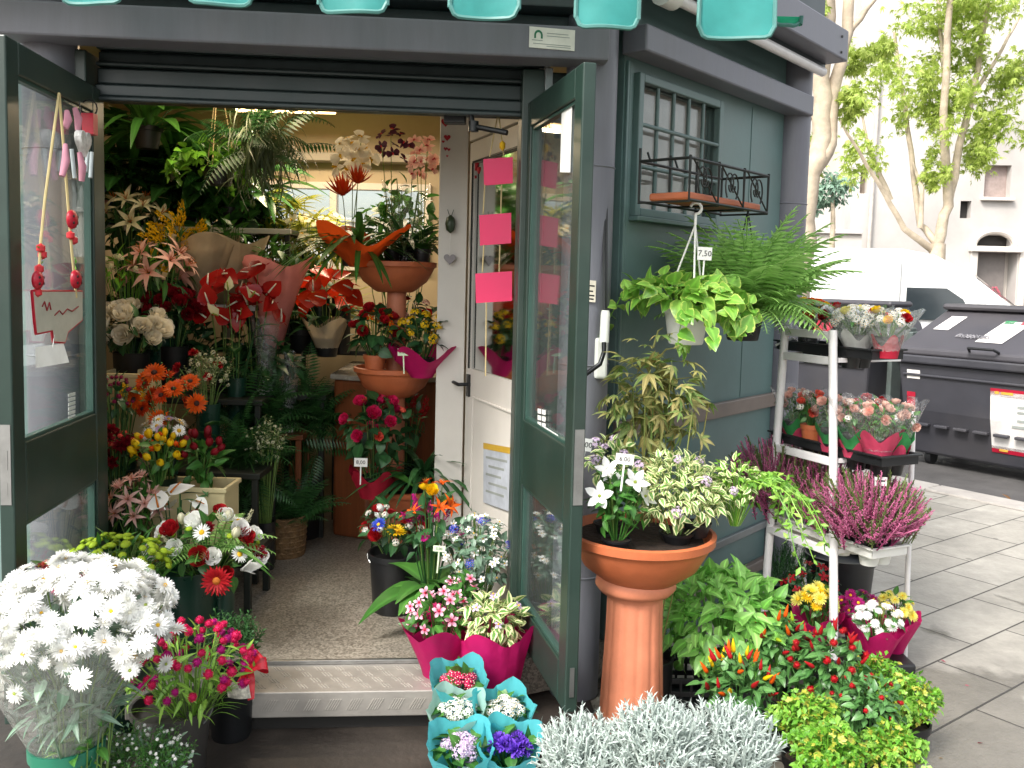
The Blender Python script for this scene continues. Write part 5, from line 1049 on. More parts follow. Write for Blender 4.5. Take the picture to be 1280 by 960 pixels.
plant('rose_bunch', 'yellow rosebuds standing in the lower cream box', 'flowers', (166, 540, 228, 592), 3.86, .47, None, [D_('ovate', 40, .06, 'mid', zmin=-.9)], [H_('tulip', 'yellow', 20, .052, zmin=-.3, up=1.0), H_('ball', 'orange', 8, .03, zmin=.1)])
plant('rose_bunch', 'dark red rosebuds in the lower cream box right end', 'flowers', (226, 540, 276, 590), 3.96, .47, None, [D_('ovate', 60, .085, 'mid', zmin=-.95, dz=-.05)], [H_('tulip', 'deepred', 16, .055, zmin=-.2, up=.9)])
plant('daisy_bunch', 'white daisies between gerberas and yellow rosebuds', 'flowers', (176, 522, 232, 556), 4.05, .44, ('vase', .06, .3, 'dgreen'), [D_('lance', 20, .06, 'mid', zmin=-.4)], [H_('daisy', 'white', 9, .075, zmin=-.1, face=-.3), H_('daisy', 'lilac', 4, .05, zmin=0)])
plant('carnation_bunch', 'dark red and pink carnations beside the door glass', 'flowers', (122, 535, 170, 595), 3.95, .44, ('vase', .07, .25, 'dgreen'), [D_('lance', 40, .07, 'dark', zmin=-.8)], [H_('ruffle', 'deepred', 12, .07, zmin=-.4, face=-.7), H_('ball', 'coral', 12, .03, zmin=0)])
plant('gerbera_bunch', 'small orange and yellow gerberas at far left of gerberas', 'flowers', (140, 480, 176, 530), 4.3, .72, ('vase', .05, .15, 'dgreen'), [D_('lance', 10, .06, 'mid')], [H_('gerb', 'yellow', 5, .075, zmin=-.2, face=-1)])
plant('alstroemeria_bunch', 'soft pink alstroemerias leaning over the doorway', 'flowers', (142, 596, 196, 672), 3.72, FLOOR, ('vase', .08, .3, 'dgreen'), [D_('lance', 60, .08, 'mid', zmin=-.9)], [H_('lily', 'pink', 16, .085, 'o', zmin=-.5, face=-.6), H_('prot', 'pink', 4, .06)])
plant('anthurium_bunch', 'three pale white anthuriums before the cream flower box', 'flowers', (194, 612, 250, 665), 3.72, FLOOR, ('vase', .07, .28, 'dgreen'), [D_('lance', 16, .08, 'dark', zmin=-.8)], [dict(h=head('anth', 'white', 'o'), n=4, S=.105, zmin=-.1, up=.9, face=-.7)])
# paper wrapped things, red anthuriums
for lab, bx, wm, Y, z0 in (('plant wrapped in a beige paper fan beside goldenrod', (238, 288, 275, 345), 'beige', 5.15, 1.5), ('plant wrapped in a wide beige paper fan above red anthuriums', (268, 288, 312, 345), 'beige', 5.3, 1.3), ('plant in pink paper above the red anthuriums', (318, 314, 368, 362), 'pinkp', 5.2, 1.25)):
    plant('wrapped_plant', lab, 'plant', bx, Y, z0, ('pot', .06, .1, 'black'), [D_('ovate', 26, .08, 'mid', zmin=.1, dz=.06)], wrap=dict(m=wm, r0=.05, r1=.19, lobes=3, amp=.25, up=.03, z1=at(280, bx[1]+12, Y).z-z0, z0=.0))
an = lambda c='anth': dict(h=head('anth', c, 'w'), up=.5, face=-1.0, out=.6, jit=.3)
for lab, bx, Y, z0, n, c in (('red anthurium plant nearest the dark red roses', (254, 340, 302, 425), 4.95, 1.0, 8, 'anth'), ('taller red anthurium plant with long leaves in the middle', (292, 335, 346, 425), 5.0, 1.0, 10, 'anth'), ('orange red anthurium plant wrapped in beige paper', (372, 340, 446, 400), 5.3, 1.2, 11, 'anto')):
    plant('red_anthurium', lab, 'plant', bx, Y, z0, ('pot', .08, .13, 'black'), [D_('big', 14, .16, 'dark', mode='fan', stalk=.16, el=(.3, 1.3))], [dict(n=n+3, S=.135, zmin=-.5, **an(c))], group='red anthuriums at the back', wrap=dict(m='beige', r0=.05, z1=.2, z0=0, r1=.13, lobes=3, amp=.3) if c == 'anto' else None)
plant('calla_bunch', 'pale cream calla blooms under the red anthuriums', 'flowers', (262, 352, 330, 420), 4.8, .72, ('vase', .05, .4, 'dgreen'), [D_('big', 6, .15, 'dark', mode='fan', stalk=.3)], [dict(h=hd('spathe', lambda b: None, []), n=4, S=.08, zmin=-.4, up=.6)])
# back middle
for lab, bx, Y, lt, m in (('yellow green palm against the rear window', (330, 240, 400, 330), 6.1, 'palm', 'lime'), ('dark spiky palm at the left of the rear window', (312, 245, 352, 330), 6.0, 'palm', 'dark'), ('striped dracaena with sword leaves at the rear window', (385, 228, 440, 300), 6.15, 'strap', 'lime')):
    plant('indoor_palm', lab, 'plant', bx, Y, 1.2, ('pot', .1, .18, 'black'), [D_(lt, 26 if lt == 'palm' else 50, .2 if lt == 'palm' else .42, m, mode='fan' if lt == 'strap' else 'dome', el=(.4, 1.4), zmin=-.3)], group='palms in front of the rear window')
plant('orchid_bunch', 'cream orchid sprays below the rear window', 'flowers', (345, 262, 440, 330), 5.75, 1.2, ('vase', .09, .25, 'dgreen'), [D_('strap', 40, .35, 'mid', mode='fan')], [H_('orchid', 'cream', 40, .085, 'y', zmin=-.5, inner=.5)])
plant('dark_shrub', 'dark leafy plant filling the middle of the back', 'plant', (330, 320, 420, 400), 5.6, 1.2, ('pot', .1, .14, 'black'), [D_('ovate', 120, .09, 'dark', zmin=-.7)])
plant('calathea', 'dark broad leaved plant under the pink wrapped pot', 'plant', (268, 400, 350, 470), 5.2, 1.0, ('pot', .09, .12, 'black'), [D_('broad', 40, .13, 'dark', zmin=-.5)])
for lab, bx, Y in (('dark fern at the back left of floor', (282, 470, 345, 580), 4.9), ('darker tall fern right of the pink pot', (345, 470, 412, 585), 5.1), ('low spreading dark fern by the shadowed doorway', (270, 520, 330, 640), 4.6)):
    plant('dark_fern', lab, 'plant', bx, Y, FLOOR, ('vase', .12, .3, 'black'), [D_('frond', 60, .32, 'dfern', mode='fan', el=(.1, 1.45), r0=.1, zb=at(300, bx[1]+60, Y).z-FLOOR), D_('frond', 40, .28, 'dfern', zmin=-.8)], group='dark ferns on the shop floor')
plant('pink_pot_plant', 'small pink pot with dark leaves on a wooden stool', 'plant', (315, 425, 375, 478), 5.0, .80, ('pot', .055, .13, 'pink'), [D_('ovate', 60, .08, 'dark', zmin=-.5)])
stand('small wooden stool carrying the pink pot', -1.42, -1.14, 4.88, 5.14, .80, 'wooden_stool', m=WOOD)
T = plant('wicker_basket', 'wicker basket with dark fern on the shop floor', 'plant', (318, 540, 395, 605), 4.75, FLOOR, ('vase', .12, .22, 'wick'), [D_('frond', 50, .3, 'dfern', mode='fan', el=(.2, 1.4), r0=.08)])
b = MB()
for k in range(7): b.lathe([(.105+.002*k, .02+k*.03), (.112+.002*k, .03+k*.03), (.105+.002*k, .042+k*.03)], 30, rf=lambda t, i, k=k: 1+.03*math.sin(16*t+3.14*k))
b.build('weave', POTS['wick'], T)
plant('gypsophila_bunch', 'dry cream baby breath drooping before the wicker basket', 'flowers', (308, 528, 356, 585), 4.5, FLOOR, ('vase', .05, .25, 'black'), [D_('boxsprig', 26, .1, 'gyps', mode='spikes', zmin=-.2, inner=.4)], [H_('clus', 'cream', 60, .022, 'w', zmin=-.7, jit=.8, inner=.4)])
T = bucket('tall dark glossy vase on the counter bench', 398, 5.55, 1.2, .06, .34, 'dgreen', 'vase', 'tall_vase', 'tall vases at the back'); bucket('tall dark vase nearer the stacked bowls', 424, 5.55, 1.2, .06, .36, 'black', 'vase', 'tall_vase', 'tall vases at the back')
for px, Y, lab in ((360, 4.98, 'clear cellophane sleeve standing by the red anthuriums'), (332, 4.9, 'crumpled clear cellophane sleeve left of the other one')):
    T = thing('cellophane_sleeve', lab, 'sleeve', (at(px, 450, Y).x, Y, 1.0 if px < 340 else .8), 'clear cellophane sleeves'); b = MB(); wrap_mesh(b, .03, .075, 0, .42, 4, .2, .03); b.build('film', FILM2, T); b = MB(); wrap_mesh(b, .031, .045, 0, .05, 4, .1, 0); b.build('tie', PAPER, T)
# blue box at the far left
T = thing('blue_box', 'blue printed box on the top shelf by the left door', 'box', Vector((at(133, 238, 5.52).x-.04, 5.52, 1.95))); b = MB(); b.box((0, .05, .13), (.12, .08, .26)); b.build('carton', M('box_blue', '#3a5f9a', .4, 0, .2, 5), T, bevel=.003); b = MB(); b.box((0, .008, .12), (.09, .002, .1)); b.build('printed_panel', M('box_panel', '#c99a9a', .5, 0, .3, 20), T)
# plants in the stacked bowls
z1, z2, z3 = BZ
def orch(lab, bx, c, cen, n, Y, S=.075, inner=.6, dx=0): return plant('potted_orchid', lab, 'plant', bx, Y, z1, ('pot', .05, .1, 'black'), [D_('strap', 8, .3, 'mid', mode='fan', el=(.3, 1.3)), D_('broad', 5, .14, 'mid', mode='fan', el=(.1, .7))], [H_('orchid', c, n, S, cen, zmin=-.6, face=-1.3, inner=inner, every=6)], group='orchids in the top bowl', ry=.4)
orch('white orchid rising from the top terracotta bowl', (416, 166, 466, 228), 'ivory', 'y', 15, 4.78, .115)
orch('dark maroon orchid in the top terracotta bowl', (472, 158, 512, 210), 'dusk', 'r', 11, 4.82, .075)
orch('dusty pink orchid by the white partition in top bowl', (510, 170, 548, 236), 'pink', 'r', 18, 4.76, .075)
plant('bromeliad', 'orange bromeliad with upright flame bloom in top bowl', 'plant', (418, 212, 458, 275), 4.66, z1, ('pot', .05, .1, 'black'), [D_('strap', 22, .34, 'mid', mode='fan', el=(.2, 1.3))], [H_('prot', 'dorange', 2, .19, 'r', zmin=.3, up=2, dz=-.06)])
plant('orange_wrapped_plant', 'arching leaved plant in bright orange paper, top bowl', 'plant', (400, 232, 500, 322), 4.58, z1-.005, ('pot', .055, .1, 'black'), [D_('strap', 34, .38, 'mid', mode='fan', el=(.1, 1.3))], wrap=dict(m='orange', r0=.05, r1=.21, z0=-.0, z1=.15, lobes=3, amp=.5, up=.06, ph=0.3))
plant('potted_greenery', 'slender green potted plant with film sleeve, top bowl', 'plant', (470, 205, 545, 315), 4.86, z1, ('pot', .06, .1, 'black'), [D_('strap', 40, .34, 'dark', mode='fan', el=(.5, 1.45)), D_('ovate', 30, .07, 'mid', zmin=-.7)], wrap=[dict(nm='film_sleeve', m=FILM2, r0=.06, r1=.12, z0=.04, z1=.42, lobes=4, amp=.2, up=.04)])
plant('begonia', 'red begonia with orange blooms in the middle bowl', 'plant', (440, 385, 498, 452), 4.6, z2, ('pot', .06, .1, 'terra'), [D_('broad', 60, .085, 'dark', zmin=-.6)], [H_('rose', 'red', 13, .06, zmin=-.1, face=-.8), H_('five', 'orange', 8, .05, zmin=.4), H_('five', 'yellow', 3, .04, zmin=.0)])
plant('kalanchoe', 'yellow kalanchoe in magenta paper in middle bowl', 'plant', (496, 392, 560, 448), 4.5, z2, ('pot', .06, .1, 'black'), [D_('ovate', 70, .07, 'dark', zmin=-.6)], [H_('clus', 'yellow', 16, .06, 'y', zmin=.05, face=-.4)], wrap=dict(m='mag', r0=.055, r1=.16, z0=0, z1=.12, lobes=4, amp=.3, up=.04), tagp=(504, 440, '7,00', (.055, .036), YIN, .13))
plant('kalanchoe', 'pale pink and red kalanchoe behind the yellow one', 'plant', (470, 372, 545, 430), 4.85, z2, ('pot', .06, .1, 'black'), [D_('ovate', 60, .08, 'dark', zmin=-.6)], [H_('clus', 'pink', 5, .06, 'r', zmin=.1), H_('anth', 'anth', 5, .07, 'w', zmin=.1)])
plant('hot_pink_begonia', 'hot pink begonia wrapped in red paper in lowest bowl', 'plant', (428, 492, 508, 592), 4.55, z3, ('pot', .07, .11, 'black'), [D_('broad', 90, .09, 'dark', zmin=-.75), D_('big', 5, .18, 'mid', mode='fan', el=(.3, .9), stalk=.05)], [H_('rose', 'hot', 10, .07, zmin=.05, face=-.7), H_('rose', 'coral', 5, .045, zmin=-.2, face=-.2)], wrap=dict(m='red', r0=.07, r1=.125, z0=.0, z1=.12, lobes=5, amp=.2, up=.03), tagp=(451, 578, '8,00', (.065, .043), None, .2))
plant('spider_plant', 'dark spider plant spilling over the lowest bowl', 'plant', (500, 530, 560, 620), 4.6, z3, ('pot', .07, .11, 'black'), [D_('strap', 60, .34, 'dark', mode='fan', el=(.1, 1.4))])
plant('celosia', 'crimson plumed celosia behind the hot pink begonia', 'plant', (488, 500, 530, 560), 4.85, z3, ('pot', .06, .11, 'black'), [D_('ovate', 40, .07, 'dark', zmin=-.7)], [H_('plume', 'red', 9, .1, zmin=.0, up=2)])
for lab, bx, Y, z0, m, lt, n, L in (('bushy green plant on the counter hiding the rear window', (445, 238, 548, 335), 5.35, 1.08, 'mid', 'ovate', 220, .10), ('pale green bush before the left half of rear window', (335, 265, 440, 345), 5.95, 1.2, 'lime', 'lance', 200, .16), ('dark leafy bush behind the cream and pink lilies', (128, 235, 245, 330), 5.55, 1.5, 'spath', 'big', 90, .2), ('dark leafy bush left of the pink paper fan', (235, 250, 330, 345), 5.62, 1.5, 'spath', 'ovate', 160, .11), ('dark bush filling the gap behind the white roses', (126, 340, 250, 420), 5.15, 1.02, 'dark', 'ovate', 200, .1)):
    plant('leafy_bush', lab, 'plant', bx, Y, z0, ('pot', .09, .13, 'black'), [D_(lt, n, L, m, zmin=-.9, inner=.35)], group='leafy bushes filling the shop', ry=.5)
# floor right
bucket('black bucket of mixed flowers on the speckled floor', 494, 3.98, FLOOR, .118, .27, 'black')
plant('mixed_bouquet', 'mixed bouquet with one yellow chrysanthemum in black bucket', 'flowers', (450, 634, 526, 690), 3.98, .38, None, [D_('ovate', 60, .07, 'dark', zmin=-.8)], [H_('mum', 'yellow', 1, .1, zmin=.6, dz=-.08, dy=-.12), H_('rose', 'red', 6, .06, zmin=-.3, face=-.8), H_('clus', 'white', 10, .045, zmin=-.3), H_('mum', 'blue', 1, .07, dx=.05, dy=-.05), H_('tulip', 'white', 4, .05, zmin=.3)])
plant('orange_bouquet', 'orange lily and purple bouquet in big green leaves', 'flowers', (510, 606, 566, 730), 3.72, FLOOR, ('vase', .07, .2, 'black'), [D_('big', 14, .24, 'mid', mode='fan', el=(.3, 1.4), stalk=.05), D_('ovate', 40, .08, 'dark', zmin=-.5)], [H_('rose', 'yellow', 3, .05, zmin=.2, dz=.03), H_('lily', 'orange', 6, .085, 'o', zmin=.3, dz=.03, dx=.02), H_('plume', 'mag', 9, .085, zmin=.1, sc=(.9, .9, .45))], tagp=(549, 686, '5,00', (.05, .025), YIN, .14))
plant('white_speckled_plant', 'bushy plant with small white flowers by the door', 'plant', (556, 640, 640, 745), 3.68, FLOOR, ('pot', .09, .16, 'lgrey'), [D_('varie' if False else 'ovate', 260, .05, 'grey', zmin=-.8)], [H_('five', 'white', 50, .035, zmin=-.5, jit=.5), H_('clus', 'blue', 6, .05, zmin=-.2)])
# ------------------------------------------------------------------ doorway and pavement, left
bucket('green bucket holding the sleeved white chrysanthemums', 80, 2.42, 0, .095, .36, 'green')
c0 = at(100, 760, 2.42); T = thing('chrysanthemum_bunch', 'huge white chrysanthemum bunch in clear sleeve, front left', 'flowers', (at(82, 900, 2.42).x, 2.42, .12))
lc = (c0.x-T.location.x-.01, 0, at(100, 785, 2.42).z-.12)
foliage(T, lc, (.25, .22, .14), [D_('ovate', 160, .06, 'grey', zmin=-.3, dz=-.04, sc=(.85, .85, 1)), D_('lance', 200, .08, 'grey', zmin=-1, dz=-.17, sc=(.55, .55, .9), up=.4), D_('ovate', 160, .05, 'mid', zmin=-1, dz=-.27, sc=(.34, .34, .9), up=.5), D_('lance', 90, .06, 'herb', zmin=-1, dz=-.36, sc=(.22, .22, .7), up=.5)], .1)
sb = MB(); flowers(T, lc, (.25, .24, .185), [H_('cmum', 'white', 36, .066, 'y', zmin=-.2, face=-.15, inner=.9, up=.5, every=3, jit=.4, mid=.4), H_('cmum', 'white', 48, .07, 'w', zmin=-.15, face=-.15, inner=.9, up=.5, every=3, jit=.4, mid=.4), H_('cmum', 'white', 12, .055, 'g', zmin=-.6, face=-.8, dz=-.04, mid=.4)], .1, sb)
hb_ = MB(); f_daisy(20, 3, .4, .085, .15)(hb_); p_ = sph(190, -.2); mb2 = MB(); mb2.scatter(hb_.temp(), np.array(lc)+p_*np.array((.25, .24, .185))*rng.uniform(.78, 1.06, (190, 1)), rnd(190), unit(p_+np.array([0, -.1, .5])+rnd(190)*.25), rng.uniform(.04, .085, 190)); tag(mb2.build('flower_mass', [PM['white'], CM['w']], T), kind='stuff'); sb.build('stems', LM['stalk'], T)
b = MB(); wrap_mesh(b, .075, .262, .2, lc[2]+.05, 5, .1, .04, 1.0, .95, 60, .02); b.build('film_sleeve', FILM, T)
plant('red_chrysanthemums', 'dark red button chrysanthemums peeking behind the white bunch', 'flowers', (36, 700, 122, 745), 2.85, 0, ('vase', .09, .35, 'dgreen'), [D_('ovate', 60, .06, 'mid', zmin=-.7)], [H_('pom', 'wine', 12, .055, zmin=0), H_('pom', 'coral', 6, .045, zmin=0)])
bucket('dark green vase under the lime button flowers', 150, 3.22, 0, .11, .42, 'dgreen', 'vase', 'flower_vase')
plant('button_bunch', 'lime green button chrysanthemums beside the left door', 'flowers', (86, 668, 212, 735), 3.22, .36, None, [D_('lance', 90, .07, 'mid', zmin=-.9)], [H_('button', 'lime', 92, .032, zmin=-.1, jit=.2, up=.8, face=-.1)], ry=.6)
bucket('dark green vase with the red and white bouquet', 232, 3.52, FLOOR, .125, .33, 'dgreen', 'vase', 'flower_vase')
bucket('small dark green vase at right of the larger vase', 278, 3.58, FLOOR, .05, .33, 'dgreen', 'vase', 'flower_vase')
T = plant('red_white_bouquet', 'round bouquet of red gerbera and white roses in vase', 'flowers', (192, 640, 325, 742), 3.5, .46, None, [D_('ovate', 60, .08, 'mid', zmin=-.8), D_('frond', 12, .26, 'fern', mode='fan', el=(-.2, .6), zb=.12), D_('strap', 12, .3, 'mid', mode='fan', el=(.2, .9), zb=.1)], [H_('rose', 'white', 13, .07, zmin=-.3, face=-.7), H_('rose', 'red', 8, .07, zmin=-.4, face=-.6), H_('ruffle', 'deepred', 5, .06, zmin=0), H_('daisy', 'white', 5, .075, zmin=.0), H_('button', 'lime', 12, .025, zmin=0), H_('tulip', 'cream', 3, .06, zmin=.6, up=1.5), H_('plume', 'cream', 3, .06, zmin=.4, dx=.06)])
q = at(271, 726, 3.32); link('flower', head('gerb', 'red', 'o'), T, Mat4(q-T.location, (.05, -1, .1), 0, .125)); q = at(300, 722, 3.36); sb = MB(); wrap_mesh(sb, .01, .05, 0, .08, 3, .3); o = sb.build('ribbon', WR['white'], T); o.location = at(302, 712, 3.36)-T.location; o.rotation_euler = (R(70), 0, R(60)); o.scale = (.55, .55, .7)
bucket('black bucket of small magenta globe flowers', 214, 2.9, 0, .128, .235, 'grey')
plant('globe_amaranth', 'magenta globe amaranths on pale stems in black bucket', 'flowers', (158, 778, 318, 892), 2.9, .17, None, [D_('lance', 150, .07, 'herb', zmin=-.9, inner=.3), D_('blade', 60, .14, 'herb', mode='fan', el=(.7, 1.5), r0=.1, zb=.05)], [H_('ball', 'hot', 64, .034, zmin=-.25, jit=.4), H_('ball', 'mag', 36, .034, zmin=-.3, jit=.4)])
plant('grey_green_foliage', 'small blue green leafy pot behind the magenta globes', 'plant', (248, 770, 330, 830), 3.15, 0, ('vase', .08, .24, 'black'), [D_('boxsprig', 90, .09, 'dfern', mode='spikes', zmin=-.3, inner=.5)])
# red ribbon bow with a printed paper cone
T = thing('red_bow', 'red ribbon bow with printed paper at the blue green pot', 'bow', at(310, 836, 3.03)); b = MB()
for sx, sz, tl in ((.35, 1, 0), (.9, .25, 0), (-.5, -.9, 1), (.2, -1, 1), (.65, .8, 0)):
    d = Vector((sx, -.15, sz)).normalized(); s_ = Vector((-d.z, .3, d.x))
    if tl: b.grid(lambda u, v, d=d, s_=s_: d*(.1*u)+s_*(.022*(v-.5))+Vector((0, .02*math.sin(4*u), 0)), 8, 2)
    else: b.grid(lambda u, v, d=d, s_=s_: d*(.075*math.sin(math.pi*u)**.8)+s_*(.034*(v-.5)*(.3+math.sin(math.pi*u)))+Vector((0, -.03+.06*u, .015*math.sin(6*u))), 12, 2)
b.build('ribbon_loops', M('ribbon_red', '#c4142a', .25, 0, .1, 9), T); b = MB(); b.grid(lambda u, v: Vector((-.07+.08*v+.01*u, -.03-.012*math.sin(3*v), -.03-.06*u)), 4, 6); b.build('printed_paper', M('print_paper', '#b9b4a8', .5, 0, .6, 60), T)
plant('white_bud_bush', 'low bush of tiny white buds at the bottom edge', 'plant', (104, 914, 242, 990), 2.55, 0, ('pot', .11, .14, 'black'), [D_('boxsprig', 220, .06, 'mid', mode='spikes', zmin=-.4, inner=.5), D_('small', 160, .025, 'grey', zmin=-.3)], [H_('ball', 'white', 80, .012, zmin=-.1, jit=.5, stem=0)])
# ------------------------------------------------------------------ doorway, right
T = plant('vinca', 'pink eyed white vinca wrapped in magenta paper', 'plant', (508, 738, 590, 800), 3.36, FLOOR-.015, ('pot', .065, .11, 'black'), [D_('ovate', 110, .055, 'mid', zmin=-.7)], [H_('five', 'vinca', 21, .05, 'r', zmin=-.35, face=-1.1, up=.3)], wrap=dict(m='mag', r0=.06, r1=.14, z0=-.0, z1=.19, lobes=4, amp=.25, up=.03))
plant('variegated_plant', 'cream edged variegated plant in magenta paper by door', 'plant', (576, 742, 656, 808), 3.33, 0.0, ('pot', .09, .24, 'black'), [D_('ovate', 220, .055, 'varie', zmin=-.6)], [H_('five', 'lilac', 6, .04, zmin=.1)], wrap=dict(m='mag', r0=.09, r1=.145, z0=.0, z1=.35, lobes=4, amp=.2, up=.03))
def primrose(label, px, py, Y, z0, wm, col, cen='y', sz=1, lab=False):
    T = thing('wrapped_primrose', label, 'plant', (at(px, py, Y).x, Y, z0), 'paper wrapped primroses by the step')
    b = MB(); pot_mesh(b, 'pot', .045, .09); b.build('pot', BLACKP, T)
    foliage(T, (0, -.01, .155), (.07, .065, .045), [D_('broad', 26, .055, 'mid', zmin=-.1, inner=.8, stems=1, out=1)], .09)
    flowers(T, (0, -.03, .17), (.055, .05, .035), [H_('clus' if col != 'purple' else 'ruffle', col, 12, .055, cen, zmin=.15, face=-.7)], .09, None)
    b = MB(); wrap_mesh(b, .04, .106*sz, .0, .225, 4, .14, .018, random.uniform(0, 6), .8); o = b.build('wrapper', WR[wm], T); o.rotation_euler = (R(17), 0, 0)
    if lab:
        b = MB(); b.lathe([(.001, 0), (.03, 0), (.03, .002), (.001, .002)], 20, (0.02, -.085, .13), axis=(0, -1, .45)); l = b.build('round_label', M('label_dark', '#3c3450', .5), T)
        b = MB(); 
        for k in range(3): b.box((.02, -.0895+.0, .122+.012*k), (.03-.006*abs(k-1), .002, .004))
        b.build('small_print', PAPER, l)
    return T
primrose('dark pink primrose in turquoise paper, rearmost of the five', 575, 830, 3.12, .07, 'turq', 'hot', 'w')
primrose('white primrose in pale mint paper at left', 572, 880, 2.98, .03, 'mint', 'white', 'g', .95)
primrose('white primrose in turquoise paper nearest the door leaf', 630, 868, 3.0, .03, 'turq', 'white')
primrose('pale pink primrose with dark round label in turquoise paper', 577, 925, 2.8, 0, 'turq', 'lilac', 'w', 1.05, True)
primrose('purple primrose in turquoise paper at the front', 638, 926, 2.82, 0, 'turq', 'purple', 'k')
plant('small_variegated_sprig', 'little white flowered pot between vinca and door', 'plant', (556, 720, 600, 760), 3.5, FLOOR, ('pot', .06, .1, 'black'), [D_('ovate', 40, .06, 'mid', zmin=-.6)], [H_('five', 'vinca', 5, .05, 'r', zmin=0, face=-1)])
# hanging pink cards
T = thing('card_garland', 'three bright pink cards hanging on strings before the mirror', 'garland', at(622, 150, 3.72)); L0 = T.location
PK = M('card_pink', '#d4285c', .55, 0, .05, 5)
for (x0, y0, x1, y1) in ((602, 197, 641, 231), (597, 267, 639, 306), (592, 340, 640, 378)):
    b = MB(); q = [at(x0+2, y0+2, 3.70), at(x1, y0-1, 3.68), at(x1, y1-2, 3.68), at(x0+3, y1+1, 3.70)]; b.add([list(p) for p in q]+[list(p+Vector((0, .006, 0))) for p in q], [(0, 3, 2, 1), (4, 5, 6, 7), (0, 1, 5, 4), (1, 2, 6, 5), (2, 3, 7, 6), (3, 0, 4, 7)]); o = b.build('card', PK, T, smooth=False); o.location = -L0
for pts in (((623, 140), (612, 196)), ((623, 140), (630, 196)), ((606, 231), (604, 267)), ((627, 231), (626, 267)), ((605, 306), (603, 340)), ((625, 306), (624, 340)), ((608, 378), (607, 470))):
    b = MB(); b.tube([at(*pts[0], 3.69), at(*pts[1], 3.69)], .003, 5); o = b.build('string', M('jute_string', '#b9a67a', .8), T); o.location = -L0
b = MB(); p = at(628, 182, 3.67); b.lathe([(.001, -.02), (.012, -.01), (.012, .01), (.001, .02)], 8, p); o = b.build('bead', CM['y'], T); o.location = -L0
# ornaments on the left door
LP = lambda px, py, off=.02: hit(px, py, LG(0, .0, 0), Ln)+Ln*off
T = thing('ladybird_garland', 'cord garland of red ladybirds carrying a white wooden sign', 'garland', LP(62, 118)); L0 = T.location; RED = M('ladybird_red', '#b0122c', .35); CORD = M('cord_cream', '#c9b583', .8)
def lp(mb, nm, mat, par=None): o = mb.build(nm, mat, par or T); o.location = -L0 if par is None else (0, 0, 0); return o
for pts in (((66, 116), (60, 160), (48, 250), (43, 300), (39, 370)), ((66, 116), (70, 160), (78, 262), (82, 310), (88, 372))): b = MB(); b.tube([LP(*p) for p in pts], .0045, 6); lp(b, 'cord', CORD)
for px, py, r in ((80, 274, .034), (85, 349, .034), (36, 350, .03)):
    p = LP(px, py, .025); b = MB(); b.lathe([(.001, -.008), (r*.9, -.006), (r, 0), (r*.9, .009), (r*.5, .016), (.001, .018)], 18, p, axis=Ln); ldy = lp(b, 'ladybird', RED)
    b = MB(); zz = Vector((0, 0, 1)); ee = Ln.cross(zz)
    for a, c in ((-.5, .3), (.5, .3), (-.5, -.35), (.5, -.35), (0, .72)): b.lathe([(.001, .0), (r*.16, .0), (r*.14, .003), (.001, .004)], 8, p+ee*r*a+zz*r*c+Ln*(.013 if c < .6 else .007), axis=Ln)
    b.build('spots', BLACKP, ldy)
for px, py in ((42, 310), (44, 318), (80, 294), (84, 300), (40, 336), (38, 365)): b = MB(); b.lathe([(.001, -.016), (.014, -.008), (.014, .008), (.001, .016)], 8, LP(px, py, .022)); lp(b, 'bead', M('bead_red', '#cc2a34', .4))
b = MB()
for k in range(12): b.scatter(LT['small'], [list(LP(41+k % 2*2 if k < 6 else 86, 312+(k % 6)*9, .022))], rnd(1), rnd(1), .022)
lp(b, 'leaf_trim', LM['fresh'])
e_ = [(33, 364), (96, 364), (96, 400), (78, 415), (74, 428), (60, 427), (58, 413), (38, 417), (36, 400)]
q = [LP(*p, .012) for p in e_]; b = MB(); n = len(q); cen = sum(q, Vector())/n; b.add([list(p) for p in q]+[list(p+Ln*.008) for p in q]+[list(cen), list(cen+Ln*.008)], [(i, (i+1) % n, n+(i+1) % n, n+i) for i in range(n)], [(2*n, (i+1) % n, i) for i in range(n)]+[(2*n+1, n+i, n+(i+1) % n) for i in range(n)]); sg = lp(b, 'wooden_sign', M('sign_offwhite', '#b9b6a6', .7, 0, .12, 10))
b = MB(); b.tube([p+Ln*.004 for p in q]+[q[0]+Ln*.004], .005, 6); lp(b, 'red_edge', RED)
b = MB(); sc = [(44, 383), (47, 377), (50, 388), (53, 378), (55, 387), (60, 394), (66, 388), (70, 393), (76, 386), (82, 389), (90, 383)]; b.tube([LP(*p, .022) for p in sc[:5]], .0022, 5); b.tube([LP(*p, .022) for p in sc[5:]], .0022, 5); lp(b, 'script', INKR)
T = thing('paper_slip', 'blank white paper slip hanging below the ladybird sign', 'paper', LP(58, 445)); b = MB(); q = [LP(*p, .012) for p in ((39, 434), (75, 429), (82, 453), (40, 460))]; b.add([list(p-T.location) for p in q], [(0, 1, 2, 3)]); b.build('sheet', PAPER, T); b = MB(); b.tube([LP(60, 418)-T.location, LP(58, 434)-T.location], .0015, 4); b.build('thread', PAPER, T)
T = thing('heart_garland', 'white wicker heart with pink fabric sausages on the left door', 'garland', LP(92, 130)); L0 = T.location
b = MB(); p = LP(91, 177, .035); heart(0, 0, .05, lambda a, d, z: p+Ln.cross(Vector((0, 0, 1)))*(-a)+Ln*d+Vector((0, 0, z)), b, -.012, .012); lp(b, 'wicker_heart', M('wicker_white', '#c9c6c4', .7, 0, .25, 60, .6, 80))
FP = M('fabric_pink', '#c98a9c', .8, 0, .15, 12)
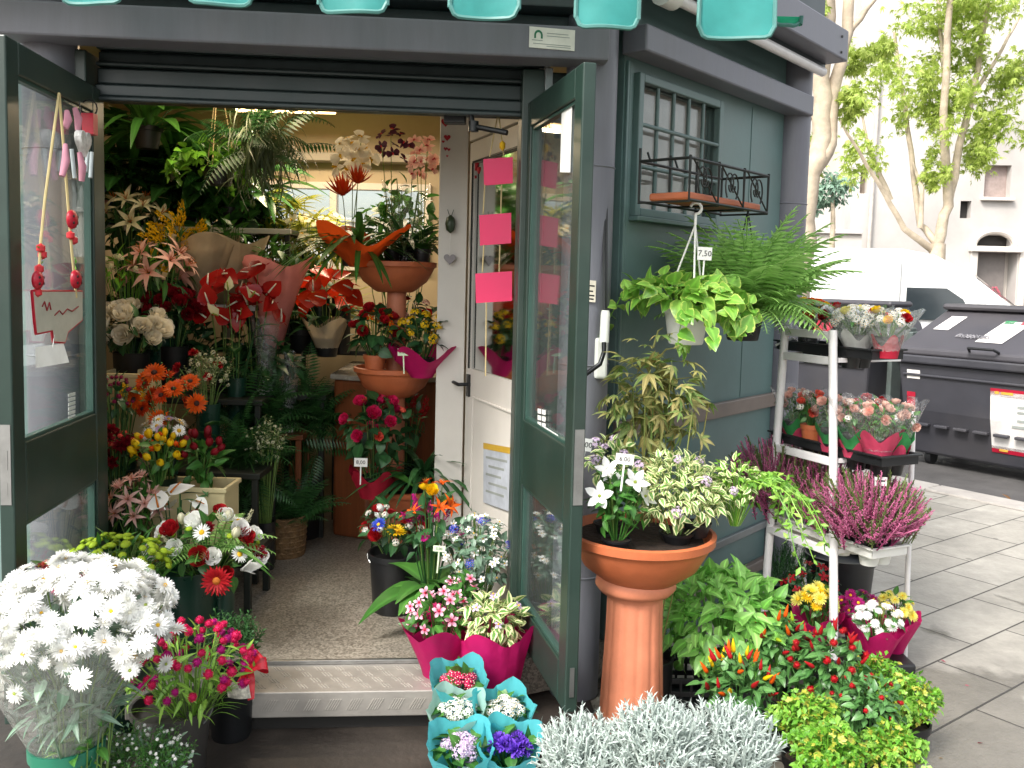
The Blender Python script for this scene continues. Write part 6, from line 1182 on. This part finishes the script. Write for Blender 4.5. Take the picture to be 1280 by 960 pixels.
for a, c in (((84, 134), (88, 162)), ((72, 180), (68, 220)), ((90, 190), (93, 226)), ((74, 138), (72, 160))): b = MB(); b.tube([LP(*a, .025), LP((a[0]+c[0])/2, (a[1]+c[1])/2, .032), LP(*c, .025)], [.008, .014, .01], 8); lp(b, 'fabric_roll', FP)
for a, c in (((80, 186), (84, 222)), ((101, 190), (98, 215)), ((106, 190), (104, 222))): b = MB(); b.tube([LP(*a, .025), LP(*c, .025)], .007, 8); lp(b, 'chime_rod', M('rod_white', '#c4ccd0', .4))
b = MB(); p = LP(100, 155, .03); b.box(p, (.05, .035, .075)); lp(b, 'red_charm', RED); b = MB(); b.tube([LP(104, 135, .02)+Vector((.03*math.cos(a), 0, .03*math.sin(a))) for a in np.linspace(0, 6.28, 14)], .003, 5); b.tube([LP(92, 126, .02), LP(91, 165, .03)], .002, 5); lp(b, 'hanging_cord', BLACKP)
# ------------------------------------------------------------------ side wall: window box, hanging plants
WB = S(.32, .24, 2.03); T = thing('window_box', 'wrought iron window box with flat terracotta tray under grille', 'planter', WB)
def wl_(mb, nm, mat, **k): o = mb.build(nm, mat, T, **k); o.location = -WB; return o
b = MB(); b.obox(S, .02, .64, .16, .34, 2.0, 2.03); wl_(b, 'tray', TERRA, bevel=.008)
b = MB()
for d, z in ((.14, 2.15), (.36, 2.15), (.36, 1.995), (.14, 1.995)): b.tube([S(-.02, d, z), S(.66, d, z)], .006, 6)
for s_ in (-.02, .21, .43, .66):
    b.tube([S(s_, .14, 2.2), S(s_, .14, 1.99), S(s_, .36, 1.99), S(s_, .36, 2.16)], .006, 6)
for s_ in (.21, .43): b.tube([S(s_, .03, 2.22), S(s_, .05, 2.17), S(s_, .14, 2.15)], .005, 6)
b.tube([S(-.02, .36, 2.15), S(-.02, .14, 2.15)], .006, 6); b.tube([S(.66, .36, 2.15), S(.66, .14, 2.15)], .006, 6)
wl_(b, 'iron_frame', IRON)
b = MB()
for k in range(3):
    for sx in (-1, 1):
        c_ = .095+k*.225; b.tube([S(c_+sx*(.015+.04*math.cos(t)*(1-t/9)), .362, 2.08+.055*math.sin(t)*(1-t/9)) for t in np.linspace(-1, 6.2, 18)], .0035, 5)
    b.tube([S(.0+.225*k, .362, 2.15), S(.2+.225*k, .362, 2.0)], .0035, 5)
wl_(b, 'scrollwork', IRON)
HP = at(858, 400, 3.52); T = plant('hanging_pothos', 'pale green pothos trailing from a white hanging pot', 'plant', (778, 340, 925, 398), 3.52, at(858, 430, 3.52).z, ('pot', .092, .155, 'white'), [D_('heart', 70, .085, 'pothos', zmin=-.5, out=.9, up=-.2), D_('broad', 40, .075, 'pothos', zmin=-.2, inner=.3), D_('heart', 9, .08, 'pothos', mode='trail', len=.36, sc=(.5, .5, 1)), D_('heart', 5, .085, 'pothos', mode='trail', len=.36, az=(-.9, .2), sc=(.4, .5, 1))], ry=.8, x=HP.x, tagp=(881, 317, '7,50', (.055, .05), None, .05))
tp = at(865, 262, 3.52).z-T.location.z; b = MB()
for k in range(3): a = k*2.1+.6; b.tube([(.09*math.cos(a), .09*math.sin(a), .15), (.02, 0, tp-.06)], .004, 6)
b.build('hanger_rod', WHITEP, T); b = MB(); b.tube([(.02, 0, tp-.06), (.02, 0, tp-.02)]+[(.02+.022*math.sin(t)-.0, 0, tp+.005-.022*math.cos(t)) for t in np.linspace(0, 4.4, 10)], .006, 8); b.build('hook', WHITEP, T)
FP_ = at(930, 380, 3.86); T = plant('hanging_fern', 'lush bright green sword fern hanging on the side wall', 'plant', (872, 280, 1000, 395), 3.86, at(925, 425, 3.86).z, ('pot', .09, .13, 'black'), [D_('frond', 90, .46, 'fern', mode='fan', el=(.55, 1.5), r0=.09, zb=.13), D_('frond', 50, .34, 'fern', mode='fan', el=(-.2, .7), r0=.09, zb=.13)], x=FP_.x)
b = MB()
for k in range(3): a = k*2.1+.3; b.tube([(.09*math.cos(a), .09*math.sin(a), .125), (0, -.0, 2.0-T.location.z)], .003, 5)
b.build('hanger_wire', IRON, T)
# ------------------------------------------------------------------ pedestal bowl and its plants
PX, PY_ = at(799, 700, 3.15).x, 3.15
T = thing('pedestal_bowl', 'terracotta bowl on a fluted column pedestal beside right door', 'planter', (PX-.01, PY_, 0)); rimz = at(800, 662, 3.15).z
b = MB(); pot_mesh(b, 'bowl', .262, .19); V = b.v[0]+np.array([0.012, 0, rimz-.19]); b2 = MB(); b2.add(V, b.q[0], None, 0, b.uv[0]); b2.build('bowl', TERRA, T)
b = MB(); b.lathe([(.235, rimz-.03), (.001, rimz-.025)], 24); b.build('soil', SOIL, T)
nz = rimz-.17; b = MB(); b.lathe([(.001, nz+.02), (.125, nz+.02), (.14, nz+.0), (.145, nz-.03), (.13, nz-.05), (.105, nz-.055), (.1, nz-.075)], 36); b.build('collar', TERRA2, T)
b = MB(); fl = lambda t, i: 1-.035*(.5+.5*math.cos(12*t))**3
b.lathe([(.1, nz-.07), (.102, nz-.2), (.108, .3), (.116, .12), (.118, .1)], 144, rf=fl); b.build('shaft', TERRA2, T)
b = MB(); b.lathe([(.118, .1), (.14, .085), (.15, .06), (.16, .05), (.165, 0)], 36); b.build('base', TERRA2, T)
b = MB(); b.lathe([(.012, nz+.026), (.016, nz+.03), (.012, nz+.034)], 10, (0, -.128, 0)); b.build('drain_hole', BLACKP, T)
zb = rimz-.03
plant('balloon_flower', 'white star shaped balloon flower in the pedestal bowl', 'plant', (738, 580, 806, 672), 3.0, zb, ('pot', .05, .04, 'black'), [D_('ovate', 110, .05, 'mid', zmin=-.8)], [H_('star', 'white', 5, .1, 'g', zmin=-.1, face=-1.2), H_('ball', 'white', 2, .045, zmin=.3)], tagp=(781, 574, '6,00', (.06, .035), None, .1))
plant('variegated_hebe', 'cream variegated hebe with lilac blooms filling the bowl', 'plant', (780, 565, 915, 672), 3.1, zb, ('pot', .06, .04, 'black'), [D_('ovate', 800, .04, 'varie', zmin=-.5, inner=.6)], [H_('clus', 'lilac', 9, .05, 'w', zmin=-.1, face=-.9)], ry=.7)
plant('trailing_vine', 'small leaved variegated vine spilling over the bowl edge', 'plant', (885, 570, 955, 640), 3.12, zb+.02, ('pot', .05, .05, 'black'), [D_('ovate', 90, .035, 'varie', zmin=-.5), D_('small', 16, .035, 'herb', mode='trail', len=.4, az=(-1.3, .9)), D_('small', 120, .035, 'herb', zmin=-.7)], ry=.7, x=at(872, 640, 3.12).x)
plant('potted_tag_plant', 'small lilac flowered plant with price tag beside door edge', 'plant', (733, 545, 790, 610), 3.2, zb, ('pot', .05, .04, 'black'), [D_('ovate', 80, .05, 'varie', zmin=-.6)], [H_('clus', 'lilac', 5, .05, 'w', zmin=0)], tagp=(732, 556, '6,00', (.045, .045), None, .1))
T = plant('japanese_maple', 'young japanese maple with bronze green leaves behind the bowl', 'tree', (742, 410, 892, 590), 3.34, 0, ('vase', .12, .26, 'black'), [D_('maple', 150, .088, 'maple', zmin=-.95, inner=.25, out=.6, up=-.25, jit=.45)], ry=.6, x=at(812, 560, 3.34).x)
b = MB(); zt_ = at(815, 440, 3.34).z
b.tube([(0, 0, .22), (.0, 0, .7), (-.01, 0, 1.0), (.02, 0, zt_)], [.009, .008, .006, .003], 7)
for k in range(12): z = .78+.06*k; a = k*2.4; b.tube([(0, 0, z), (.09*math.cos(a), .07*math.sin(a), z+.06), (.18*math.cos(a), .12*math.sin(a), z+.07)], [.004, .003, .0015], 5)
b.build('trunk', M('maple_twig', '#6a6a3a', .7), T)
# ------------------------------------------------------------------ basil crate, chilies, herbs, silver cushion
BC = at(868, 860, 3.42); T = thing('plastic_crate', 'black slatted plastic crate under the basil', 'crate', (at(888, 860, 3.42).x, 3.46, 0)); b = MB()
for i in range(4):
    z = .02+i*.05
    for q in ((0, -.15, .46, .012), (0, .15, .46, .012), (-.23, 0, .012, .3), (.23, 0, .012, .3)): b.box((q[0], q[1], z), (q[2], q[3], .02))
for k in range(12): x_ = -.22+.04*k; b.box((x_, -.151, .095), (.01, .011, .17)); b.box((x_, .151, .095), (.01, .011, .17))
for k in range(7): y_ = -.13+.043*k; b.box((-.231, y_, .095), (.011, .01, .17)); b.box((.231, y_, .095), (.011, .01, .17))
b.box((0, 0, .01), (.45, .29, .008)); b.build('lattice', BLACKP, T, bevel=.002)
plant('basil', 'big bright green basil bush standing in the black crate', 'plant', (828, 712, 985, 848), 3.45, .015, ('pot', .12, .15, 'black'), [D_('basil', 420, .082, 'basil', zmin=-.55, inner=.72, out=.9, up=-.2, jit=.45), D_('basil', 110, .06, 'basil', zmin=.2, inner=.9, out=.4, up=.6)], ry=.8)
ch = lambda c, n, **k: H_('chili', c, n, .05, 'g', nm='chili_fruit', up=1.2, jit=.5, stem=0, **k)
plant('chili_plant', 'chili plant with yellow orange and red fruit, low left', 'plant', (876, 815, 965, 905), 3.0, 0, ('pot', .08, .12, 'black'), [D_('ovate', 220, .055, 'chili', zmin=-.7, inner=.4)], [ch('yellow', 7, zmin=.3), ch('orange', 10, zmin=.2), ch('red', 12, zmin=.0)], group='chili pepper plants')
plant('chili_plant', 'taller chili plant with orange fruit before the white rack', 'plant', (935, 768, 1012, 860), 3.3, 0, ('pot', .08, .14, 'black'), [D_('ovate', 240, .055, 'chili', zmin=-.7, inner=.4)], [ch('orange', 7, zmin=.3), ch('lime', 4, zmin=.4), ch('red', 8, zmin=0)], group='chili pepper plants')
plant('chili_plant', 'broad dark chili plant with round red fruit in middle', 'plant', (985, 785, 1085, 890), 3.15, 0, ('pot', .09, .13, 'black'), [D_('ovate', 320, .052, 'chili', zmin=-.7, inner=.4)], [H_('ball', 'red', 22, .03, zmin=-.2, nm='chili_fruit', stem=0), ch('red', 14, zmin=.2)], group='chili pepper plants')
plant('chili_plant', 'small leafy chili with tiny red fruit at far right', 'plant', (1040, 845, 1130, 920), 2.92, 0, ('pot', .075, .11, 'black'), [D_('ovate', 230, .042, 'chili', zmin=-.6, inner=.4)], [H_('ball', 'red', 14, .02, zmin=-.1, nm='chili_fruit', stem=0)], group='chili pepper plants')
for lab, bx, Y, m, n in (('yellow green mint like herb pot behind the silver cushion', (970, 862, 1052, 935), 2.86, 'herb', 260), ('spreading pale herb pot at the right edge of the group', (1095, 842, 1176, 905), 3.12, 'herb', 260), ('low bright herb pot near the bottom edge', (990, 905, 1090, 985), 2.62, 'fresh', 220), ('trailing herb pot right of the grey pot', (1082, 900, 1150, 975), 2.72, 'herb', 220), ('leafy herb pot hidden behind the red chilies', (1060, 815, 1130, 880), 3.3, 'fresh', 160)):
    plant('herb_pot', lab, 'plant', bx, Y, 0, ('pot', .08, .13, 'black'), [D_('trefoil', n, .03, m, zmin=-.6, inner=.35, jit=.6), D_('small', n, .03, 'fresh', zmin=-.5, inner=.5, jit=.7), D_('trefoil', n//2, .028, 'lime' if n % 3 else 'basil', zmin=-.6, inner=.55, jit=.5), D_('trefoil', 6, .04, m, mode='trail', len=.14)], group='green herb pots at lower right')
T = thing('grey_pot', 'small empty pale grey pot at the bottom edge', 'pot', (at(1070, 950, 2.62).x, 2.5, 0)); b = MB(); pot_mesh(b, 'pot', .05, .14); b.build('shell', POTS['lgrey'], T)
for lab, bx, Y, n in (('silver cushion bush at the left end by the door', (676, 910, 790, 990), 2.55, 230), ('silver cushion bush in the middle before the pedestal', (762, 890, 880, 990), 2.5, 250), ('silver cushion bush at the right end by the herbs', (850, 893, 968, 990), 2.6, 240)):
    plant('silver_bush', lab, 'plant', bx, Y, 0, ('pot', .1, .15, 'black'), [D_('silver', n, .125, 'silver', mode='spikes', zmin=-.15, inner=.62, out=.75, jit=.38)], group='silver leaved bushes in the foreground', ry=.9)
# ------------------------------------------------------------------ white plant rack
RA = at(1050, 790, 3.72); RX = Vector((RA.x, 3.72, 0)); RD = Vector((-.42, .907, 0)); RN_ = Vector((.907, .42, 0)); RW = .46; RH = 1.5
def Rk(a, d, z): return RX+RD*a+RN_*d+Vector((0, 0, z))
T = thing('plant_rack', 'white steel ladder rack with three tilted plant trays', 'rack', RX)
def rk(mb, nm, **k): o = mb.build(nm, WHITEM, T, **k); o.location = -RX; return o
lean = .0
for a in (0, RW):
    b = MB(); b.tube([Rk(a, -.02, 0), Rk(a+(.10 if a == 0 else -.07), -.03, RH)], .019, 8); rk(b, 'leg')
    b = MB(); b.tube([Rk(a+.02*(1 if a == 0 else -1), .42, 0), Rk(a, RH and .36, RH-.35)], .012, 8); rk(b, 'leg')
TZ = [zat(446, 1000, 3.75), zat(572, 1000, 3.75), zat(684, 1000, 3.75)]
for z in [RH-.005]+[q for q in TZ]:
    d = -.03; b = MB(); b.obox(Rk, .10*z/RH, RW-.07*z/RH, d-.012, d+.012, z-.036, z-.002); rk(b, 'rung', bevel=.003)
for z in TZ:
    for a in (0, RW): q_ = a+(.10 if a == 0 else -.07)*z/RH; b = MB(); b.obox(Rk, q_-.01, q_+.01, -.005, .36, z-.025, z-.005); rk(b, 'shelf_arm', bevel=.002)
for z in TZ[:2]:
    b = MB(); p = Rk(RW, .04, z+.03)
    for dx, dz in ((-.05, -.01), (.05, .012), (-.03, -.035), (.035, -.03)): b.tube([p, p+Vector((dx*.5, -.02, dz+.015)), p+Vector((dx, -.01, dz))], .005, 5)
    rk(b, 'tie_knot')
def tray(label, z, mat, a0, a1, d0, d1, cups, h=.045):
    Q = Rk((a0+a1)/2, (d0+d1)/2, z); T = thing('plant_tray', label, 'tray', Q, 'trays on the white rack')
    b = MB(); t = .006
    for q in ((a0, a1, d0, d0+t), (a0, a1, d1-t, d1), (a0, a0+t, d0, d1), (a1-t, a1, d0, d1)): b.obox(Rk, *q, z, z+h)
    b.obox(Rk, a0+t, a1-t, d0+t, d1-t, z+.001, z+.006); b.obox(Rk, a0-.012, a1+.012, d0-.012, d0, z+h-.008, z+h); b.obox(Rk, a0-.012, a1+.012, d1, d1+.012, z+h-.008, z+h); b.obox(Rk, a0-.012, a0, d0, d1, z+h-.008, z+h); b.obox(Rk, a1, a1+.012, d0, d1, z+h-.008, z+h)
    o = b.build('rim', mat, T, bevel=.003); o.location = -Q
    for i in range(cups):
        for d in ((d0*2+d1)/3, (d0+d1*2)/3):
            a = a0+(a1-a0)*(i+.5)/cups
            if abs(a) > .03 and abs(a-RW) > .03: b = MB(); b.lathe([(.001, -.05), (.035, -.05), (.045, 0)], 16, Rk(a, d, z)); o = b.build('cup', mat, T); o.location = -Q
    return T
A0, A1 = -.11, .50
tray('black top tray of the white rack', TZ[0], BLACKP, A0+.04, A1, .02, .20, 5); tray('black middle tray of the white rack', TZ[1], BLACKP, A0-.05, A1, .01, .22, 5); tray('white bottom tray holding the heathers', TZ[2], WHITEP, A0-.03, A1-.02, .01, .21, 4)
def rp(nm, label, a, d, z, h, w_, fol, flo, wrap=None, pot=('pot', .05, .09, 'black'), group=None, base=.09, sleeve=None):
    T = thing(nm, label, 'plant', Rk(a*.85+.04, .02+(d-.1)*.75, z+.007), group); b = MB(); pot_mesh(b, *pot[:3]); b.build('pot', POTS[pot[3]], T)
    c = (0, 0, base+h/2); rad = (w_/2, w_/2, h/2); foliage(T, c, rad, fol, pot[2])
    if flo: sb = MB(); flowers(T, c, rad, flo, pot[2], sb); sb.n and sb.build('stems', LM['stalk'], T)
    for wv in (wrap or []): b = MB(); wrap_mesh(b, wv.get('r0', .042), wv['r1'], wv.get('z0', 0), wv['z1'], wv.get('lobes', 4), wv.get('amp', .2), wv.get('up', .025)); b.build(wv.get('nm', 'wrapper'), wv['m'] if not isinstance(wv['m'], str) else WR[wv['m']], T)
    return T
z = TZ[0]; gT = 'flower pots on the top tray'
rp('wrapped_roses', 'yellow and orange rose pot at left of the top tray', .40, .2, z, .12, .2, [D_('ovate', 40, .045, 'mid')], [H_('rose', 'yellow', 5, .05, zmin=.1), H_('rose', 'orange', 6, .05, zmin=.0), H_('rose', 'white', 3, .045)], [dict(m=FILM2, r1=.12, z1=.18, nm='film_sleeve')], group=gT, base=.1)
rp('wrapped_roses', 'red and white rose pot in the middle of top tray', .22, .25, z, .11, .18, [D_('ovate', 40, .045, 'mid')], [H_('rose', 'white', 6, .05, zmin=.0), H_('rose', 'red', 5, .05, zmin=-.1)], [dict(m=FILM2, r1=.1, z1=.17, amp=.3, nm='film_sleeve')], group=gT)
rp('wrapped_roses', 'white flowers in crumpled white paper on top tray', .05, .2, z, .12, .2, [D_('ovate', 30, .04, 'mid')], [H_('clus', 'white', 22, .055, zmin=-.3), H_('rose', 'lemon', 4, .045)], [dict(m='white', r1=.085, z1=.085, amp=.3, lobes=5), dict(m=FILM, r1=.13, z1=.19, amp=.35, lobes=5, nm='film_sleeve')], group=gT)
rp('wrapped_roses', 'yellow tipped pot in white and red paper, right end', -.12, .22, z, .11, .18, [D_('ovate', 30, .04, 'mid')], [H_('rose', 'yellow', 4, .045, zmin=.1), H_('clus', 'white', 14, .05, zmin=-.2), H_('rose', 'red', 3, .045, zmin=-.2)], [dict(m=FILM, r1=.12, z1=.18, amp=.4, lobes=3, nm='film_sleeve'), dict(m='red', r1=.06, z1=.07, nm='paper_band', r0=.045)], group=gT)
z = TZ[1]; gM = 'wrapped pots on the middle tray'
tri = lambda c: [dict(m='green', r1=.075, r0=.046, z0=.03, z1=.1, amp=.1), dict(m='rose', r1=.06, r0=.044, z0=0, z1=.045, nm='paper_band'), dict(m=FILM2, r1=.11, z0=.06, z1=.23, r0=.055, nm='film_sleeve', amp=.3)]
for lab, a, d, hc, wv in (('pink flowered pot in green and red paper, far left of middle tray', .42, .16, 'pink', tri(0)), ('terracotta pot with pink blooms second from left', .28, .14, 'coral', None), ('white and pink pot in green and red paper at the middle', .13, .14, 'pink', tri(0)), ('rose pink pot in green and red paper, second from right', -.02, .14, 'pink', tri(0)), ('pink flowered pot in shiny red foil at the right end', -.15, .16, 'pink', [dict(m='rose', r1=.09, z1=.11, amp=.35, lobes=5), dict(m=FILM2, r1=.13, z0=.05, z1=.24, r0=.06, nm='film_sleeve', amp=.3)]), ('red flowered pot at the back of the middle tray', .02, .29, 'red', None), ('pale blush pot at the back right of middle tray', -.14, .3, 'pink', tri(0))):
    rp('wrapped_pot', lab, a, d, z, .14, .15, [D_('ovate', 60, .04, 'mid', zmin=-.7)], [H_('rose', hc, 9, .042, zmin=-.1, face=-.5), H_('clus', 'white' if hc != 'red' else 'coral', 4, .04)], wv, ('pot', .05, .1, 'terra' if wv is None else 'black'), gM, .1)
z = TZ[2]; gH = 'heathers in the white tray'
for lab, a, d, sz in (('pink heather at the far left of white tray', .50, .10, 1.35), ('dusky heather behind the left one', .30, .22, 1.2), ('pink heather in the middle with green tips', .1, .14, .9), ('bright pink heather at the right end of white tray', -.12, .14, 1.2), ('tall pink heather at back right of white tray', -.1, .3, 1.0)):
    T = rp('heather', lab, a, d, z, .23*sz, .30*sz, [D_('heath', 120, .17*sz, 'heath', mode='spikes', zmin=-.2, inner=.55, out=.85, jit=.22), dict(t='heath', n=260, L=.14*sz, m=HEATHP, mode='spikes', zmin=-.35, inner=.75, out=.9, jit=.25)], None, None, ('pot', .05, .07, 'black'), gH, .02)
rp('heather_green', 'small yellow green shrub between the two pink heathers', .02, .2, z, .12, .14, [D_('ovate', 60, .045, 'fresh')], [H_('five', 'yellow', 3, .04)], None, group=None)
b = MB(); q = at(1101, 602, 3.6)
T = thing('plant_label', 'white plant label standing among the pink heathers', 'label', q); b.box((0, 0, 0), (.05, .002, .035)); b.box((0, .003, -.06), (.006, .002, .1)); b.build('card', PAPER, T, smooth=False); b = MB(); b.box((0, -.0016, .003), (.034, .001, .006)); b.build('small_print', INK, T)
# pots on the ground under the rack
low = thing('low_crate', 'low black crate under wrapped flower pots below the rack', 'crate', (at(1070, 800, 3.8).x, 3.82, 0)); b = MB(); b.box((0, 0, .05), (.42, .3, .1)); b.build('tub', BLACKP, low, bevel=.01)
for lab, bx, Y, hs2, wm in (('yellow chrysanthemum pot in magenta paper under the rack', (998, 735, 1046, 772), 3.82, [H_('mum', 'lemon', 9, .075, zmin=-.1, face=-.8), H_('mum', 'yellow', 7, .06, zmin=0, face=-.8)], 'mag'), ('magenta flowered pot in magenta paper under rack', (1050, 738, 1098, 780), 3.9, [H_('mum', 'mag', 12, .06, zmin=-.2, face=-.6)], 'mag'), ('white chrysanthemum pot in bright magenta paper', (1068, 755, 1128, 795), 3.7, [H_('cmum', 'white', 28, .045, 'w', zmin=-.4, face=-.6)], 'mag'), ('lemon yellow pot at the right end under rack', (1096, 742, 1142, 780), 3.82, [H_('cmum', 'lemon', 20, .055, zmin=-.4)], 'lemon')):
    plant('wrapped_chrysanthemum', lab, 'plant', bx, Y, .10, ('pot', .05, .09, 'black'), [D_('ovate', 40, .045, 'mid', zmin=-.7)], hs2, wrap=[dict(m=wm if wm == 'mag' else 'mag', r0=.045, r1=.11, z1=.15, z0=0, lobes=5, amp=.16, up=.02)], group='wrapped chrysanthemums under the rack')
plant('red_cyclamen', 'dark red cyclamen in the shade behind the white rack', 'plant', (980, 705, 1048, 765), 4.15, 0, ('vase', .09, .2, 'black'), [D_('broad', 60, .06, 'dark', zmin=-.6)], [H_('five', 'red', 16, .05, 'r', zmin=0, face=-.6)])
plant('dark_conifer', 'small dark feathery conifer behind the left rack leg', 'plant', (950, 680, 1012, 745), 4.2, 0, ('vase', .08, .22, 'black'), [D_('sprig', 90, .12, 'dfern', mode='spikes', zmin=-.2, inner=.4)])
bucket('big glossy black bucket standing behind the rack', 1050, 4.45, 0, .17, .34, 'black')
# petals and leaf bits dropped on the ground by the pots
lv = MB(); n_ = 90; p_ = np.stack([rng.uniform(-1.3, 2.2, n_), rng.uniform(2.6, 4.4, n_), np.full(n_, .002)], 1); p_ = p_[(p_[:, 0] < -.2)*(p_[:, 1] < 3.0)+(p_[:, 0] > .9)]
lv.scatter(LT['small'], p_, rnd(len(p_))*np.array([1, 1, .05]), np.array([0, 0, 1.])+rnd(len(p_))*.2, rng.uniform(.012, .035, len(p_))); tag(lv.build('fallen_petals', leafm('petal_litter', '#7a6a3a', '#a8405a', rib=0)), kind='stuff')
